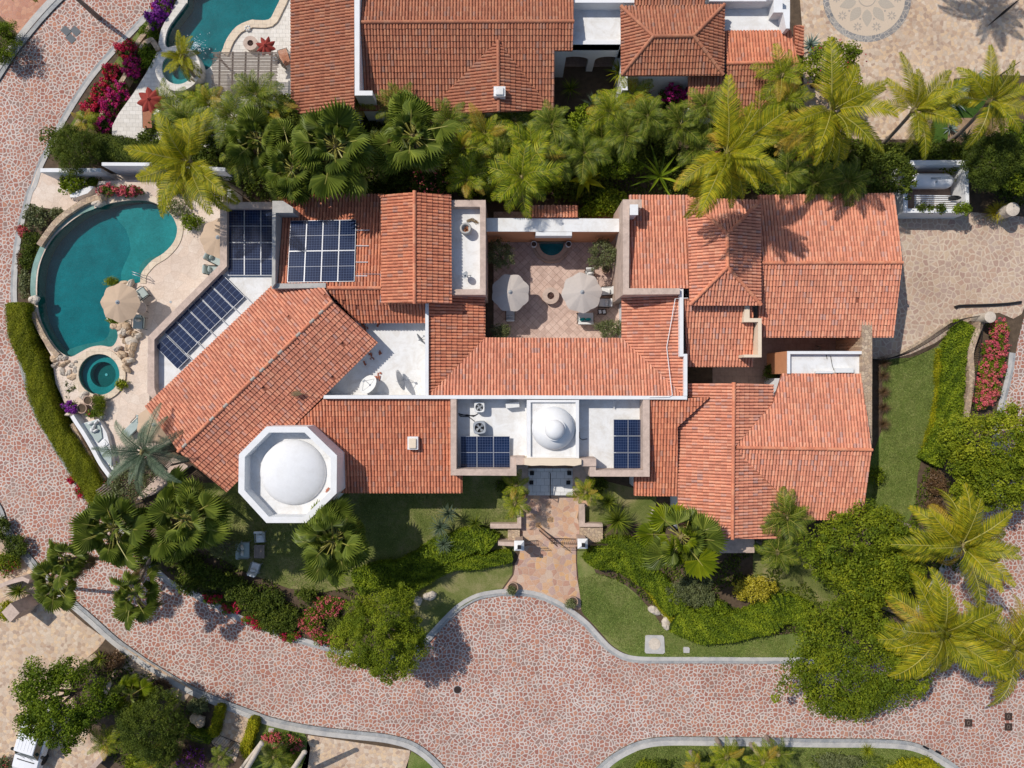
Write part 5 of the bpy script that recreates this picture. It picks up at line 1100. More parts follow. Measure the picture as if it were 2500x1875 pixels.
# pergolas
def pergola(t, corners, z, n, label, along=0, mat='wood', beams=3, skip=0):
    C = [P(*(q if len(q) == 3 else (t, *q)), z) for q in corners]; c = sum(C, Vector((0, 0, 0)))/4
    g = thing('pergola', label, 'pergola', (c.x, c.y, 0)); b = lambda u, v: lerp(lerp(C[0], C[1], u), lerp(C[3], C[2], u), v)-c
    for k in range(n):
        if skip and RS.random() < skip: continue
        v = (k+.5)/n+RS.uniform(-.003, .003); m = MB(); p, q = b(-.02+RS.uniform(0, .03), v), b(1.02-RS.uniform(0, .03), v); m.tube([p+Vector((0, 0, z)), q+Vector((0, 0, z))], .035, 4, sm=False); local(m, 'slat', M[mat], g)
    for k in range(beams):
        u = (k+.5)/beams; m = MB(); m.tube([b(u, -.02)+Vector((0, 0, z-.1)), b(u, 1.02)+Vector((0, 0, z-.1))], .07, 4, sm=False); local(m, 'beam', M[mat], g)
    for u, v in ((.04, .04), (.96, .04), (.96, .96), (.04, .96)): q = b(u, v); m = MB(); m.tube([(q.x, q.y, 0), (q.x, q.y, z-.1)], .08, 6); local(m, 'post', M[mat], g)
pergola('A1', [(1795, 438), (2345, 438), (2330, 800), (1790, 800)], 3.4, 30, 'weathered grey slatted pergola beside the neighbouring pool', beams=5)
pergola('C1', [(1330, 570), (800, 925), (1000, 1110), (1462, 700)], 3.2, 14, 'vine covered slatted pergola between the long hedge and the diagonal roof', beams=4)
def bigt():
    q = [('C1', 1430, 590), ('C1', 1610, 690), ('C1', 1200, 1010), ('C1', 1150, 1010)]
    w = PL('C1', [(1460, 640), (1590, 720), (1290, 960), (1150, 1010), (1180, 950)], .7); m = MB(); m.prism(w, 0, .7); tag(m.build('stair_block', M['cantera']), 'stone stair block in shade below the vine covered pergola', 'stairs')
bigt()
# loungers on the neighbour's deck
def lounger(t, x, y, z, rz, label, L=1.9, mat='teak'):
    c = P(t, x, y, z+.35); g = thing('sun_lounger', label, 'sun lounger', (c.x, c.y, z), rz)
    for k in range(11): m = MB(); m.box((-.3+.06*k, -.05, .36), (.045, L, .03)); local(m, 'slat', M[mat], g)
    m = MB(); m.tube([(-.36, -L/2, .33), (.36, -L/2, .33), (.36, L/2, .33), (-.36, L/2, .33), (-.36, -L/2, .33)], .025, 5); local(m, 'frame', M['iron'], g)
    for sx in (-1, 1):
        for sy in (-1, 1): m = MB(); m.tube([(sx*.34, sy*L*.42, .33), (sx*.36, sy*L*.44, 0)], .025, 5); local(m, 'leg', M['iron'], g)
lounger('A1', 1243, 965, DZ, .02, 'slatted wooden sun lounger sticking out below the red umbrella')
lounger('A1', 1390, 900, DZ, .5, 'slatted wooden lounger angled right of the red umbrella', 1.5)
lounger('A2', 255, 480, DZ, .3, 'dark slatted lounger beside the red tiled neighbouring roof', 1.2)
rtable('A1', 1315, 940, DZ, .25, .45, 'small glass table between the two wooden loungers', 'lamp')
m = MB(); c = P('A1', 2090, 240, DZ+.1)
for k in range(7): a = k*2*PI/7; m.blob((c.x+.16*math.cos(a), c.y+.16*math.sin(a), DZ+.12), (.16, .14, .16), a, 8, seed=k)
tag(m.build('flower_bowl', M['wcushion']), 'small cluster of white balls on the neighbouring pool deck', 'decoration')
sp = MB(); q0 = P('A1', 1660, 385, DZ-.05); rr = random.Random(8)
for k in range(220):
    a, r_ = rr.uniform(0, 6.28), abs(rr.gauss(0, .42)); s_ = rr.uniform(.015, .05); sp.blob((q0.x+r_*math.cos(a)*1.1, q0.y+r_*math.sin(a), DZ-.08+rr.uniform(0, .35)*max(0, .6-r_)), (s_*1.8, s_, s_*.6), a, 6, seed=k)
tag(sp.build('water_spray', M['foam']), 'white splashing water spray in the neighbouring pool beside the small spa', 'water spray')
# lawn furniture
chair('C1', 2060, 1430, LZ+.03, PI/2, 'grey wicker loveseat on the lawn left of the wooden table', w=1.25, d=.72, mat='cushion', frame='grey', pil='pillow', npil=2, cat='sofa', name='sofa')
chair('C2', 50, 1322, LZ+.03, .05, 'white cushioned armchair above the wooden lawn table', mat='wcushion', frame='grey', pil='wcushion')
chair('C2', 5, 1580, LZ+.03, PI-.3, 'white cushioned armchair below the wooden lawn table', mat='wcushion', frame='grey', pil='wcushion')
c = P('C2', 45, 1440, .55); g = thing('coffee_table', 'square weathered wood table on the lawn below the octagon', 'table', (c.x, c.y, LZ+.03))
for k in range(7): m = MB(); m.box((-.33+.11*k, 0, .42), (.1, .98, .04)); local(m, 'plank', M['wood'], g)
for sx in (-1, 1):
    for sy in (-1, 1): m = MB(); m.box((sx*.32, sy*.42, .2), (.07, .07, .4)); local(m, 'leg', M['wood'], g)
# white built in bench and bed along the terrace
m = MB(); w = smooth(PL('C1', [(620, 285), (660, 350), (720, 440), (790, 560), (860, 690), (940, 800)], DZ+.8), 4); m.prism(strip(w, .28, -1), DZ, DZ+.8)
g = thing('masonry_sofa', 'white masonry bench with grey blue cushions along the terrace edge', 'bench', tuple(w[10].xy)+(DZ,)); m.build('backrest', M['wwall'], g)
m = MB(); m.prism(PL('C1', [(690, 360), (830, 320), (900, 440), (940, 600), (960, 760), (880, 700), (790, 550)], DZ+.42), DZ, DZ+.42); m.build('bench_base', M['wwall'], g)
for q, k in (([(710, 360), (815, 330), (850, 400), (860, 480), (820, 520), (760, 440)], 0), ([(900, 560), (940, 640), (940, 720), (870, 650), (830, 570)], 1)):
    m = MB(); m.prism(PL('C1', q, DZ+.52), DZ+.422, DZ+.52); m.build('seat_cushion', M['cushion'], g)
for x, y, a in ((760, 360, .3), (790, 390, 1.2), (810, 350, .8), (775, 420, 2.0), (805, 420, .5)):
    c = P('C1', x, y, DZ+.65); m = MB(); m.blob((c.x, c.y, DZ+.62), (.42, .2, .3), a, 10, amp=.04); m.build('pillow', M['wcushion'], g)
c = P('C1', 875, 530, DZ+.5); m = MB(); m.box((c.x, c.y, DZ+.25), (.5, .5, .5), .7, bev=.03); m.tube([(c.x, c.y, DZ+.5), (c.x, c.y, DZ+.54)], .15, 16); tag(m.build('side_table', M['wwall']), 'square white side table beside the masonry bench', 'table')
c = P('C1', 858, 305, DZ+.3); m = MB(); m.lathe((c.x, c.y, DZ), [(.2, 0), (.22, .2), (.1, .35), (.001, .36)], 16); tag(m.build('metal_lantern', M['grey']), 'dark metal lantern on the terrace beside the clay pots', 'lantern')
# boulders
def rock(t, x, y, z, w, d, h, label, mat='boulder', rz=0, seed=0, group=None):
    c = P(t, x, y, z+h*.6); m = MB(); m.blob((c.x, c.y, z+h*.35), (w, d, h), rz, 16, seed=seed, amp=.15); m.sm = [False]*len(m.sm); o = m.build('boulder', M[mat]); tag(o, label, 'boulder', group); return o
rk = [(1040, 805, .9, .5), (1090, 810, .8, .55), (960, 1160, .6, .6), (1030, 1165, 1.0, .8), (1035, 1205, .8, .7), (1085, 1215, .4, .35), (1130, 1225, .5, .4), (1160, 1240, .5, .5), (1045, 1290, .45, .4), (1020, 1240, .4, .35), (1100, 1290, .9, .7), (1110, 1330, .9, .6), (985, 1350, .6, .45), (1020, 1400, .7, .6), (1060, 1460, .7, .6), (1090, 1450, .6, .5), (1055, 1520, .7, .5), (1100, 1390, .55, .4), (1070, 1345, .5, .5)]
rk.sort(key=lambda q: q[1])
for k, (x, y, w_, d_) in enumerate(rk): rock('B1', x, y, DZ, w_, d_, .5, '%s rounded tan boulder from the top in the row between pool and terrace' % ordn[k], ['boulder', 'boulder2'][k % 3 == 1], k, k, 'boulders between pool and terrace')
rk = [(455, 1440, .5, .7), (500, 1430, .5, .5), (540, 1430, .45, .4), (480, 1480, .3, .3), (520, 1490, .5, .4), (560, 1470, .45, .35), (600, 1490, .5, .45), (630, 1530, .6, .45), (520, 1545, .6, .5), (575, 1560, .6, .5), (610, 1590, .8, .6), (640, 1460, .35, .3), (450, 1500, .35, .3)]
rk.sort(key=lambda q: q[0])
for k, (x, y, w_, d_) in enumerate(rk): rock('B1', x, y, DZ-.15, w_, d_, .45, '%s boulder from the left in the heap between long hedge and spa' % ordn[k], ['boulder2', 'boulder'][k % 3 == 1], k, k+40, 'boulders left of the spa')
rock('B1', 825, 125, DZ, .85, .6, .6, 'pale boulder on the pool rim below the pink flowers', 'boulder2', .3, 71)
rock('B1', 850, 70, DZ, .5, .9, .7, 'pinkish boulder standing above the pool rim', 'boulder', .2, 72)
rock('B1', 280, 935, DZ, .75, .7, .5, 'boulder at the upper end of the long hedge beside the pool', 'boulder2', .2, 73)
rock('C1', 700, 125, DZ, .7, .6, .5, 'round boulder beside the clay pots under the spa', 'boulder2', .2, 74)
rock('C1', 600, 280, DZ, .9, .4, .5, 'flat boulder at the head of the white masonry bench', 'boulder2', .2, 75)
rock('D3', 1235, 332, LZ, .95, .65, .45, 'upper of two pale boulders on the lawn edge right of the path', 'boulder2', -.4, 76)
rock('D3', 1338, 440, LZ, .8, .95, .5, 'lower of two pale boulders on the lawn edge right of the path', 'boulder2', .1, 77)
rock('D3', 1320, 365, LZ, .9, .3, .2, 'flat sliver of stone between the two lawn boulders', 'boulder2', -.7, 78)
rock('D2', 1480, 213, LZ, .9, .75, .55, 'grey pink boulder on the shaded lawn right of the feathery tree', 'boulder2', 0, 79)
rock('D2', 1385, 250, LZ, .55, .8, .5, 'grey boulder nearest the crown of the feathery roadside tree', 'boulder2', 0, 80)
rock('D1', 1663, 1262, LZ, 1.15, 1.0, .7, 'big tan boulder inside the clipped hedge at the bottom', 'boulder', 0, 81)
rock('C3', 1240, 1108, LZ, .5, .5, .5, 'pale stone ball on the lawn above the bright fan palm', 'boulder2', 0, 82)
# manholes and covers in the paving
def cover(t, x, y, r, z, label, square=0):
    c = P(t, x, y, z); g = thing('manhole_cover', label, 'manhole cover', (c.x, c.y, z))
    m = MB()
    if square: m.box((0, 0, .012), (square, square, .024)); local(m, 'cover', M['bronze'], g); m = MB(); m.tube([(square*.18*math.cos(a), square*.26*math.sin(a), .026) for a in [2*PI*j/12 for j in range(13)]], .012, 4, cap=False); local(m, 'emblem', M['wood'], g)
    else:
        disc(m, Vector((0, 0, 0)), 0, r*.9, 0, .022, 28); local(m, 'cover', M['bronze'], g); m = MB(); disc(m, Vector((0, 0, 0)), r*.91, r, 0, .02, 28); local(m, 'rim', M['grey'], g)
        m = MB()
        for k in range(-3, 4): m.box((k*r*.2, 0, .026), (r*.07, r*1.1, .01))
        local(m, 'ribs', M['iron'], g)
cover('D2', 1718, 998, .31, .0, 'round iron manhole cover in the pink road below the path')
cover('D4', 1743, 1278, 0, .0, 'single square iron cover in the road at bottom right', .56)
cover('D4', 2080, 1225, 0, .0, 'upper of two square iron covers in the road at right', .56)
cover('D4', 2080, 1312, 0, .0, 'lower of two square iron covers in the road at right', .56)
m = MB(); m.prism(PL('D3', [(1160, 545), (1180, 538), (1305, 540), (1318, 555), (1325, 685), (1310, 697), (1165, 692), (1155, 680)], LZ+.1), 0, LZ+.1); g = thing('manhole_cover', 'concrete square with round lid set in the lawn by the kerb', 'manhole cover', tuple(P('D3', 1240, 615, LZ))); m.build('concrete_surround', M['kerb'], g)
m = MB(); c = P('D3', 1238, 612, LZ+.1); disc(m, c, 0, .44, LZ+.1, LZ+.125, 30); m.build('lid', M['boulder2'], g)
m = MB(); m.prism(PL('D3', [(1480, 645), (1490, 638), (1525, 640), (1534, 650), (1532, 688), (1483, 688)], LZ+.1), 0, LZ+.1); tag(m.build('utility_cover', M['kerb']), 'small pale utility cover in the lawn right of the round lid', 'cover')
m = MB(); m.prism(PL('D2', [(125, 1320), (170, 1325), (162, 1360), (120, 1355)], LZ+.08), 0, LZ+.08); tag(m.build('utility_cover', M['kerb']), 'small pale utility cover in the grass at the bottom left', 'cover')
for k, (x, y) in enumerate(((558, 262), (638, 262), (598, 325))):
    M['dkgrey'] = plain('dark cover', (.10, .11, .12), .7, .2, 5); c = P('A1', x, y, 0); m = MB(); m.box((c.x, c.y, .012), (.68, .52, .024), -.75); tag(m.build('utility_cover', M['dkgrey']), '%s of three dark utility covers in the road at upper left' % ['left', 'right', 'lowest'][k], 'cover', 'utility covers in the upper left road')
for x, y in ((1385, 1487), (1490, 1527)):
    c = P('D4', x, y, LZ+.06); m = MB(); m.box((c.x, c.y, LZ+.06), (.5, .16, .03), -.5, bev=.01); tag(m.build('kerb_drain', M['iron']), 'dark slot drain in the kerb, %s of two at bottom right' % ('left' if x < 1400 else 'right'), 'drain')
# the parked car at the bottom left
def car():
    a, b = P('D1', 250, 1560, 1.75), P('D1', 320, 1330, 1.75); ax = Vector((a.x-b.x, a.y-b.y, 0)).normalized(); rz = math.atan2(ax.y, ax.x)
    c0 = P('D1', 268, 1470, 1.0); c = c0-ax*.55; g = thing('parked_car', 'white pickup style car parked half under the round tree at the bottom left', 'car', (c.x, c.y, LZ+.02), rz)
    prof = [(-2.5, .95), (-2.45, 1.05), (-.2+.0, 1.1), (1.0, 1.08), (1.5, 1.07), (2.3, 1.0), (2.55, .85), (2.6, .5), (2.55, .35), (-2.55, .35), (-2.6, .6)]
    m = MB(); secs = []
    for yy, k, dz in ((-.98, .985, -.12), (-.9, 1, 0), (-.45, 1.0, .03), (0, 1.005, .04), (.45, 1.0, .03), (.9, 1, 0), (.98, .985, -.12)): secs.append([(x*k, yy, z+(dz if z > .8 else 0)) for x, z in prof])
    n = len(prof); vs = [p for s in secs for p in s]; fs = [[i*n+k, (i+1)*n+k, (i+1)*n+(k+1) % n, i*n+(k+1) % n] for i in range(len(secs)-1) for k in range(n)]
    m.mesh(vs, fs); m.face(secs[0]); m.face(secs[-1][::-1]); local(m, 'body', M['carwhite'], g)
    m = MB(); lo = [(1.35, .86), (1.35, -.86), (-2.3, -.86), (-2.3, .86)]; hi = [(.62, .70), (.62, -.70), (-2.1, -.72), (-2.1, .72)]
    m.mesh([(x, y, 1.1) for x, y in lo]+[(x, y, 1.72) for x, y in hi], [[0, 1, 5, 4], [1, 2, 6, 5], [2, 3, 7, 6], [3, 0, 4, 7]]); local(m, 'window', M['glass'], g)
    m = MB(); m.box((-.74, 0, 1.75), (2.8, 1.46, .09), bev=.04)
    for k in range(5): m.box((-.75, -.5+.25*k, 1.80), (2.4, .04, .015))
    local(m, 'roof', M['carwhite'], g)
    m = MB(); m.box((1.62, 0, 1.105), (.06, 1.3, .02)); m.tube([(1.42, .5, 1.14), (1.2, -.1, 1.22)], .012, 4); m.tube([(1.42, -.1, 1.14), (1.2, -.65, 1.22)], .012, 4); local(m, 'wiper', M['rubber'], g)
    for s in (-1, 1):
        m = MB(); m.box((1.0, s*1.14, 1.12), (.2, .28, .2), bev=.05); local(m, 'mirror', M['rubber'], g)
        m = MB(); m.box((2.45, s*.72, .82), (.2, .34, .16), bev=.04); local(m, 'headlight', M['lamp'], g)
        for x in (-1.65, 1.65):
            m = MB(); rr = .38; pts = []
            for yy in (s*.74, s*1.0):
                for k in range(20): a = 2*PI*k/20; pts.append((x+rr*math.cos(a), yy, .38+rr*math.sin(a)))
            m.mesh(pts, [[k, (k+1) % 20, 20+(k+1) % 20, 20+k] for k in range(20)]+[list(range(20)), list(range(39, 19, -1))]); local(m, 'wheel', M['rubber'], g)
car()
# service yard with gas tank
m = MB(); z = 1.9
for q in ([(1190, 1352), (1745, 1352), (1745, 1390), (1190, 1390)], [(1705, 1390), (1745, 1390), ('B4', 1750, 185), ('B4', 1725, 185)], [('B4', 1195, 170), ('B4', 1750, 170), ('B4', 1750, 205), ('B4', 1195, 205)], [(1190, 1390), (1225, 1390), ('B4', 1232, 170), ('B4', 1195, 170)]): m.prism(PL('A4', q, z), 0, z)
g = thing('service_yard', 'white walled service yard above the driveway with a white roof edge', 'yard wall', tuple(P('A4', 1470, 1500, 0))); m.build('wall', M['wwall'], g)
m = MB(); m.prism(PL('A4', [(1225, 1390), (1705, 1390), ('B4', 1725, 170), ('B4', 1232, 170)], .3), 0, .3); m.build('floor', M['patio'], g)
c = P('A4', 1455, 1512, 1.7); g = thing('gas_tank', 'long white capsule shaped gas tank inside the walled service yard', 'tank', (c.x, c.y, .3)); m = MB(); L, r = 3.3, .56; vs = []
pr = [(-L/2, .001)]+[(-L/2+r*(1-math.cos(a)), r*math.sin(a)) for a in (.4, .8, 1.2, PI/2)]+[(L/2-r*(1-math.cos(a)), r*math.sin(a)) for a in (PI/2, 1.2, .8, .4)]+[(L/2, .001)]
for x, q in pr:
    for k in range(24): a = 2*PI*k/24; vs.append((x, q*math.cos(a), .85+q*math.sin(a)))
m.mesh(vs, [[i*24+k, i*24+(k+1) % 24, (i+1)*24+(k+1) % 24, (i+1)*24+k] for i in range(len(pr)-1) for k in range(24)], 0, True); local(m, 'shell', M['carwhite'], g)
for sx in (-1, 1): m = MB(); m.box((sx*.9, 0, .2), (.2, .8, .4)); local(m, 'cradle', M['concrete'], g)
m = MB(); m.box((.1, .05, 1.43), (.7, .12, .05)); m.tube([(.5, .05, 1.45), (1.6, .05, 1.45)], .02, 5); m.tube([(.15, -.2, 1.35), (.15, -.2, 1.46)], .05, 8); local(m, 'valve', M['grey'], g)
m = MB()
for k in range(7): y = 55+k*16; m.prism(PL('B4', [(1290, y), (1640, y+4), (1640, y+12), (1290, y+9)], 1.6-.02*k), 1.5-.02*k, 1.6-.02*k)
tag(m.build('louvre_roof', M['wwall']), 'pale louvred cover below the gas tank in the service yard', 'louvre')
m = MB(); c = P('B4', 1625, 80, 1.7); m.blob((c.x, c.y, 1.72), (1.0, .35, .2), 0, 12, amp=.03); tag(m.build('black_tub', M['rubber']), 'long black tub lying on the louvred cover', 'tub')
# small details
c = P('A4', 95, 1572, .8); m = MB(); m.box((c.x, c.y, .45), (.5, .55, .8), .1, bev=.05); tag(m.build('plastic_bin', M['teal']), 'small teal plastic bin among dark palms above the red roof', 'bin')
c = P('B4', 495, 1355, .9); m = MB()
for k in range(3): m.box((c.x-.15+.15*k, c.y, .5), (.12, .5, .06))
m.box((c.x, c.y+.25, .75), (.45, .05, .5)); m.tube([(c.x-.2, c.y-.2, .1), (c.x-.2, c.y-.2, .5)], .03, 4); m.tube([(c.x+.2, c.y-.2, .1), (c.x+.2, c.y-.2, .5)], .03, 4); tag(m.build('wooden_chair', M['wood']), 'pale wooden chair in shade above the small east flat roof', 'chair')
m = MB(); c = P('B1', 1440, 958, DZ); disc(m, c, 0, .09, DZ-.02, DZ+.012, 16); tag(m.build('floor_drain', M['grey']), 'small round drain in the pool terrace', 'drain')
def shade(t, x, y): pass
m = MB(); q = PL('D1', [(12, 345), (90, 268), (165, 350), (85, 430)], 2.2); m.prism(q, .1, 2.2); o = m.build('gate_pillar', M['cantera']); tag(o, 'square pinkish pillar by the court at the left edge', 'pillar')
m = MB(); m.prism(strip(PL('C1', [(-90, 1560), (60, 1500), (200, 1480), (330, 1590)], 1.2), .3, -1), 0, 1.2); 
w = PL('D1', [(-60, 130), (60, 80), (190, 45), (250, 70)], 1.3); m = MB(); m.prism(strip(w, .3, -1), 0, 1.3); tag(m.build('garden_wall', M['cantera']), 'low wall at the left edge beside the road', 'wall')
w = PL('D1', [(690, 760), (800, 690)], .7); m = MB(); m.prism(strip(w, .35, -1), 0, .7); tag(m.build('garden_wall', M['rubble']), 'short rubble wall above the round tree at bottom left', 'wall')
w = PL('D1', [(760, 1650), (880, 1520)], 1.0); m = MB(); m.prism(strip(w, .35, -1), 0, 1.0); tag(m.build('garden_wall', M['cantera']), 'short stone wall by the small feathery palm at the bottom', 'wall')
for (x0, y0, x1, y1, lb) in ((2212-0, 1450, 2040, 1680, 'thick white log like trunk of a palm at the bottom, left one'),): pass
for (xa, ya, xb, yb, lb) in ((1360, 80, 1200, 40, ''),): pass
for (ta, xa, ya, za, tb_, xb, yb, zb, r_, lb) in (('D1', 2205, 1455, 4.2, 'D1', 2060, 1700, 1.0, .2, 'left one of three pale bare trunks leaning at the bottom'), ('D2', 60, 1440, 4.0, 'D2', -60, 1600, 1.5, .13, 'middle one of three pale bare trunks leaning at the bottom'), ('D2', 425, 1525, 4.2, 'D2', 280, 1740, 1.0, .2, 'right one of three pale bare trunks leaning at the bottom')):
    a, b = P(ta, xa, ya, za), P(tb_, xb, yb, zb); m = MB(); e = b+(b-a)*(zb/(za-zb)); e.z = .05; m.tube([a, lerp(a, b, .5)+Vector((.04, .03, 0)), b, e], [r_*.75, r_*.9, r_, r_*1.1], 10); m.blob(tuple(a), (r_*1.9, r_*1.9, r_*1.6), 0, 8, seed=4)
    tag(m.build('bare_trunk', M['boulder2']), lb, 'tree trunk')
m = MB(); w = smooth([P('B4', *q, .3) for q in ((1635, 1003), (1680, 990), (1850, 985), (2050, 975), (2190, 958))], 4); m.tube(w, .09, 6); m.tube([q-Vector((0, 0, .15)) for q in w], .09, 6); tag(m.build('gate_shadow_bar', M['iron']), 'long dark gate rail lying across the right hand driveway', 'gate rail')  # added dark tubes: a gate top with its cast shadow put into their shape
# ================================================================ PLANTS
RN = np.random.default_rng(11); RP = random.Random(21)
def leaves(C, N, L, Wd, rnd):
    """diamond leaves: centre, normal, length, width -> quads"""
    n = len(C); a = RN.normal(size=(n, 3)); t = np.cross(N, a); t /= np.linalg.norm(t, axis=1)[:, None]+1e-9; b = np.cross(N, t)
    L = np.broadcast_to(L, (n,))[:, None]; Wd = np.broadcast_to(Wd, (n,))[:, None]
    V = np.stack([C-t*L/2, C+b*Wd/2-N*L*.06, C+t*L/2-N*L*.1, C-b*Wd/2-N*L*.06], 1).reshape(-1, 3)
    return V, np.arange(4*n).reshape(-1, 4), rnd
def unit(v): return v/(np.linalg.norm(v, axis=1)[:, None]+1e-9)
def crown_pts(c, r, n, ncl, clr, up=.25, seed=0, ratio=.55):
    """points and outward normals of leaf clumps spread over an uneven ellipsoid"""
    g = np.random.default_rng(seed); r = np.array(r)
    d = g.normal(size=(ncl, 3)); d[:, 2] = np.abs(d[:, 2])*1.0-.25; d = unit(d)
    rad = g.uniform(ratio, 1.0, ncl)**.7
    lob = 1+.13*np.sin(3*np.arctan2(d[:, 1], d[:, 0])+g.uniform(0, 6))+.09*np.sin(5*np.arctan2(d[:, 1], d[:, 0])+g.uniform(0, 6))
    cc = np.array(c)+d*(rad*lob)[:, None]*(r-np.array([clr, clr, clr])*.8)
    k = g.integers(0, ncl, n); rag = g.uniform(size=ncl) < .16; cc[rag] = np.array(c)+(cc[rag]-np.array(c))*g.uniform(1.05, 1.22, (int(rag.sum()), 1)); cs = (g.uniform(.45, 1.3, ncl)*np.where(rag, .6, 1))[k]; tone = g.uniform(0, 1, ncl)[k]
    e = g.normal(size=(n, 3)); e[:, 2] = np.abs(e[:, 2])*.9-.25; e = unit(e)
    p = cc[k]+e*(clr*cs*g.uniform(.5, 1.08, n))[:, None]*np.array([1, 1, .75])
    nn = unit(e*.8+g.normal(size=(n, 3))*.55+np.array([0, 0, .35])); nn[nn[:, 2] < 0] *= -1
    return p, nn, np.clip(tone*.6+g.uniform(0, .4, n), 0, 1)
def shrubmesh(name, c, r, n, ncl, clr, L, Wd, mat, seed, parent, ratio=.55):
    p, nn, rd = crown_pts(c, r, n, ncl, clr, seed=seed, ratio=ratio)
    p[:, 2] = np.maximum(p[:, 2], .16)
    V, F, rd = leaves(p, nn, L*RN.uniform(.7, 1.25, n), Wd*RN.uniform(.7, 1.25, n), rd)
    me = npmesh(name, V, F, M[mat], rd, origin=tuple(wloc(parent))); o = bpy.data.objects.new(name, me); return link(o, parent)
def px2m(rt, z=0): return rt*K/FP*(H-z)
def tree(t, x, y, rt, z, label, mat='l_fic', ry=None, rz=None, dens=1.0, L=.17, Wd=.10, clr=.55, base=None, cat='tree', flowers=None, seed=None, ncl=None, name='leafy_tree', limbs=6, ratio=.5):
    rx = px2m(rt, z)*1.13; ry = px2m(ry, z)*1.13 if ry else rx; rz = rz or min(rx, ry)*.75; c = P(t, x, y, z); b = P(*base, LZ) if base else Vector((c.x, c.y, LZ))
    g = thing(name, label, cat, (b.x, b.y, LZ)); seed = seed if seed is not None else RP.randint(0, 9999)
    m = MB(); tr = .05+.045*rx; top = Vector((c.x, c.y, max(z-rz*.5, .5))); m.tube([b-Vector((0, 0, .1)), lerp(b, top, .5)+Vector((.05*rx, 0, 0)), top], [tr*1.3, tr, tr*.75], 8)
    rr = random.Random(seed)
    for k in range(limbs):
        a = 2*PI*k/limbs+rr.uniform(-.4, .4); e = c+Vector((math.cos(a)*rx*.7, math.sin(a)*ry*.7, rr.uniform(0, .4)*rz)); mid = lerp(top, e, .5)+Vector((0, 0, .12*rz)); m.tube([top-Vector((0, 0, .1)), mid, e], [tr*.6, tr*.4, tr*.12], 6)
    m.build('trunk', M['bark2'], g)
    n = int(dens*rx*ry*PI*5.2/(L*Wd*.5)); n = min(n, 60000); ncl = ncl or max(14, int(rx*ry*PI*2.4/(clr*clr)))
    shrubmesh('crown', tuple(c), (rx, ry, rz), n, ncl, clr, L, Wd, mat, seed, g, ratio)
    if flowers:
        fm, frac, fs = flowers; shrubmesh('blossom', tuple(c+Vector((0, 0, .06))), (rx*1.0, ry*1.0, rz*1.05), int(n*frac), max(8, ncl//3), clr*.6, fs, fs*.8, fm, seed+3, g, .8)
    return g
def shrub(t, x, y, rt, h, label, mat='l_green', ry=None, flowers=None, L=.13, Wd=.08, clr=.28, dens=1.0, cat='shrub', name='shrub', z0=LZ, seed=None):
    rx = px2m(rt, h*.6)+.14; ryy = px2m(ry, h*.6)+.14 if ry else rx; c = P(t, x, y, z0+h*.45); g = thing(name, label, cat, (c.x, c.y, z0)); seed = seed if seed is not None else RP.randint(0, 9999)
    n = min(int(dens*rx*ryy*PI*3.6/(L*Wd*.5)), 26000); ncl = max(8, int(rx*ryy*PI*2.6/(clr*clr)))
    m = MB(); rr = random.Random(seed)
    for k in range(5): a = rr.uniform(0, 6.28); m.tube([(c.x, c.y, z0-.05), (c.x+math.cos(a)*rx*.5, c.y+math.sin(a)*ryy*.5, z0+h*.55)], [.03, .012], 5)
    m.build('stem', M['bark2'], g)
    shrubmesh('foliage', (c.x, c.y, z0+h*.45), (rx, ryy, h*.55), n, ncl, clr, L, Wd, mat, seed, g, .35)
    if flowers:
        fm, frac, fs = flowers; shrubmesh('blossom', (c.x, c.y, z0+h*.52), (rx*1.02, ryy*1.02, h*.6), int(n*frac), max(8, int(ncl*.5)), clr*.7, fs, fs*.8, fm, seed+3, g, .5)
    return g
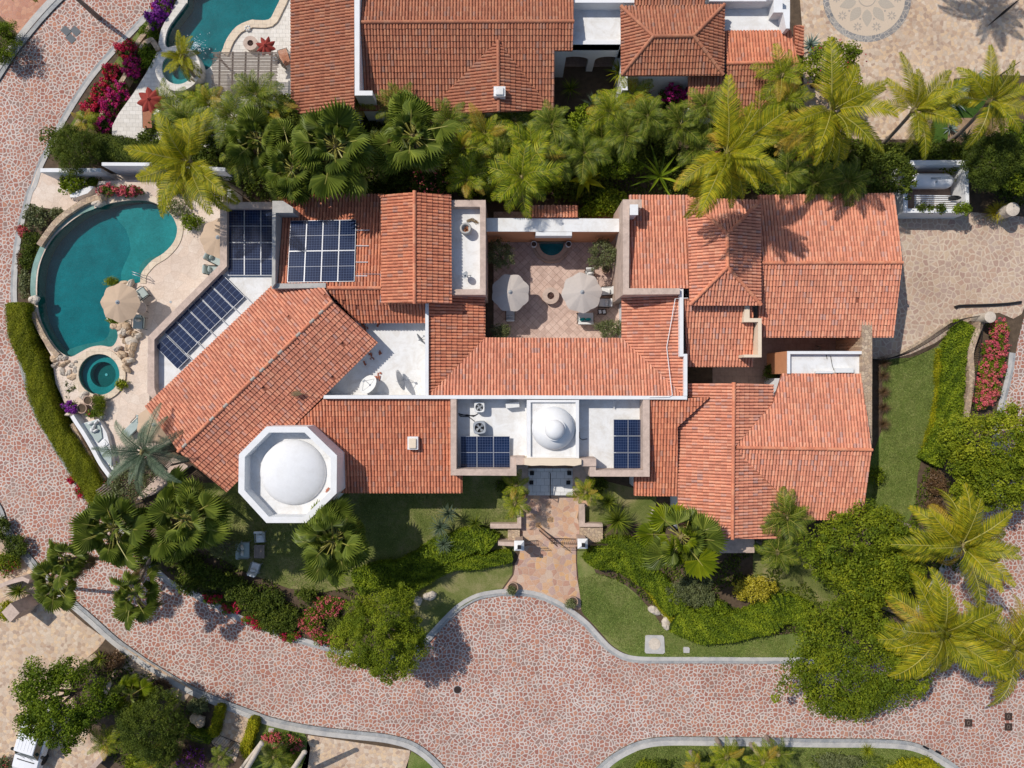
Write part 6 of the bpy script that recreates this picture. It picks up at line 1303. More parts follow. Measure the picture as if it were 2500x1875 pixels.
def hedge(t, path, w, h, label, mat='l_green', z0=0, L=.09, Wd=.06, name='clipped_hedge', dens=1.0, w2=None):
    pts = smooth([P(*(q if len(q) == 3 else (t, *q)), z0+h) for q in path], 6); g = thing(name, label, 'hedge', (pts[len(pts)//2].x, pts[len(pts)//2].y, z0))
    A = np.array([[p.x, p.y] for p in pts]); seg = np.linalg.norm(np.diff(A, axis=0), axis=1); cum = np.concatenate([[0], np.cumsum(seg)]); T = cum[-1]
    n = int(T*(w+1.6*h)*2.6*dens/(L*Wd*.5)); n = min(n, 90000)
    s = RN.uniform(0, T, n); i = np.clip(np.searchsorted(cum, s)-1, 0, len(seg)-1); f = (s-cum[i])/seg[i]; p = A[i]+(A[i+1]-A[i])*f[:, None]
    d = (A[i+1]-A[i])/seg[i][:, None]; q = np.stack([-d[:, 1], d[:, 0]], 1)
    ww = w/2*(1+.06*np.sin(s*1.1)+.05*np.sin(s*2.9+1))*np.minimum(1, np.minimum(s, T-s)/.25+.55)
    side = RN.uniform(0, 1, n) < (h*2*.7)/(w+h*1.4); cr = np.where(side, np.sign(RN.uniform(-1, 1, n)), RN.uniform(-1, 1, n))
    zz = np.where(side, RN.uniform(.1, 1, n)*h, h*(1-.06*np.abs(cr)**4))
    off = RN.normal(0, .06, n)+(RN.uniform(size=n) < .03)*RN.uniform(0, .25, n)
    P3 = np.stack([p[:, 0]+q[:, 0]*cr*(ww+off*side), p[:, 1]+q[:, 1]*cr*(ww+off*side), z0+zz+off*(~side)+.02*np.sin(s*6+cr*4)], 1)
    N = np.stack([q[:, 0]*cr*side, q[:, 1]*cr*side, np.where(side, .25, 1.0)], 1); N = unit(N+RN.normal(size=(n, 3))*.5); N[N[:, 2] < 0] *= -1
    tone = .5+.2*np.sin(s*1.3)*np.cos(cr*2)+.15*np.sin(s*3.7+cr*5)+RN.uniform(-.35, .35, n)
    V, F, rd = leaves(P3, N, L*RN.uniform(.7, 1.3, n), Wd*RN.uniform(.7, 1.3, n), np.clip(tone, 0, 1))
    me = npmesh('foliage', V, F, M[mat], rd, origin=tuple(wloc(g))); link(bpy.data.objects.new('foliage', me), g)
    m = MB(); cp = [Vector((a.x, a.y, 0)) for a in pts]; a_ = strip(cp, w/2-.1, 1); b_ = strip(cp, w/2-.1, -1); ring = a_[len(cp):][::-1]+b_[len(cp):]
    m.prism(ring, z0, z0+h-.09); m.build('inner_growth', M[mat], g)
    return g
def rosette(g, c, n, L, w, mat, e0=-.1, e1=1.35, droop=.4, seed=0, seg=4, name='leaves', fold=.25, tipw=.02):
    rr = random.Random(seed); mb = MB(); c = Vector(c)
    for k in range(n):
        a = 2.39996*k+rr.uniform(-.25, .25); e = e0+(e1-e0)*(1-(k/n))**.8+rr.uniform(-.1, .1); l = L*rr.uniform(.75, 1.1); p = c.copy(); row = []; ee = e; rd = rr.random()
        for s in range(seg+1):
            f = s/seg; d = Vector((math.cos(a)*math.cos(ee), math.sin(a)*math.cos(ee), math.sin(ee))); sd = Vector((-math.sin(a), math.cos(a), 0)); nn = d.cross(sd)*-1
            ww = w*(math.sin(PI*min(f*.8+.16, 1))**.8)*(1-f**3)+tipw*w; row.append((p-sd*ww/2+nn*ww*fold*0, p-nn*abs(ww)*fold*-1*0+Vector((0, 0, -ww*fold)), p+sd*ww/2)); p = p+d*l/seg; ee -= droop/seg*(1+f)
        for s in range(seg):
            mb.face([row[s][0], row[s+1][0], row[s+1][1], row[s][1]], rd); mb.face([row[s][1], row[s+1][1], row[s+1][2], row[s][2]], rd)
    mb.build(name, M[mat], g)
def spiky(t, x, y, L, label, mat='p_dark', n=70, w=.05, h=.8, droop=.5, trunk=True, name='yucca', cat='plant', e0=-.15, e1=1.4, z0=LZ, lean=0):
    c = P(t, x, y, z0+h+L*.3); g = thing(name, label, cat, (c.x, c.y, z0)); m = MB()
    if trunk: m.tube([(c.x, c.y, z0-.05), (c.x, c.y, z0+h)], [.09, .06], 7); m.build('stem', M['bark'], g)
    rosette(g, (c.x, c.y, z0+h), n, L, w, mat, e0, e1, droop, RP.randint(0, 999)); return g
M['heart'] = plain('palm fibre', (.20, .16, .07), .9, .3, 8)
# ---- palm fronds: a few shapes of each kind, shared by all palms
def put(mb, name, mats):
    me = bpy.data.meshes.new(name); me.from_pydata([tuple(p) for p in mb.v], [], mb.f); at = me.attributes.new('rnd', 'FLOAT', 'FACE'); at.data.foreach_set('value', np.array(mb.r, dtype=np.float32))
    for m in mats: me.materials.append(m)
    return me
def feather(L, bend, n, ll, lw, mat, seed, droop=.5, fwd=.75, ribm='rib', wind=0):
    rr = random.Random(seed); mb = MB(); pts = []; p = Vector((0, 0, 0)); e = 0; N = 14
    for i in range(N+1): pts.append((p.copy(), e)); p = p+Vector((math.cos(e), wind*(i/N)**2*.12, math.sin(e)))*L/N; e -= bend/N*(.5+1.2*i/N)
    def at(f): f = min(max(f, 0), .9999)*N; i = int(f); return lerp(pts[i][0], pts[i+1][0], f-i), pts[i][1]
    mb.tube([q[0] for q in pts], [.011*(1-.8*i/N)+.0015 for i in range(N+1)], 4, cap=False); nr = len(mb.f)
    for s in (-1, 1):
        for k in range(n):
            f = .12+.88*(k+rr.uniform(-.2, .2))/n; c, e = at(f); l = ll*(math.sin(PI*min(.12+f*.88, 1)**.75)*.85+.18)*rr.uniform(.85, 1.1); an = fwd+.35*f+rr.uniform(-.08, .08)
            T = Vector((math.cos(e), 0, math.sin(e))); B = Vector((0, s, 0)); U = Vector((-math.sin(e), 0, math.cos(e))); d = (T*math.cos(PI/2-an*.75)+B*math.cos(an*.55)+U*.12).normalized()
            dd = (d-Vector((0, 0, droop*rr.uniform(.7, 1.3)))).normalized(); side = d.cross(U).normalized()*lw/2
            m1 = c+d*l*.5; m2 = m1+dd*l*.5; rd = rr.random()
            mb.face([c-side*.6, m1-side, m1+side, c+side*.6], rd); mb.face([m1-side, m2-side*.1, m2+side*.1, m1+side], rd)
    me = put(mb, 'frond', [M[mat], M[ribm]]); mi = np.zeros(len(mb.f), dtype=np.int32); mi[:nr] = 1; me.polygons.foreach_set('material_index', mi); return me
def fanleaf(lp, rf, mat, seed, n=26, span=2.2, bend=.35, split=.62):
    rr = random.Random(seed); mb = MB(); hub = Vector((lp, 0, -.10*lp)); mb.tube([(0, 0, 0), (lp*.5, 0, .02*lp), hub, hub+Vector((rf*.35, 0, -.03))], [.014, .011, .009, .005], 4, cap=False); nr = len(mb.f)
    def pt(r, a, dz=0): return hub+Vector((r*math.cos(a), r*math.sin(a), -bend*(r/rf)**2*rf*(.55+.45*abs(math.cos(a)))-.12*rf*(abs(a)/span)**2*(r/rf)+dz))
    for k in range(n):
        a0 = -span+2*span*k/n; a1 = -span+2*span*(k+1)/n; am = (a0+a1)/2; R_ = rf*(1-.16*abs(am)/span)*rr.uniform(.93, 1.06); q = .5*rr.random()+.25*rr.random()
        m0, m1, fo = pt(R_*split, a0, .02), pt(R_*split, a1, .02), pt(R_*split*1.02, am, -.035); tip = pt(R_, am+rr.uniform(-.02, .02), -.07*rr.random()-.05*rf)
        mb.face([hub, m0, tip, fo], q); mb.face([hub, fo, tip, m1], q)
    me = put(mb, 'frond', [M[mat], M['rib']]); mi = np.zeros(len(mb.f), dtype=np.int32); mi[:nr] = 1; me.polygons.foreach_set('material_index', mi); return me
FR = {
 'coco': [feather(1, .9, 56, .25, .0125, 'p_coco', 1, .5), feather(1, 1.35, 56, .25, .0125, 'p_coco', 2, .7, wind=2), feather(1, .6, 54, .24, .0125, 'p_coco', 3, .45, wind=-1.5), feather(1, 1.5, 58, .22, .009, 'p_yel', 4, 1.0), feather(1, 1.1, 56, .26, .0125, 'p_coco', 5, .6, wind=-2.2)],
 'areca': [feather(1, 1.1, 26, .33, .019, 'p_dark', 6, .45, wind=1.5), feather(1, 1.7, 26, .30, .019, 'p_dark', 7, .8, wind=-1.5), feather(1, .8, 26, .34, .019, 'p_dark', 8, .4)],
 'lime': [feather(1, 1.1, 27, .32, .018, 'p_lime', 9, .45, wind=1.5), feather(1, 1.7, 27, .30, .018, 'p_lime', 10, .8, wind=-1.5), feather(1, .9, 27, .30, .018, 'p_yel', 31, .5)],
 'date': [feather(1, .9, 70, .16, .008, 'p_blue', 11, .2, .55, ribm='p_blue', wind=1), feather(1, 1.4, 70, .16, .008, 'p_blue', 12, .4, .55, ribm='p_blue', wind=-1)],
 'fan': [fanleaf(.52, .38, 'p_fan', 13, n=24, split=.76), fanleaf(.60, .36, 'p_fan', 14, n=24, bend=.5, split=.74), fanleaf(.42, .38, 'p_fan', 15, n=24, bend=.25, split=.78), fanleaf(.5, .38, 'p_dead', 16, bend=.7)],
 'fanlime': [fanleaf(.55, .40, 'p_lime', 17, split=.8, n=20), fanleaf(.66, .38, 'p_lime', 18, bend=.4, split=.8), fanleaf(.5, .38, 'p_fan', 19, bend=.5, split=.8)]}
def palm(t, x, y, z, L, n, label, kind='coco', base=None, e0=-.45, e1=1.15, name='palm_tree', group=None, rad=.15, tops=0.12, z0=LZ, azbias=None, stems=1):
    c = P(t, x, y, z); b = P(*base, z0) if base else Vector((c.x, c.y, z0)); g = thing(name, label, 'palm tree', (b.x, b.y, z0), group=group)
    if kind[:3] == 'fan': L *= 1.2; n = int(n*1.4)
    if kind in ('lime', 'areca') and n < 24: n = int(n*1.35)
    if kind == 'coco': n = int(n*1.15); L *= 1.04
    m = MB(); pts = []; tops_z = c-Vector((0, 0, .15))
    for k in range(9): f = k/8; q = lerp(b, tops_z, f); q = q+Vector((0, 0, 0)) if not base else Vector((lerp(b, tops_z, f**1.3).x, lerp(b, tops_z, f**1.3).y, q.z)); pts.append(q)
    pts[0] = pts[0]-Vector((0, 0, .15))
    m.tube(pts, [rad*(1.35-.45*min(k/3, 1)-.12*k/8) for k in range(9)], 10); m.build('trunk', M['bark'], g)
    rr = random.Random(int(x*7+y*3)); off = rr.uniform(0, 6.28)
    m = MB(); m.blob((c.x, c.y, c.z-.1), (rad*3.0, rad*3.0, rad*4.5), 0, 10, seed=2, amp=.1); m.build('crown_heart', M['heart'], g)
    yl = FR[kind][0]
    for k in range(5):
        o = bpy.data.objects.new('frond', yl); link(o, g); o.location = c-wloc(g); s = L*rr.uniform(.42, .6); o.scale = (s, s*.7, s); o.rotation_euler = (rr.uniform(-.5, .5), -rr.uniform(1.0, 1.45), rr.uniform(0, 6.28))
    for k in range(n):
        f = (k+.5)/n; a = off+2.39996*k+rr.uniform(-.38, .38)
        if azbias is not None: a = azbias+((a-azbias+PI) % (2*PI)-PI)*.8
        e = e1+(e0-e1)*f**.85+rr.uniform(-.18, .18)
        pool_ = FR[kind]; me = pool_[rr.randrange(len(pool_))]
        if kind == 'coco': me = pool_[3] if (f > .7 and rr.random() < .35) else pool_[rr.choice((0, 1, 2, 4))]
        if kind == 'fan': me = pool_[3] if (f > .85 and rr.random() < .45) else pool_[rr.randrange(3)]
        if kind == 'lime': me = pool_[2] if rr.random() < .15 else pool_[rr.randrange(2)]
        o = bpy.data.objects.new('frond', me); link(o, g); o.location = c-wloc(g)+Vector((math.cos(a), math.sin(a), 0))*.06+Vector((0, 0, -.12*f))
        fan_ = kind[:3] == 'fan'; s = L*rr.uniform(.74, 1.12)*(.75+.25*min(1, f*4)); o.scale = ((s*rr.uniform(.55, 1.08) if fan_ else s), s, s); o.rotation_euler = (rr.uniform(-.75, .75) if fan_ else rr.uniform(-.4, .4), -e, a)
    return g
# ---------------------------------------------------------------- big palms
palm('A1', 1590, 1370, 8.6, 3.7, 26, 'tall coconut palm leaning over the north end of the kidney pool', base=('B1', 2090, 60), azbias=PI*1.1)
palm('A3', 1850, 1300, 10.5, 4.0, 28, 'large coconut palm with long yellow lower frond in the middle of the planted strip', base=('A3', 1640, 1645), azbias=-.3)
for an, el, ln, mi in ((3.6, .05, 5.0, 3), (1.35, .5, 4.4, 3)):
    o = bpy.data.objects.new('frond', FR['coco'][mi]); g_ = bpy.data.objects[[q.name for q in bpy.data.objects if q.name.startswith('palm_tree')][1]]; link(o, g_); o.location = P('A3', 1850, 1300, 10.5)-wloc(g_); o.scale = (ln*.9, ln*.8, ln*.5); o.rotation_euler = (.3, -el, an); o['label'] = 'long yellow frond'
palm('A4', 590, 930, 8.5, 3.9, 26, 'coconut palm between neighbouring tile roof and parking court', base=('A4', 600, 1250), azbias=-.6)
palm('A4', 1290, 925, 6.3, 3.3, 18, 'coconut palm leaning over the rounded corner of the parking court', base=('A4', 975, 1250), azbias=.6)
palm('A4', 1930, 850, 6.3, 3.1, 18, 'coconut palm leaning over the agave bed at upper right', base=('A4', 1580, 1195), azbias=.4)
palm('C4', 1690, 1385, 7.6, 4.2, 22, 'coconut palm above the other two at lower right, beside the dense round trees', azbias=.9)
palm('D4', 1530, 520, 7.6, 4.2, 24, 'coconut palm over the road at lower right with yellowing fronds, left one', base=('D4', 1010, 285))
palm('D4', 2120, 640, 7.4, 3.8, 20, 'coconut palm cut by the right edge of the picture over the road', base=('D4', 1600, 350))
palm('C1', 1215, 600, 6.2, 3.2, 24, 'grey green date palm over the slatted pergola', 'date', base=('C1', 1460, 560), e0=-.35, e1=1.2, rad=.2)
palm('A3', 120, 1500, 5.6, 3.0, 18, 'bright green feather palm hanging over the courtyard wall', 'lime')
palm('A2', 690, 1240, 7.0, 3.4, 26, 'large fan palm in front of the neighbouring roof with glossy round leaves', 'fan', e0=-.6)
palm('A2', 1340, 1150, 6.8, 3.0, 24, 'fan palm just below the corner of the neighbouring hipped gable', 'fan', e0=-.6)
palm('A2', 330, 1420, 6.2, 2.6, 20, 'fan palm directly above the villa solar roof, left of the largest fan palm', 'fan', e0=-.6)
palm('A2', 30, 1180, 5.6, 2.5, 18, 'fan palm left of the other fan palms in the planted strip', 'fan', e0=-.5)
palm('C1', 965, 1250, 6.5, 2.75, 28, 'big fan palm between the pergola and the road', 'fan', e0=-.7)
palm('C1', 1550, 1170, 6.5, 2.75, 26, 'fan palm between the big fan palm and the octagonal dome', 'fan', e0=-.6)
palm('C1', 560, 1500, 5.8, 1.9, 12, 'small fan palm leaning over the road at left', 'fan', e0=-.5, base=('C1', 1000, 1480))
palm('D1', 1130, 190, 5.5, 2.4, 13, 'small fan palm over the road with widely spaced drooping leaves', 'fan', e0=-.7, base=('C1', 1300, 1480))
palm('D1', 470, 90, 4.8, 1.9, 16, 'compact fan palm overhanging the kerb at the left', 'fan', e0=-.5, base=('C1', 380, 1700))
palm('C2', 672, 1345, 6.3, 2.9, 34, 'bushy fan palm with brown skirt below the octagonal dome', 'fan', e0=-.9)
palm('C3', 1462, 1315, 6.0, 3.0, 20, 'bright fan palm below the south east roof with star of pale stalks', 'fanlime', e0=-.35, e1=1.0)
palm('D1', 1090, 1060, 3.0, 1.5, 16, 'small yellow green fan palm between the two round trees at bottom left', 'fanlime')
palm('D1', 890, 1440, 3.2, 1.6, 14, 'small feathery palm above the low stone wall at the bottom left', 'lime')
palm('D2', 175, 1560, 2.4, 1.3, 26, 'dark sago palm inside the round flower bed at the bottom', 'areca', e0=-.1)
palm('A1', 1540, 480, 4.2, 1.7, 15, 'young coconut palm growing beside the small round spa', 'coco', base=('A1', 1720, 760))
palm('C3', 655, 940, 3.0, 1.35, 13, 'potted palm right of the entrance steps', 'lime')
palm('C3', 70, 880, 3.0, 1.25, 12, 'potted palm nearest the left of the entrance steps', 'lime')
palm('C3', 60, 1040, 2.8, 1.3, 13, 'small palm in the left planter below the potted palm', 'lime')
palm('C4', 210, 1150, 4.6, 2.3, 16, 'dark feather palm against the lower corner of the south east roof', 'areca')
palm('C4', 130, 1450, 3.8, 1.8, 14, 'small feather palm below the south east roof canopy', 'areca')
palm('D3', 1850, 1570, 2.6, 1.5, 14, 'young palm in the bottom bed, left one of a pair', 'lime')
palm('D3', 2150, 1610, 2.6, 1.5, 14, 'young palm in the bottom bed, right one of a pair', 'lime')
palm('D4', 140, 1540, 2.4, 1.3, 12, 'young palm on the bottom verge right of the pair', 'areca')
palm('D3', 1600, 1640, 2.0, 1.2, 12, 'yellowish young palm at the bottom edge of the picture', 'lime')
palm('D1', 1290, 1600, 2.6, 1.6, 12, 'yellow green palm tip at the bottom edge below the fine leaved tree', 'lime')
palm('D1', 1860, 1570, 2.2, 1.0, 12, 'tiny palm in front of the dark double gate', 'areca')
palm('A1', 720, 1030, 2.0, 1.2, 14, 'small yellow tipped palm beside the stone wall at upper left', 'lime')
palm('A4', 170, 640, 5.2, 2.2, 14, 'green palm beside the right end of the neighbouring tile roof', 'lime')
# smaller feather palms of the planted strip between the two houses
strip_ = [(372, 232, 1.9, 'a', 4), (405, 262, 2.2, 'a', 4.5), (452, 225, 1.9, 'l', 4), (505, 255, 2.4, 'a', 5), (556, 205, 2.2, 'a', 5), (530, 330, 2.4, 'a', 5), (585, 240, 2.0, 'l', 4.5), (606, 372, 2.3, 'a', 5), (640, 300, 2.0, 'a', 4), (768, 212, 1.7, 'l', 4.6), (820, 330, 2.1, 'a', 4), (860, 228, 1.9, 'a', 4.6), (970, 260, 2.0, 'a', 4.5), (1000, 320, 2.4, 'l', 5), (1010, 385, 2.1, 'l', 4.6), (1048, 290, 2.3, 'l', 5), (1075, 350, 2.2, 'a', 4.8), (1108, 262, 2.2, 'a', 4.8), (1150, 320, 2.3, 'l', 5), (1192, 270, 2.2, 'a', 4.8), (1200, 345, 2.0, 'a', 4.5), (1262, 330, 2.1, 'a', 4.5), (1318, 242, 2.2, 'l', 4.6), (1365, 205, 1.9, 'l', 4.4), (1352, 290, 2.4, 'a', 4.6), (1300, 300, 2.0, 'a', 4.2), (1400, 250, 2.0, 'a', 4.4), (1470, 270, 2.2, 'a', 4.4), (1525, 232, 1.9, 'a', 4.4), (1505, 320, 1.9, 'a', 4), (1640, 260, 2.3, 'l', 5), (1700, 375, 2.2, 'a', 4.6), (1760, 395, 2.2, 'a', 4.4), (1830, 392, 2.3, 'a', 4.6), (1700, 215, 2.0, 'l', 4.6), (1730, 300, 2.1, 'l', 4.6)]
strip_.sort()
def ORD(k): return ordn[k] if k < 20 else ['twenty', 'thirty', 'forty', 'fifty'][(k+1)//10-2]+' '+ordn[(k+1) % 10-1] if (k+1) % 10 else ['twentieth', 'thirtieth', 'fortieth', 'fiftieth'][(k+1)//10-2]
for k, (x, y, L, kd, z) in enumerate(strip_):
    nm = ORD(k) if True else {20: 'twenty first', 21: 'twenty second', 22: 'twenty third', 23: 'twenty fourth', 24: 'twenty fifth', 25: 'twenty sixth', 26: 'twenty seventh', 27: 'twenty eighth', 28: 'twenty ninth', 29: 'thirtieth', 30: 'thirty first', 31: 'thirty second', 32: 'thirty third', 33: 'thirty fourth', 34: 'thirty fifth', 35: 'thirty sixth'}[k]
    palm('F', x, y, z-.3+RP.uniform(-.8, .8), L*.95, 15, '%s small feather palm from the left in the strip between the houses, %s' % (nm, 'dark green' if kd == 'a' else 'yellow green'), 'areca' if kd == 'a' else 'lime', group='small feather palms between the houses', rad=.08, e0=-.3, e1=1.25)
# ---------------------------------------------------------------- broadleaf trees
tree('D2', 1080, 520, 360, 3.8, 'feathery yellow green tree overhanging the road left of the path', 'l_willow', ry=370, L=.15, Wd=.055, clr=.5, dens=1.2, base=('D2', 1120, 380), rz=2.3)
tree('D1', 545, 1085, 375, 3.9, 'round glossy green tree shading the white car at bottom left', 'l_green', ry=360, clr=.6, rz=2.6)
tree('D1', 1310, 1300, 270, 3.5, 'fine leaved dark olive tree beside the round glossy one at bottom left', 'l_dark', ry=285, L=.12, Wd=.05, clr=.45, rz=2.2)
tree('C4', 850, 1380, 470, 4.2, 'broad dense green tree touching the south east roof corner', 'l_fic', ry=330, clr=.6, rz=2.4)
tree('C4', 900, 1640, 420, 4.0, 'dense green tree in the middle of the lower right group', 'l_fic', ry=260, clr=.6, rz=2.2)
tree('D4', 740, 760, 540, 4.2, 'widest dense green tree hanging over the lower right road', 'l_fic', ry=480, clr=.65, rz=2.7)
tree('C4', 1960, 520, 420, 4.2, 'round green tree right of the narrow lawn, upper part of the group', 'l_fic', ry=300, clr=.65, rz=2.4)
tree('C4', 1960, 850, 400, 4.0, 'round green tree right of the dark red shrubs', 'l_fic', ry=260, clr=.65, rz=2.4)
tree('A4', 590, 560, 260, 3.3, 'loose tree with red blossoms beside the medallion', 'l_fic', ry=210, clr=.4, dens=.55, flowers=('l_red', .02, .14), L=.2, Wd=.11)
tree('A4', 1930, 1350, 260, 3.2, 'dark feathery tree right of the service yard', 'l_dark', ry=250, L=.12, Wd=.05, clr=.45)
tree('A4', 2180, 1480, 160, 3.0, 'olive tree cut by the right edge below the agave bed', 'l_fic', ry=180, clr=.4)
tree('A4', 1080, 1470, 210, 3.0, 'dark green tree overhanging the left end of the service yard', 'l_dark', ry=190, clr=.35)
tree('A1', 640, 1270, 180, 2.7, 'wispy grey green tree over the west end of the white wall', 'l_dark', ry=210, L=.14, Wd=.03, clr=.35, dens=.6)
tree('A2', 280, 1050, 170, 4.0, 'dark leafy tree below the left neighbouring roof', 'l_dark', ry=190, clr=.4)
tree('A2', 620, 840, 55, 3.8, 'thin bushy treetop poking up against the neighbouring roof', 'l_green', ry=90, clr=.2)
tree('A3', 620, 1040, 120, 2.8, 'bright round tree left of the white columned hip roof', 'l_green', ry=140, clr=.3)
tree('A3', 930, 1400, 190, 2.2, 'bright leafy tree in the middle of the strip above the courtyard', 'l_green', ry=110, clr=.3)
tree('A2', 1500, 1560, 170, 1.6, 'dark shrubby tree with pink blossoms above the raised gable roof', 'l_dark', ry=120, clr=.3, flowers=('l_pink', .05, .17))
tree('A3', 1650, 1330, 150, 2.4, 'dark tree with pink blossoms left of the long yellow frond', 'l_dark', ry=110, clr=.3, flowers=('l_pink', .06, .17))
tree('A4', 300, 1400, 140, 1.8, 'dark shrub tree with pink blossoms above the east roof', 'l_dark', ry=110, clr=.3, flowers=('l_pink', .06, .17))
tree('B3', 800, 560, 130, 2.2, 'potted olive bush in the right corner of the courtyard', 'l_olive', ry=130, clr=.25, L=.13, Wd=.045, dens=.5, limbs=8)
tree('B2', 2080, 560, 120, 2.0, 'olive bush in the shaded left side of the courtyard', 'l_olive', ry=120, clr=.25, L=.13, Wd=.045, dens=.5, limbs=8)
tree('B3', 860, 1180, 125, 1.5, 'grey green bush in the lower right corner of the courtyard', 'l_olive', ry=80, clr=.22, L=.13, Wd=.045, dens=.6)
tree('B2', 2080, 1200, 90, 1.5, 'grey green bush in the lower left corner of the courtyard', 'l_olive', ry=70, clr=.22, L=.13, Wd=.045, dens=.6)
tree('C1', 1890, 1400, 130, 1.6, 'thin pale branching bush left of the lawn loveseat', 'l_olive', ry=110, clr=.25, dens=.3, limbs=10, L=.12, Wd=.05)
# ---------------------------------------------------------------- hedges
hedge('B1', [(130, 960), (140, 1150), (190, 1350), (270, 1500), (300, 1659), ('C1', 330, 150), ('C1', 430, 380), ('C1', 560, 580), ('C1', 700, 790), ('C1', 830, 1030)], 1.45, 1.9, 'long clipped hedge curving between the pool terrace and the road', 'l_hedge', L=.075, Wd=.045)
hedge('A1', [(770, 1230), (900, 1230), (1150, 1275), (1300, 1290), (1420, 1280)], 1.6, 2.0, 'dark clipped hedge above the white boundary wall', 'l_dark')
shrub('A1', 20, 360, 180, 2.4, 'clipped dark round bush at the left edge above the road', 'l_green', ry=190, L=.09, Wd=.055, clr=.4)
hedge('D1', [(1855, 1140), (1830, 1240), (1790, 1400)], .6, .7, 'low clipped hedge along the stone path, left side', 'l_lime')
hedge('D1', [(1560, 1360), (1680, 1400), (1780, 1410)], .7, .7, 'low clipped hedge below the tan boulder', 'l_green')
hedge('D1', [(2140, 1250), (2100, 1400), (2060, 1520), (2140, 1570)], .65, .8, 'bright low clipped hedge along the stone path, right side', 'l_lime')
hedge('C3', [(760, 1500), (900, 1500), (1050, 1560), (1150, 1659), ('D3', 1230, 80), ('D3', 1330, 190), ('D3', 1450, 330)], 1.6, .9, 'mounded green ground cover between the lawn and the bright fan palm', 'l_green', L=.12, Wd=.07)
hedge('D3', [(1420, 400), (1600, 480), (1800, 500), (2000, 460), (2212, 400), ('D4', 200, 320), ('D4', 400, 380)], 2.0, 1.1, 'broad green hedge along the lower right lawn', 'l_green', L=.13, Wd=.08)
hedge('D3', [(1150, 60), (1280, 240), (1420, 420), (1560, 520)], .8, .55, 'bright low ground cover along the lawn edge right of the path', 'l_lime', L=.09)
hedge('D2', [(850, 120), (1000, 60), ('C2', 1300, 1600), ('C2', 1500, 1480), ('C2', 1700, 1400), ('C2', 1900, 1330), ('C2', 2010, 1400)], 1.8, 1.0, 'curving glossy green hedge left of the entrance gate', 'l_green', L=.15, Wd=.09)
hedge('D2', [(1130, 150), (1300, 130), (1450, 60), ('C2', 1650, 1560), ('C2', 1900, 1530), ('C2', 2180, 1480)], .9, .8, 'lower green hedge row below the glossy hedge left of the gate', 'l_green', L=.11)
hedge('B4', [(1760, 1150), (1700, 1250), (1640, 1400), (1620, 1659), ('C4', 1610, 150), ('C4', 1600, 330), ('C4', 1500, 560), ('C4', 1430, 700)], 1.7, .8, 'green bank of ground cover right of the narrow lawn', 'l_green', L=.12, Wd=.08)
hedge('B4', [(1520, 1350), (1500, 1500), (1505, 1659), ('C4', 1500, 100), ('C4', 1475, 260), ('C4', 1430, 450), ('C4', 1380, 640)], .55, .35, 'thin lime strip of ground cover edging the narrow lawn', 'l_lime', L=.08)
hedge('C3', [(700, 1560), (760, 1480), (860, 1420), (950, 1400), (1080, 1420), (1180, 1500)], 1.3, 1.1, 'dark green hedge below the big spiky plant right of the gate', 'l_green', L=.13)
# ---------------------------------------------------------------- flowering and leafy shrubs
def bou(t, x, y, r, h, label, fm, frac=1.5, ry=None, z0=LZ, mat='l_dark', fs=.11): return shrub(t, x, y, r, h, label, mat, ry=ry, flowers=(fm, frac, fs), z0=z0, dens=.9, name='bougainvillea', cat='flowering shrub', clr=.25)
bou('A1', 1390, 100, 80, 1.6, 'purple bougainvillea on the wall left of the upper pool, topmost', 'l_purp', ry=100)
bou('A1', 1310, 180, 70, 1.5, 'purple bougainvillea just below the topmost purple one', 'l_purp', ry=70)
bou('A1', 1440, 20, 60, 1.6, 'purple bougainvillea at the top edge beside the upper pool', 'l_purp')
bou('A1', 1330, 70, 40, 1.0, 'dark red bougainvillea by the road at the very top', 'l_red', ry=60)
bou('A1', 1090, 440, 90, 1.5, 'red bougainvillea where the stone wall bends, highest red clump', 'l_red', ry=90)
bou('A1', 1130, 580, 75, 1.5, 'magenta bougainvillea right of the bend in the stone wall', 'l_mag', ry=100)
bou('A1', 960, 620, 90, 1.2, 'red bougainvillea on the road side below the bend', 'l_red', ry=70)
bou('A1', 880, 780, 90, 1.3, 'red bougainvillea halfway down the road side wall', 'l_red', ry=90)
bou('A1', 790, 920, 90, 1.3, 'red bougainvillea low on the road side wall', 'l_red', ry=80)
bou('A1', 1020, 790, 75, 1.5, 'crimson bougainvillea left of the red umbrella', 'l_mag', ry=80)
bou('A1', 940, 900, 75, 1.5, 'crimson bougainvillea at the edge of the white deck, middle', 'l_mag', ry=90)
bou('A1', 890, 1060, 60, 1.5, 'crimson bougainvillea at the lower end of the white deck', 'l_mag', ry=80)
shrub('A1', 1260, 290, 90, 1.2, 'bright green shrub between purple flowers and hooked stone wall', 'l_green', ry=70)
shrub('A1', 1260, 480, 75, 1.6, 'dark green shrub left of the small round spa', 'l_green', ry=110)
bou('A1', 920, 1610, 100, .9, 'pink bougainvillea in the planter above the pool, left part', 'l_pink', ry=45, z0=DZ, frac=.7)
bou('A1', 1110, 1615, 110, .9, 'bright pink bougainvillea in the planter above the pool, right part', 'l_pink', ry=40, z0=DZ, frac=1.1)
bou('A1', 1520, 1590, 150, .8, 'red flowering shrub right of the planter under the coconut palm', 'l_pink', ry=50, z0=DZ, frac=.15)
shrub('A1', 620, 1560, 125, 1.6, 'bright green shrub with white blossoms below the white wall', 'l_green', ry=85, flowers=('wcushion', .01, .09), L=.16, Wd=.11)
shrub('A1', 790, 1530, 60, 1.0, 'small green shrub right of the one with white blossoms', 'l_green', ry=40)
shrub('B1', 310, 250, 110, 1.3, 'olive green shrub between road and pool rim, upper one', 'l_olive', ry=110, L=.14, Wd=.09)
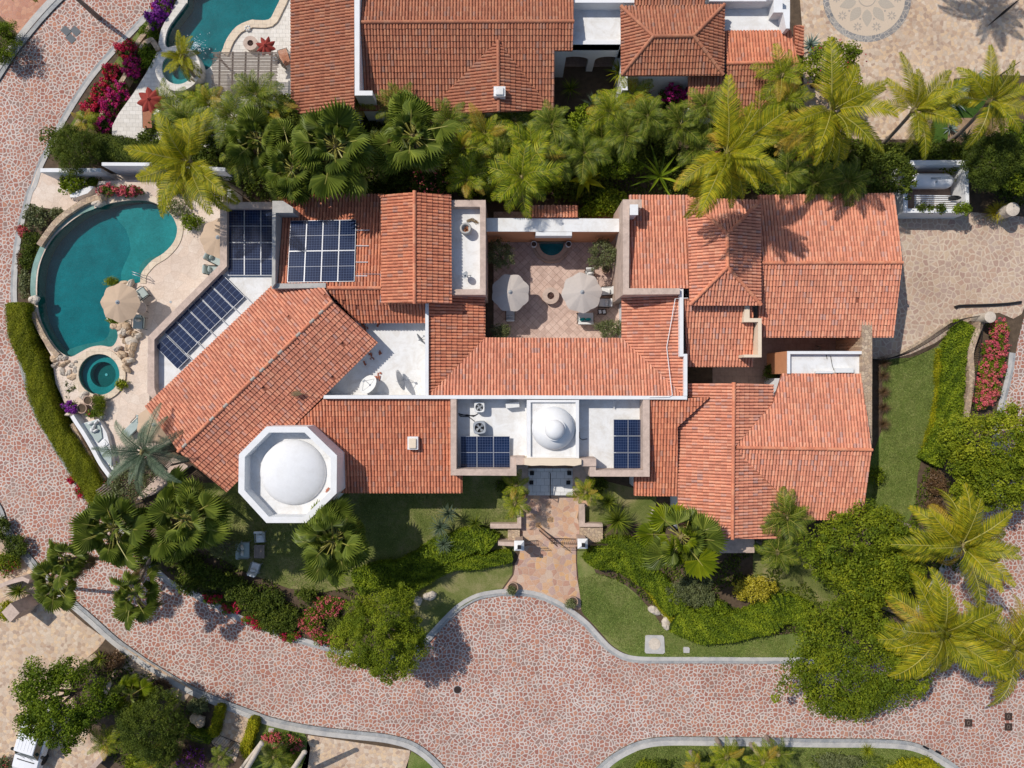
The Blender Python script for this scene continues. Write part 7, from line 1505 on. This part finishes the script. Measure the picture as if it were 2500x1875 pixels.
shrub('B1', 490, 215, 70, 1.1, 'small shrub against the upper pool rim', 'l_olive', ry=50)
shrub('B1', 270, 460, 90, 1.3, 'olive green shrub between road and pool rim, middle one', 'l_dark', ry=100)
shrub('B1', 250, 600, 75, 1.2, 'dark shrub between road and infinity edge', 'l_dark', ry=90)
shrub('B1', 210, 800, 50, .9, 'low yellow green shrub above the long hedge', 'l_olive', ry=130)
shrub('B1', 185, 620, 30, .7, 'brown edged low shrub along the kerb beside the pool', 'l_brown', ry=120)
bou('B1', 200, 360, 38, .9, 'small pink bougainvillea beside the road left of the pool', 'l_pink', ry=60)
shrub('B1', 1625, 290, 95, 1.1, 'green shrub on the terrace right of the pool coping', 'l_green', ry=65, z0=DZ)
shrub('B1', 1500, 160, 130, .9, 'dry pale shrub under the coconut palm by the pool', 'l_olive', ry=80, z0=DZ, dens=.4)
shrub('B1', 950, 790, 60, .7, 'small tuft of grass like green beside the pool umbrella', 'l_fic', ry=30, z0=DZ, L=.2, Wd=.03)
shrub('B1', 980, 1105, 80, .5, 'low green plant under the pool umbrella edge', 'l_green', ry=30, z0=DZ)
shrub('C1', 610, 50, 85, 1.3, 'dark leafy plant between the long hedge and the spa', 'l_dark', ry=110, L=.3, Wd=.06)
shrub('B1', 570, 1640, 80, 1.0, 'bright green plant below the boulder heap', 'l_green', ry=50)
shrub('C1', 1030, 30, 45, .7, 'small yellow green plant on the terrace right of the spa', 'l_fic', ry=38, z0=DZ)
shrub('C1', 845, 200, 50, 1.0, 'feathery green plant among the clay pots', 'l_fic', ry=85, z0=DZ, L=.16, Wd=.03)
bou('C1', 600, 220, 55, .9, 'purple flowering plant beside the clay pots', 'l_purp', ry=45, z0=DZ)
shrub('C1', 780, 275, 50, .7, 'leafy plant with orange blossoms below the clay pots', 'l_green', ry=30, z0=DZ, flowers=('l_red', .02, .09))
shrub('C1', 590, 330, 70, .9, 'small leafy shrub at the head of the long bench', 'l_green', ry=40)
shrub('C1', 660, 470, 55, .9, 'rose bush with pale pink blossoms, upper one beside the long hedge', 'l_green', ry=60, flowers=('l_pink', .02, .13))
shrub('C1', 720, 580, 60, .9, 'rose bush with pale pink blossoms, middle one beside the long hedge', 'l_green', ry=70, flowers=('l_pink', .02, .13))
shrub('C1', 790, 670, 60, .9, 'rose bush with pale pink blossoms, lowest one beside the long hedge', 'l_green', ry=50, flowers=('l_pink', .02, .13))
o = shrub('C1', 1080, 880, 190, .9, 'flowering vine sprawling over the slatted pergola', 'l_olive', ry=160, z0=2.9, dens=.45, name='vine', cat='vine', flowers=('l_pink', .02, .08))
shrub('C1', 1230, 750, 130, .7, 'upper part of the vine on the slatted pergola', 'l_olive', ry=100, z0=3.0, dens=.35, name='vine', cat='vine')
bou('C1', 600, 830, 28, .4, 'small red flower patch between kerb and long hedge, upper', 'l_red', ry=30)
bou('C1', 680, 920, 35, .4, 'small red flower patch between kerb and long hedge, lower', 'l_red', ry=50)
# garden bed along the lower left road
bed = [('C1', 1250, 1480, 130, 110), ('C1', 1480, 1480, 130, 100), ('C1', 1640, 1580, 130, 100), ('D1', 1580, 110, 110, 90), ('D1', 1800, 60, 140, 100), ('D1', 1980, 130, 130, 110), ('D1', 2110, 220, 120, 110), ('D2', 150, 230, 120, 90), ('D2', 60, 330, 130, 110), ('D2', 260, 400, 140, 120), ('D2', 180, 470, 110, 60), ('D2', 450, 190, 100, 60)]
for k, q in enumerate(bed): shrub(q[0], q[1], q[2], q[3], 1.2, '%s dark green shrub from the left in the bed along the lower left road' % ordn[k], 'l_dark', ry=q[4], L=.16, Wd=.09)
for k, q in enumerate([('D1', 1800, 235, 80, 45), ('D1', 1950, 310, 90, 45), ('D1', 2130, 400, 90, 50), ('D2', 50, 430, 90, 60), ('D2', 300, 540, 90, 50)]): bou(q[0], q[1], q[2], q[3], .6, '%s low red flowering plant from the left beside the lower left kerb' % ordn[k], 'l_red', ry=q[4], frac=.35, mat='l_green')
for k, q in enumerate([('D2', 640, 290, 130, 90), ('D2', 490, 430, 110, 120), ('D2', 600, 560, 110, 60)]): bou(q[0], q[1], q[2], q[3], .9, '%s pink flowering shrub left of the feathery roadside tree' % ['upper', 'middle', 'lower'][k], 'l_pink', ry=q[4], frac=.25, mat='l_green')
shrub('D2', 700, 470, 80, .9, 'grey green shrub between pink flowers and the feathery tree', 'l_dark', ry=100)
# strip between the houses, filling shrubs
fill = [(150, 310, 60, 40, 'l_dark'), (350, 300, 60, 45, 'l_dark'), (420, 210, 40, 30, 'l_fic'), (470, 340, 70, 60, 'l_dark'), (560, 300, 70, 60, 'l_dark'), (570, 390, 80, 45, 'l_dark'), (660, 240, 60, 45, 'l_green'), (690, 400, 80, 40, 'l_dark'), (780, 290, 60, 60, 'l_dark'), (800, 395, 70, 35, 'l_dark'), (870, 290, 50, 60, 'l_green'), (880, 370, 60, 45, 'l_dark'), (960, 330, 60, 60, 'l_dark'), (1040, 240, 60, 35, 'l_green'), (1100, 310, 70, 60, 'l_dark'), (1060, 400, 70, 40, 'l_green'), (1170, 390, 70, 40, 'l_green'), (1230, 290, 60, 55, 'l_dark'), (1250, 400, 60, 50, 'l_dark'), (1300, 350, 60, 50, 'l_dark'), (1290, 450, 45, 28, 'l_green'), (1320, 435, 35, 35, 'l_fic'), (1400, 320, 70, 50, 'l_dark'), (1480, 380, 80, 40, 'l_dark'), (1540, 280, 60, 60, 'l_dark'), (1560, 390, 70, 35, 'l_green'), (1620, 350, 70, 60, 'l_dark'), (1680, 300, 60, 50, 'l_dark'), (1750, 350, 70, 50, 'l_dark'), (1830, 330, 70, 30, 'l_dark'), (1700, 400, 80, 30, 'l_dark'), (1820, 400, 80, 30, 'l_dark'), (1890, 340, 80, 30, 'l_dark'), (1960, 335, 80, 30, 'l_dark'), (2040, 330, 70, 30, 'l_dark'), (2110, 350, 70, 45, 'l_fic'), (2190, 380, 60, 80, 'l_dark'), (1640, 215, 40, 30, 'l_green'), (2190, 310, 50, 60, 'l_green')]
fill.sort()
num = ['twenty', 'twenty one', 'twenty two', 'twenty three']
for k, (x, y, r, ry, mt) in enumerate(fill):
    s = K*2500/2212/K
    shrub('F', x, y, r*1.1302/K, 1.9, '%s leafy shrub from the left under the palms between the houses, %s' % (ORD(k), {'l_dark': 'dark', 'l_green': 'green', 'l_fic': 'yellow green'}[mt]), mt, ry=ry*1.1302/K, L=.2, Wd=.11, clr=.4, dens=.8)
bou('A3', 1540, 770, 60, 3.3, 'magenta bougainvillea below the white columned hip roof, upper right', 'l_mag', ry=60)
bou('A3', 1370, 850, 110, 3.5, 'magenta bougainvillea below the white columned hip roof, main clump', 'l_mag', ry=100, frac=.9)
bou('A3', 1130, 750, 110, 2.6, 'dark magenta bougainvillea in the shade of the hip roof', 'l_mag', ry=60, frac=.4)
def banana(t, x, y, L, n, h, label, mat='l_green', w=.45, e0=.1, e1=1.2, droop=.9):
    c = P(t, x, y, LZ+h+.5); g = thing('banana_plant', label, 'plant', (c.x, c.y, LZ)); m = MB(); m.tube([(c.x, c.y, LZ), (c.x, c.y, LZ+h)], [.12, .08], 8); m.build('stem', M['bark'], g)
    rosette(g, (c.x, c.y, LZ+h), n, L, w, mat, e0, e1, droop, RP.randint(0, 999), seg=7)
banana('A3', 230, 1080, 2.2, 9, 2.6, 'broad leaved banana plant below the neighbouring gable corner')
banana('A3', 520, 1230, 2.2, 9, 2.6, 'broad leaved banana plant left of the bright round tree')
banana('A3', 650, 1500, 1.8, 9, 1.6, 'tattered banana plant above the courtyard wall', 'l_lime')
banana('A3', 1290, 1470, 2.4, 13, 1.8, 'slender leaved bird of paradise with long pale stalks', 'l_green', w=.2, e0=.0, e1=1.1, droop=.3)
banana('A2', 1890, 1250, 1.9, 9, 2.2, 'leafy plant among the lime palms right of the fan palms', 'l_green')
spiky('A3', 725, 880, 1.15, 'pale yucca standing in the dark yard left of the hip roof', 'p_blue', n=60, h=1.4)
spiky('A3', 530, 740, 1.1, 'dark shaded yucca in front of the arcade', 'p_dark', n=55, h=.9)
spiky('A3', 945, 590, 1.3, 'yellow striped dracaena at the corner of the hip roof', 'p_lime', n=50, h=1.6, w=.07)
for k, (x, y, L) in enumerate([(1640, 800, 1.7), (1790, 690, 1.3), (1570, 870, 1.0)]): spiky('A4', x, y, L, '%s blue agave in the bed beside the parking court' % ['largest', 'upper right', 'smallest left'][k], 'agave', n=34, w=.17, h=.25, droop=.15, trunk=False, name='agave', e0=.0, e1=1.3)
spiky('A4', 1600, 1070, .8, 'small blue agave on the gravel below the big one', 'agave', n=22, w=.13, h=.15, trunk=False, name='agave', droop=.1)
spiky('A4', 1740, 1150, .9, 'green agave on the gravel right of the leaning trunk', 'p_blue', n=24, w=.1, h=.15, trunk=False, name='agave', droop=.15)
spiky('A4', 420, 370, 1.1, 'dark cycad beside the end of the neighbouring tile roof', 'agave', n=30, w=.12, h=.4, droop=.3, name='cycad')
spiky('A1', 1730, 680, .75, 'spiky green plant right of the small round spa', 'p_dark', n=40, w=.06, h=.4, z0=LZ)
spiky('C3', 930, 1185, 1.55, 'largest round spiky dracaena right of the entrance path', 'p_dark', n=150, w=.055, h=1.1, droop=.5)
spiky('C3', 850, 1025, 1.15, 'spiky dracaena above the largest one right of the path', 'p_dark', n=90, w=.05, h=1.3)
spiky('C2', 1570, 1240, 1.1, 'spiky plant above the glossy hedge, centre of three', 'p_blue', n=80, w=.05, h=1.3)
spiky('C2', 1640, 1125, .95, 'spiky plant above the glossy hedge, topmost of three', 'p_blue', n=70, w=.05, h=1.5)
spiky('C2', 1600, 1385, .9, 'spiky plant inside the glossy hedge, lowest of three', 'p_blue', n=60, w=.05, h=1.1)
spiky('C2', 1865, 1205, .95, 'dark spiky plant at the top right of the glossy hedge', 'p_dark', n=60, w=.05, h=1.0)
spiky('B4', 2000, 190, 1.0, 'round yellow bush at the top of the driveway', 'l_yel', n=170, w=.07, h=.5, name='golden_bush', droop=.9)
spiky('D1', 140, 170, 1.1, 'dark sago like plant at the left edge beside the road', 'p_dark', n=70, w=.06, h=.5)
spiky('D1', 840, 740, .8, 'spiky plant above the round tree at bottom left', 'p_dark', n=50, w=.06, h=.6)
spiky('D4', 900, 1520, .75, 'pale ornamental grass tuft on the bottom verge', 'p_lime', n=150, w=.02, h=.1, trunk=False, name='grass_tuft', droop=.9)
for k, y in enumerate([1470, 1580, 1659+60, 1659+190, 1659+330]): 
    t, yy = ('B4', y) if y < 1659 else ('C4', y-1625)
    spiky(t, 1035, yy, .75, '%s purple brown fountain grass from the top along the rubble side wall' % ordn[k], 'l_brown', n=150, w=.018, h=.2, trunk=False, name='fountain_grass', droop=1.0)
shrub('B4', 65, 1550, 60, 1.3, 'round dark clipped bush in the east patio', 'l_dark', ry=60)
shrub('B4', 1690, 170, 75, .9, 'dark round bush at the lower corner of the service yard', 'l_green', ry=42, z0=1.5)
shrub('B4', 1510, 170, 35, .8, 'small bush on the service yard wall, middle of three', 'l_dark', ry=35, z0=1.5)
shrub('B4', 1430, 175, 35, .6, 'small bush on the service yard wall, lower left', 'l_dark', ry=25, z0=1.5)
shrub('B4', 1340, 160, 40, .8, 'small bush on the service yard wall, left', 'l_dark', ry=25, z0=1.5)
for k, (t, x, y, r, ry) in enumerate([('B4', 1990, 1200, 80, 90), ('B4', 1960, 1370, 110, 100), ('B4', 1930, 1520, 120, 90), ('C4', 1900, 40, 110, 110), ('C4', 1850, 160, 100, 70)]): bou(t, x, y, r, 1.1, '%s pink bougainvillea from the top in the bed beside the right hand road' % ordn[k], 'l_pink', ry=ry, frac=.8, mat='l_green')
shrub('C4', 1470, 870, 90, 1.1, 'upper dark red shrub right of the narrow lawn', 'l_brown', ry=120)
shrub('C4', 1460, 1050, 80, 1.0, 'lower dark red shrub right of the narrow lawn', 'l_brown', ry=70)
shrub('C4', 960, 800, 70, 1.2, 'loose green shrub in the shade of the south east roof', 'l_fic', ry=90, dens=.5)
shrub('C3', 760, 880, 90, 1.2, 'dark leafy shrub below the right entrance terrace', 'l_dark', ry=70)
shrub('C2', 2100, 880, 60, 1.0, 'dark shrub with white blossoms below the left entrance terrace', 'l_dark', ry=60, flowers=('l_purp', .01, .1))
shrub('D3', 1560, 150, 200, 1.5, 'large grey olive shrub below the bright fan palm', 'l_olive', ry=170, L=.15, Wd=.05, clr=.35)
shrub('D3', 2070, 150, 190, 1.6, 'big yellow green shrub on the lower right lawn', 'l_yel', ry=120, L=.15, clr=.35)
shrub('D3', 1750, 330, 150, 1.4, 'glossy green shrub between the olive shrub and the hedge', 'l_green', ry=90, L=.17, clr=.3)
shrub('D1', 960, 750, 110, .9, 'brown green clipped bush beside the kerb at bottom left', 'l_brown', ry=80)
shrub('D1', 1370, 960, 90, .8, 'brown clipped bush beside the kerb, below the first', 'l_brown', ry=50)
shrub('D1', 1680, 1130, 90, .6, 'dry yellow shrub beside the kerb above the tan boulder', 'l_olive', ry=70)
shrub('D1', 50, 340, 60, .8, 'yellow green plant around the square pillar at the left edge', 'l_lime', ry=90)
shrub('C1', 60, 1540, 110, 1.0, 'red tinted shrub at the left edge across the road', 'l_fic', ry=100, flowers=('l_red', .05, .1))
shrub('C1', 130, 1400, 110, 1.0, 'dark shrub at the left edge across the road', 'l_dark', ry=120)
shrub('C1', 20, 1250, 60, 1.0, 'dark shrub where the left road kerb begins', 'l_dark', ry=120)
shrub('D1', 1600, 1560, 150, 1.1, 'purple flowering shrub at the bottom beside the double gate', 'l_brown', ry=90, flowers=('l_purp', .12, .1))
shrub('D1', 1150, 1580, 90, 1.0, 'green shrub at the bottom edge left of the yellow palm tip', 'l_fic', ry=90)
shrub('D1', 40, 1620, 60, .8, 'small shrub with red blossoms at the bottom left corner', 'l_olive', ry=60, flowers=('l_red', .06, .1))
shrub('D2', 290, 1450, 120, .9, 'round flower bed shrub with pink blossoms at the bottom', 'l_dark', ry=90, flowers=('l_pink', .2, .11))
shrub('D2', 150, 1400, 80, .8, 'pink blossoms left of the round flower bed shrub', 'l_green', ry=40, flowers=('l_pink', .8, .11))
shrub('D2', 330, 1580, 90, .9, 'green shrub right of the dark sago palm', 'l_fic', ry=60)
shrub('D4', 720, 1600, 140, 1.0, 'brown green shrub on the bottom verge', 'l_olive', ry=60)
shrub('D4', 560, 1600, 110, .9, 'dry green shrub left of the pale grass tuft', 'l_olive', ry=70)
shrub('D4', 1300, 1640, 220, .9, 'glossy yellow green hedge like shrub at the bottom right', 'l_lime', ry=70, L=.18, Wd=.09)
shrub('D3', 1170, 1650, 130, .9, 'green and yellow shrub at the bottom edge near the curved kerb', 'l_fic', ry=60)
shrub('D3', 1300, 1640, 60, .9, 'dark bush at the bottom edge near the curved kerb', 'l_dark', ry=60)
for k, (x, y) in enumerate(((30, 165), (530, 280))): shrub('D3', x, y, 38, .5, 'pale succulent spilling from the %s clay pot at the road' % ['left', 'right'][k], 'l_olive', ry=34, z0=.5, L=.12, Wd=.05)
shrub('B3', 670, 200, 80, 1.8, 'green shrub behind the courtyard wall', 'l_green', ry=50)
shrub('B3', 870, 130, 70, 2.0, 'bright shrub behind the courtyard wall beside the parapet', 'l_fic', ry=90)
# short grass standing on the lawns
def turf(polys, n, label):
    out = []
    for t, pts in polys:
        W_ = [P(*(q if len(q) == 3 else (t, *q)), LZ) for q in pts]; xs = [p.x for p in W_]; ys = [p.y for p in W_]; k = RN.uniform(size=(n, 2)); k[:, 0] = min(xs)+k[:, 0]*(max(xs)-min(xs)); k[:, 1] = min(ys)+k[:, 1]*(max(ys)-min(ys))
        ins = np.zeros(n, dtype=bool); m = len(W_)
        for i in range(m):
            a, b = W_[i], W_[(i+1) % m]; c_ = ((a.y > k[:, 1]) != (b.y > k[:, 1])); xx = (b.x-a.x)*(k[:, 1]-a.y)/((b.y-a.y) if abs(b.y-a.y) > 1e-9 else 1e-9)+a.x; ins ^= c_ & (k[:, 0] < xx)
        out.append(k[ins])
    A = np.concatenate(out); m = len(A); C = np.concatenate([A, np.full((m, 1), LZ+.05)], 1); N = unit(RN.normal(size=(m, 3))+np.array([0, 0, .7])); N[N[:, 2] < 0] *= -1
    V, F, rd = leaves(C, N, .12*RN.uniform(.6, 1.3, m), .035, RN.uniform(0, 1, m)); me = npmesh('grass', V, F, M['turf'], rd); o = bpy.data.objects.new('grass', me); link(o); o['kind'] = 'stuff'; return o
leafm('turf', [(.09, .135, .022), (.14, .195, .036), (.21, .26, .055), (.33, .33, .12)], .7, .2)
turf([('C1', [(1650, 1020), (2212, 900), ('C2', 1000, 900), ('C2', 2212, 820), ('C3', 60, 1200), ('C2', 2100, 1350), ('C2', 1500, 1400), ('C2', 1000, 1659), ('D2', 600, 150), ('D2', 300, 120), ('C1', 2050, 1600), ('C1', 1800, 1450), ('C1', 1500, 1200)]),
      ('D3', [(590, 60), (740, 10), (900, 60), (1130, 240), (1320, 470), (1600, 560), (2212, 560), ('D4', 220, 560), ('D4', 200, 725), (1330, 720), (1000, 680), (790, 510), (622, 325)]),
      ('B4', [(1030, 1450), (1250, 1430), (1480, 1340), (1480, 1650), ('C4', 1470, 100), ('C4', 1380, 520), ('C4', 1290, 880), ('C4', 1220, 1170), ('C4', 890, 1170), ('C4', 1010, 500)]),
      ('D3', [(900, 1659), (1100, 1500), (1350, 1470), (2212, 1480), ('D4', 1200, 1500), ('D4', 1600, 1700), ('D3', 900, 1700)])], 60000, 'x')

def under(polys, n, mat, name, h, L, Wd):
    out = []
    for t, pts in polys:
        W_ = [P(*(q if len(q) == 3 else (t, *q)), LZ) for q in pts]; xs = [p.x for p in W_]; ys = [p.y for p in W_]; A_ = (max(xs)-min(xs))*(max(ys)-min(ys)); nn = int(n*A_); k = RN.uniform(size=(nn, 2)); k[:, 0] = min(xs)+k[:, 0]*(max(xs)-min(xs)); k[:, 1] = min(ys)+k[:, 1]*(max(ys)-min(ys))
        ins = np.zeros(nn, dtype=bool); m = len(W_)
        for i in range(m):
            a, b = W_[i], W_[(i+1) % m]; c_ = ((a.y > k[:, 1]) != (b.y > k[:, 1])); xx = (b.x-a.x)*(k[:, 1]-a.y)/((b.y-a.y) if abs(b.y-a.y) > 1e-9 else 1e-9)+a.x; ins ^= c_ & (k[:, 0] < xx)
        q = k[ins]; keep = (np.sin(q[:, 0]*1.7+np.sin(q[:, 1]*1.1)*1.5)+np.sin(q[:, 1]*2.3+q[:, 0]*.6)) > -.5; out.append(q[keep])
    A = np.concatenate(out); m = len(A); C = np.concatenate([A, (LZ+.05+RN.uniform(0, h, m)*(.6+.4*np.sin(A[:, 0]*3)*np.cos(A[:, 1]*2.6)))[:, None]], 1); N = unit(RN.normal(size=(m, 3))*.6+np.array([0, 0, .8])); N[N[:, 2] < 0] *= -1
    V, F, rd = leaves(C, N, L*RN.uniform(.6, 1.3, m), Wd, RN.uniform(0, 1, m)); me = npmesh(name, V, F, M[mat], rd); o = bpy.data.objects.new(name, me); link(o); o['kind'] = 'stuff'; return o
under([('A1', [(520, 1230), (2212, 1230), ('A2', 2212, 960), ('A3', 1500, 950), ('A4', 300, 1000), ('A4', 900, 1210), ('A4', 2212, 1210), ('A4', 2212, 1659), ('A4', 1780, 1400), ('A4', 1180, 1340), ('A4', 1100, 1659), ('A2', 450, 1659), ('A1', 1980, 1400), ('A1', 850, 1340)]),
       ('C1', [(1200, 1400), (1800, 1440), (2050, 1590), ('D2', 300, 140), ('D2', 600, 170), ('D2', 850, 120), ('D2', 1250, 400), ('D2', 1300, 640), ('D2', 700, 660), ('D2', 100, 450), ('D1', 1600, 150)]),
       ('C3', [(1250, 1330), (2212, 1460), ('C4', 100, 1350), ('D4', 600, 380), ('D4', 600, 500), ('D3', 2000, 540), ('D3', 1600, 540), ('D3', 1320, 450), ('D3', 1040, 130), ('D3', 740, 0), (700, 1430)]),
       ('C4', [(1300, 900), (1420, 640), (2050, 640), (1900, 1400), ('D4', 1300, 300), ('D4', 600, 600), ('D4', 600, 0), (1000, 1250), (1250, 1180)]),
       ('D1', [(760, 770), (1000, 650), (1350, 900), (1560, 1120), (1850, 1130), (1760, 1420), (1560, 1659), (900, 1659), (860, 1250)]),
       ('D3', [(1150, 1659), (1400, 1560), (1700, 1530), (2212, 1540), ('D4', 500, 1560), ('D4', 1200, 1540), ('D4', 1500, 1659)])], 90, 'l_dark', 'ground_cover', .32, .2, .11)
palm('A4', 1950, -1150, 9.0, 2.9, 18, 'coconut palm standing outside the upper edge, shading the parking court')
palm('A1', 100, -500, 9.0, 3.4, 18, 'coconut palm standing outside the upper left edge, shading the road')
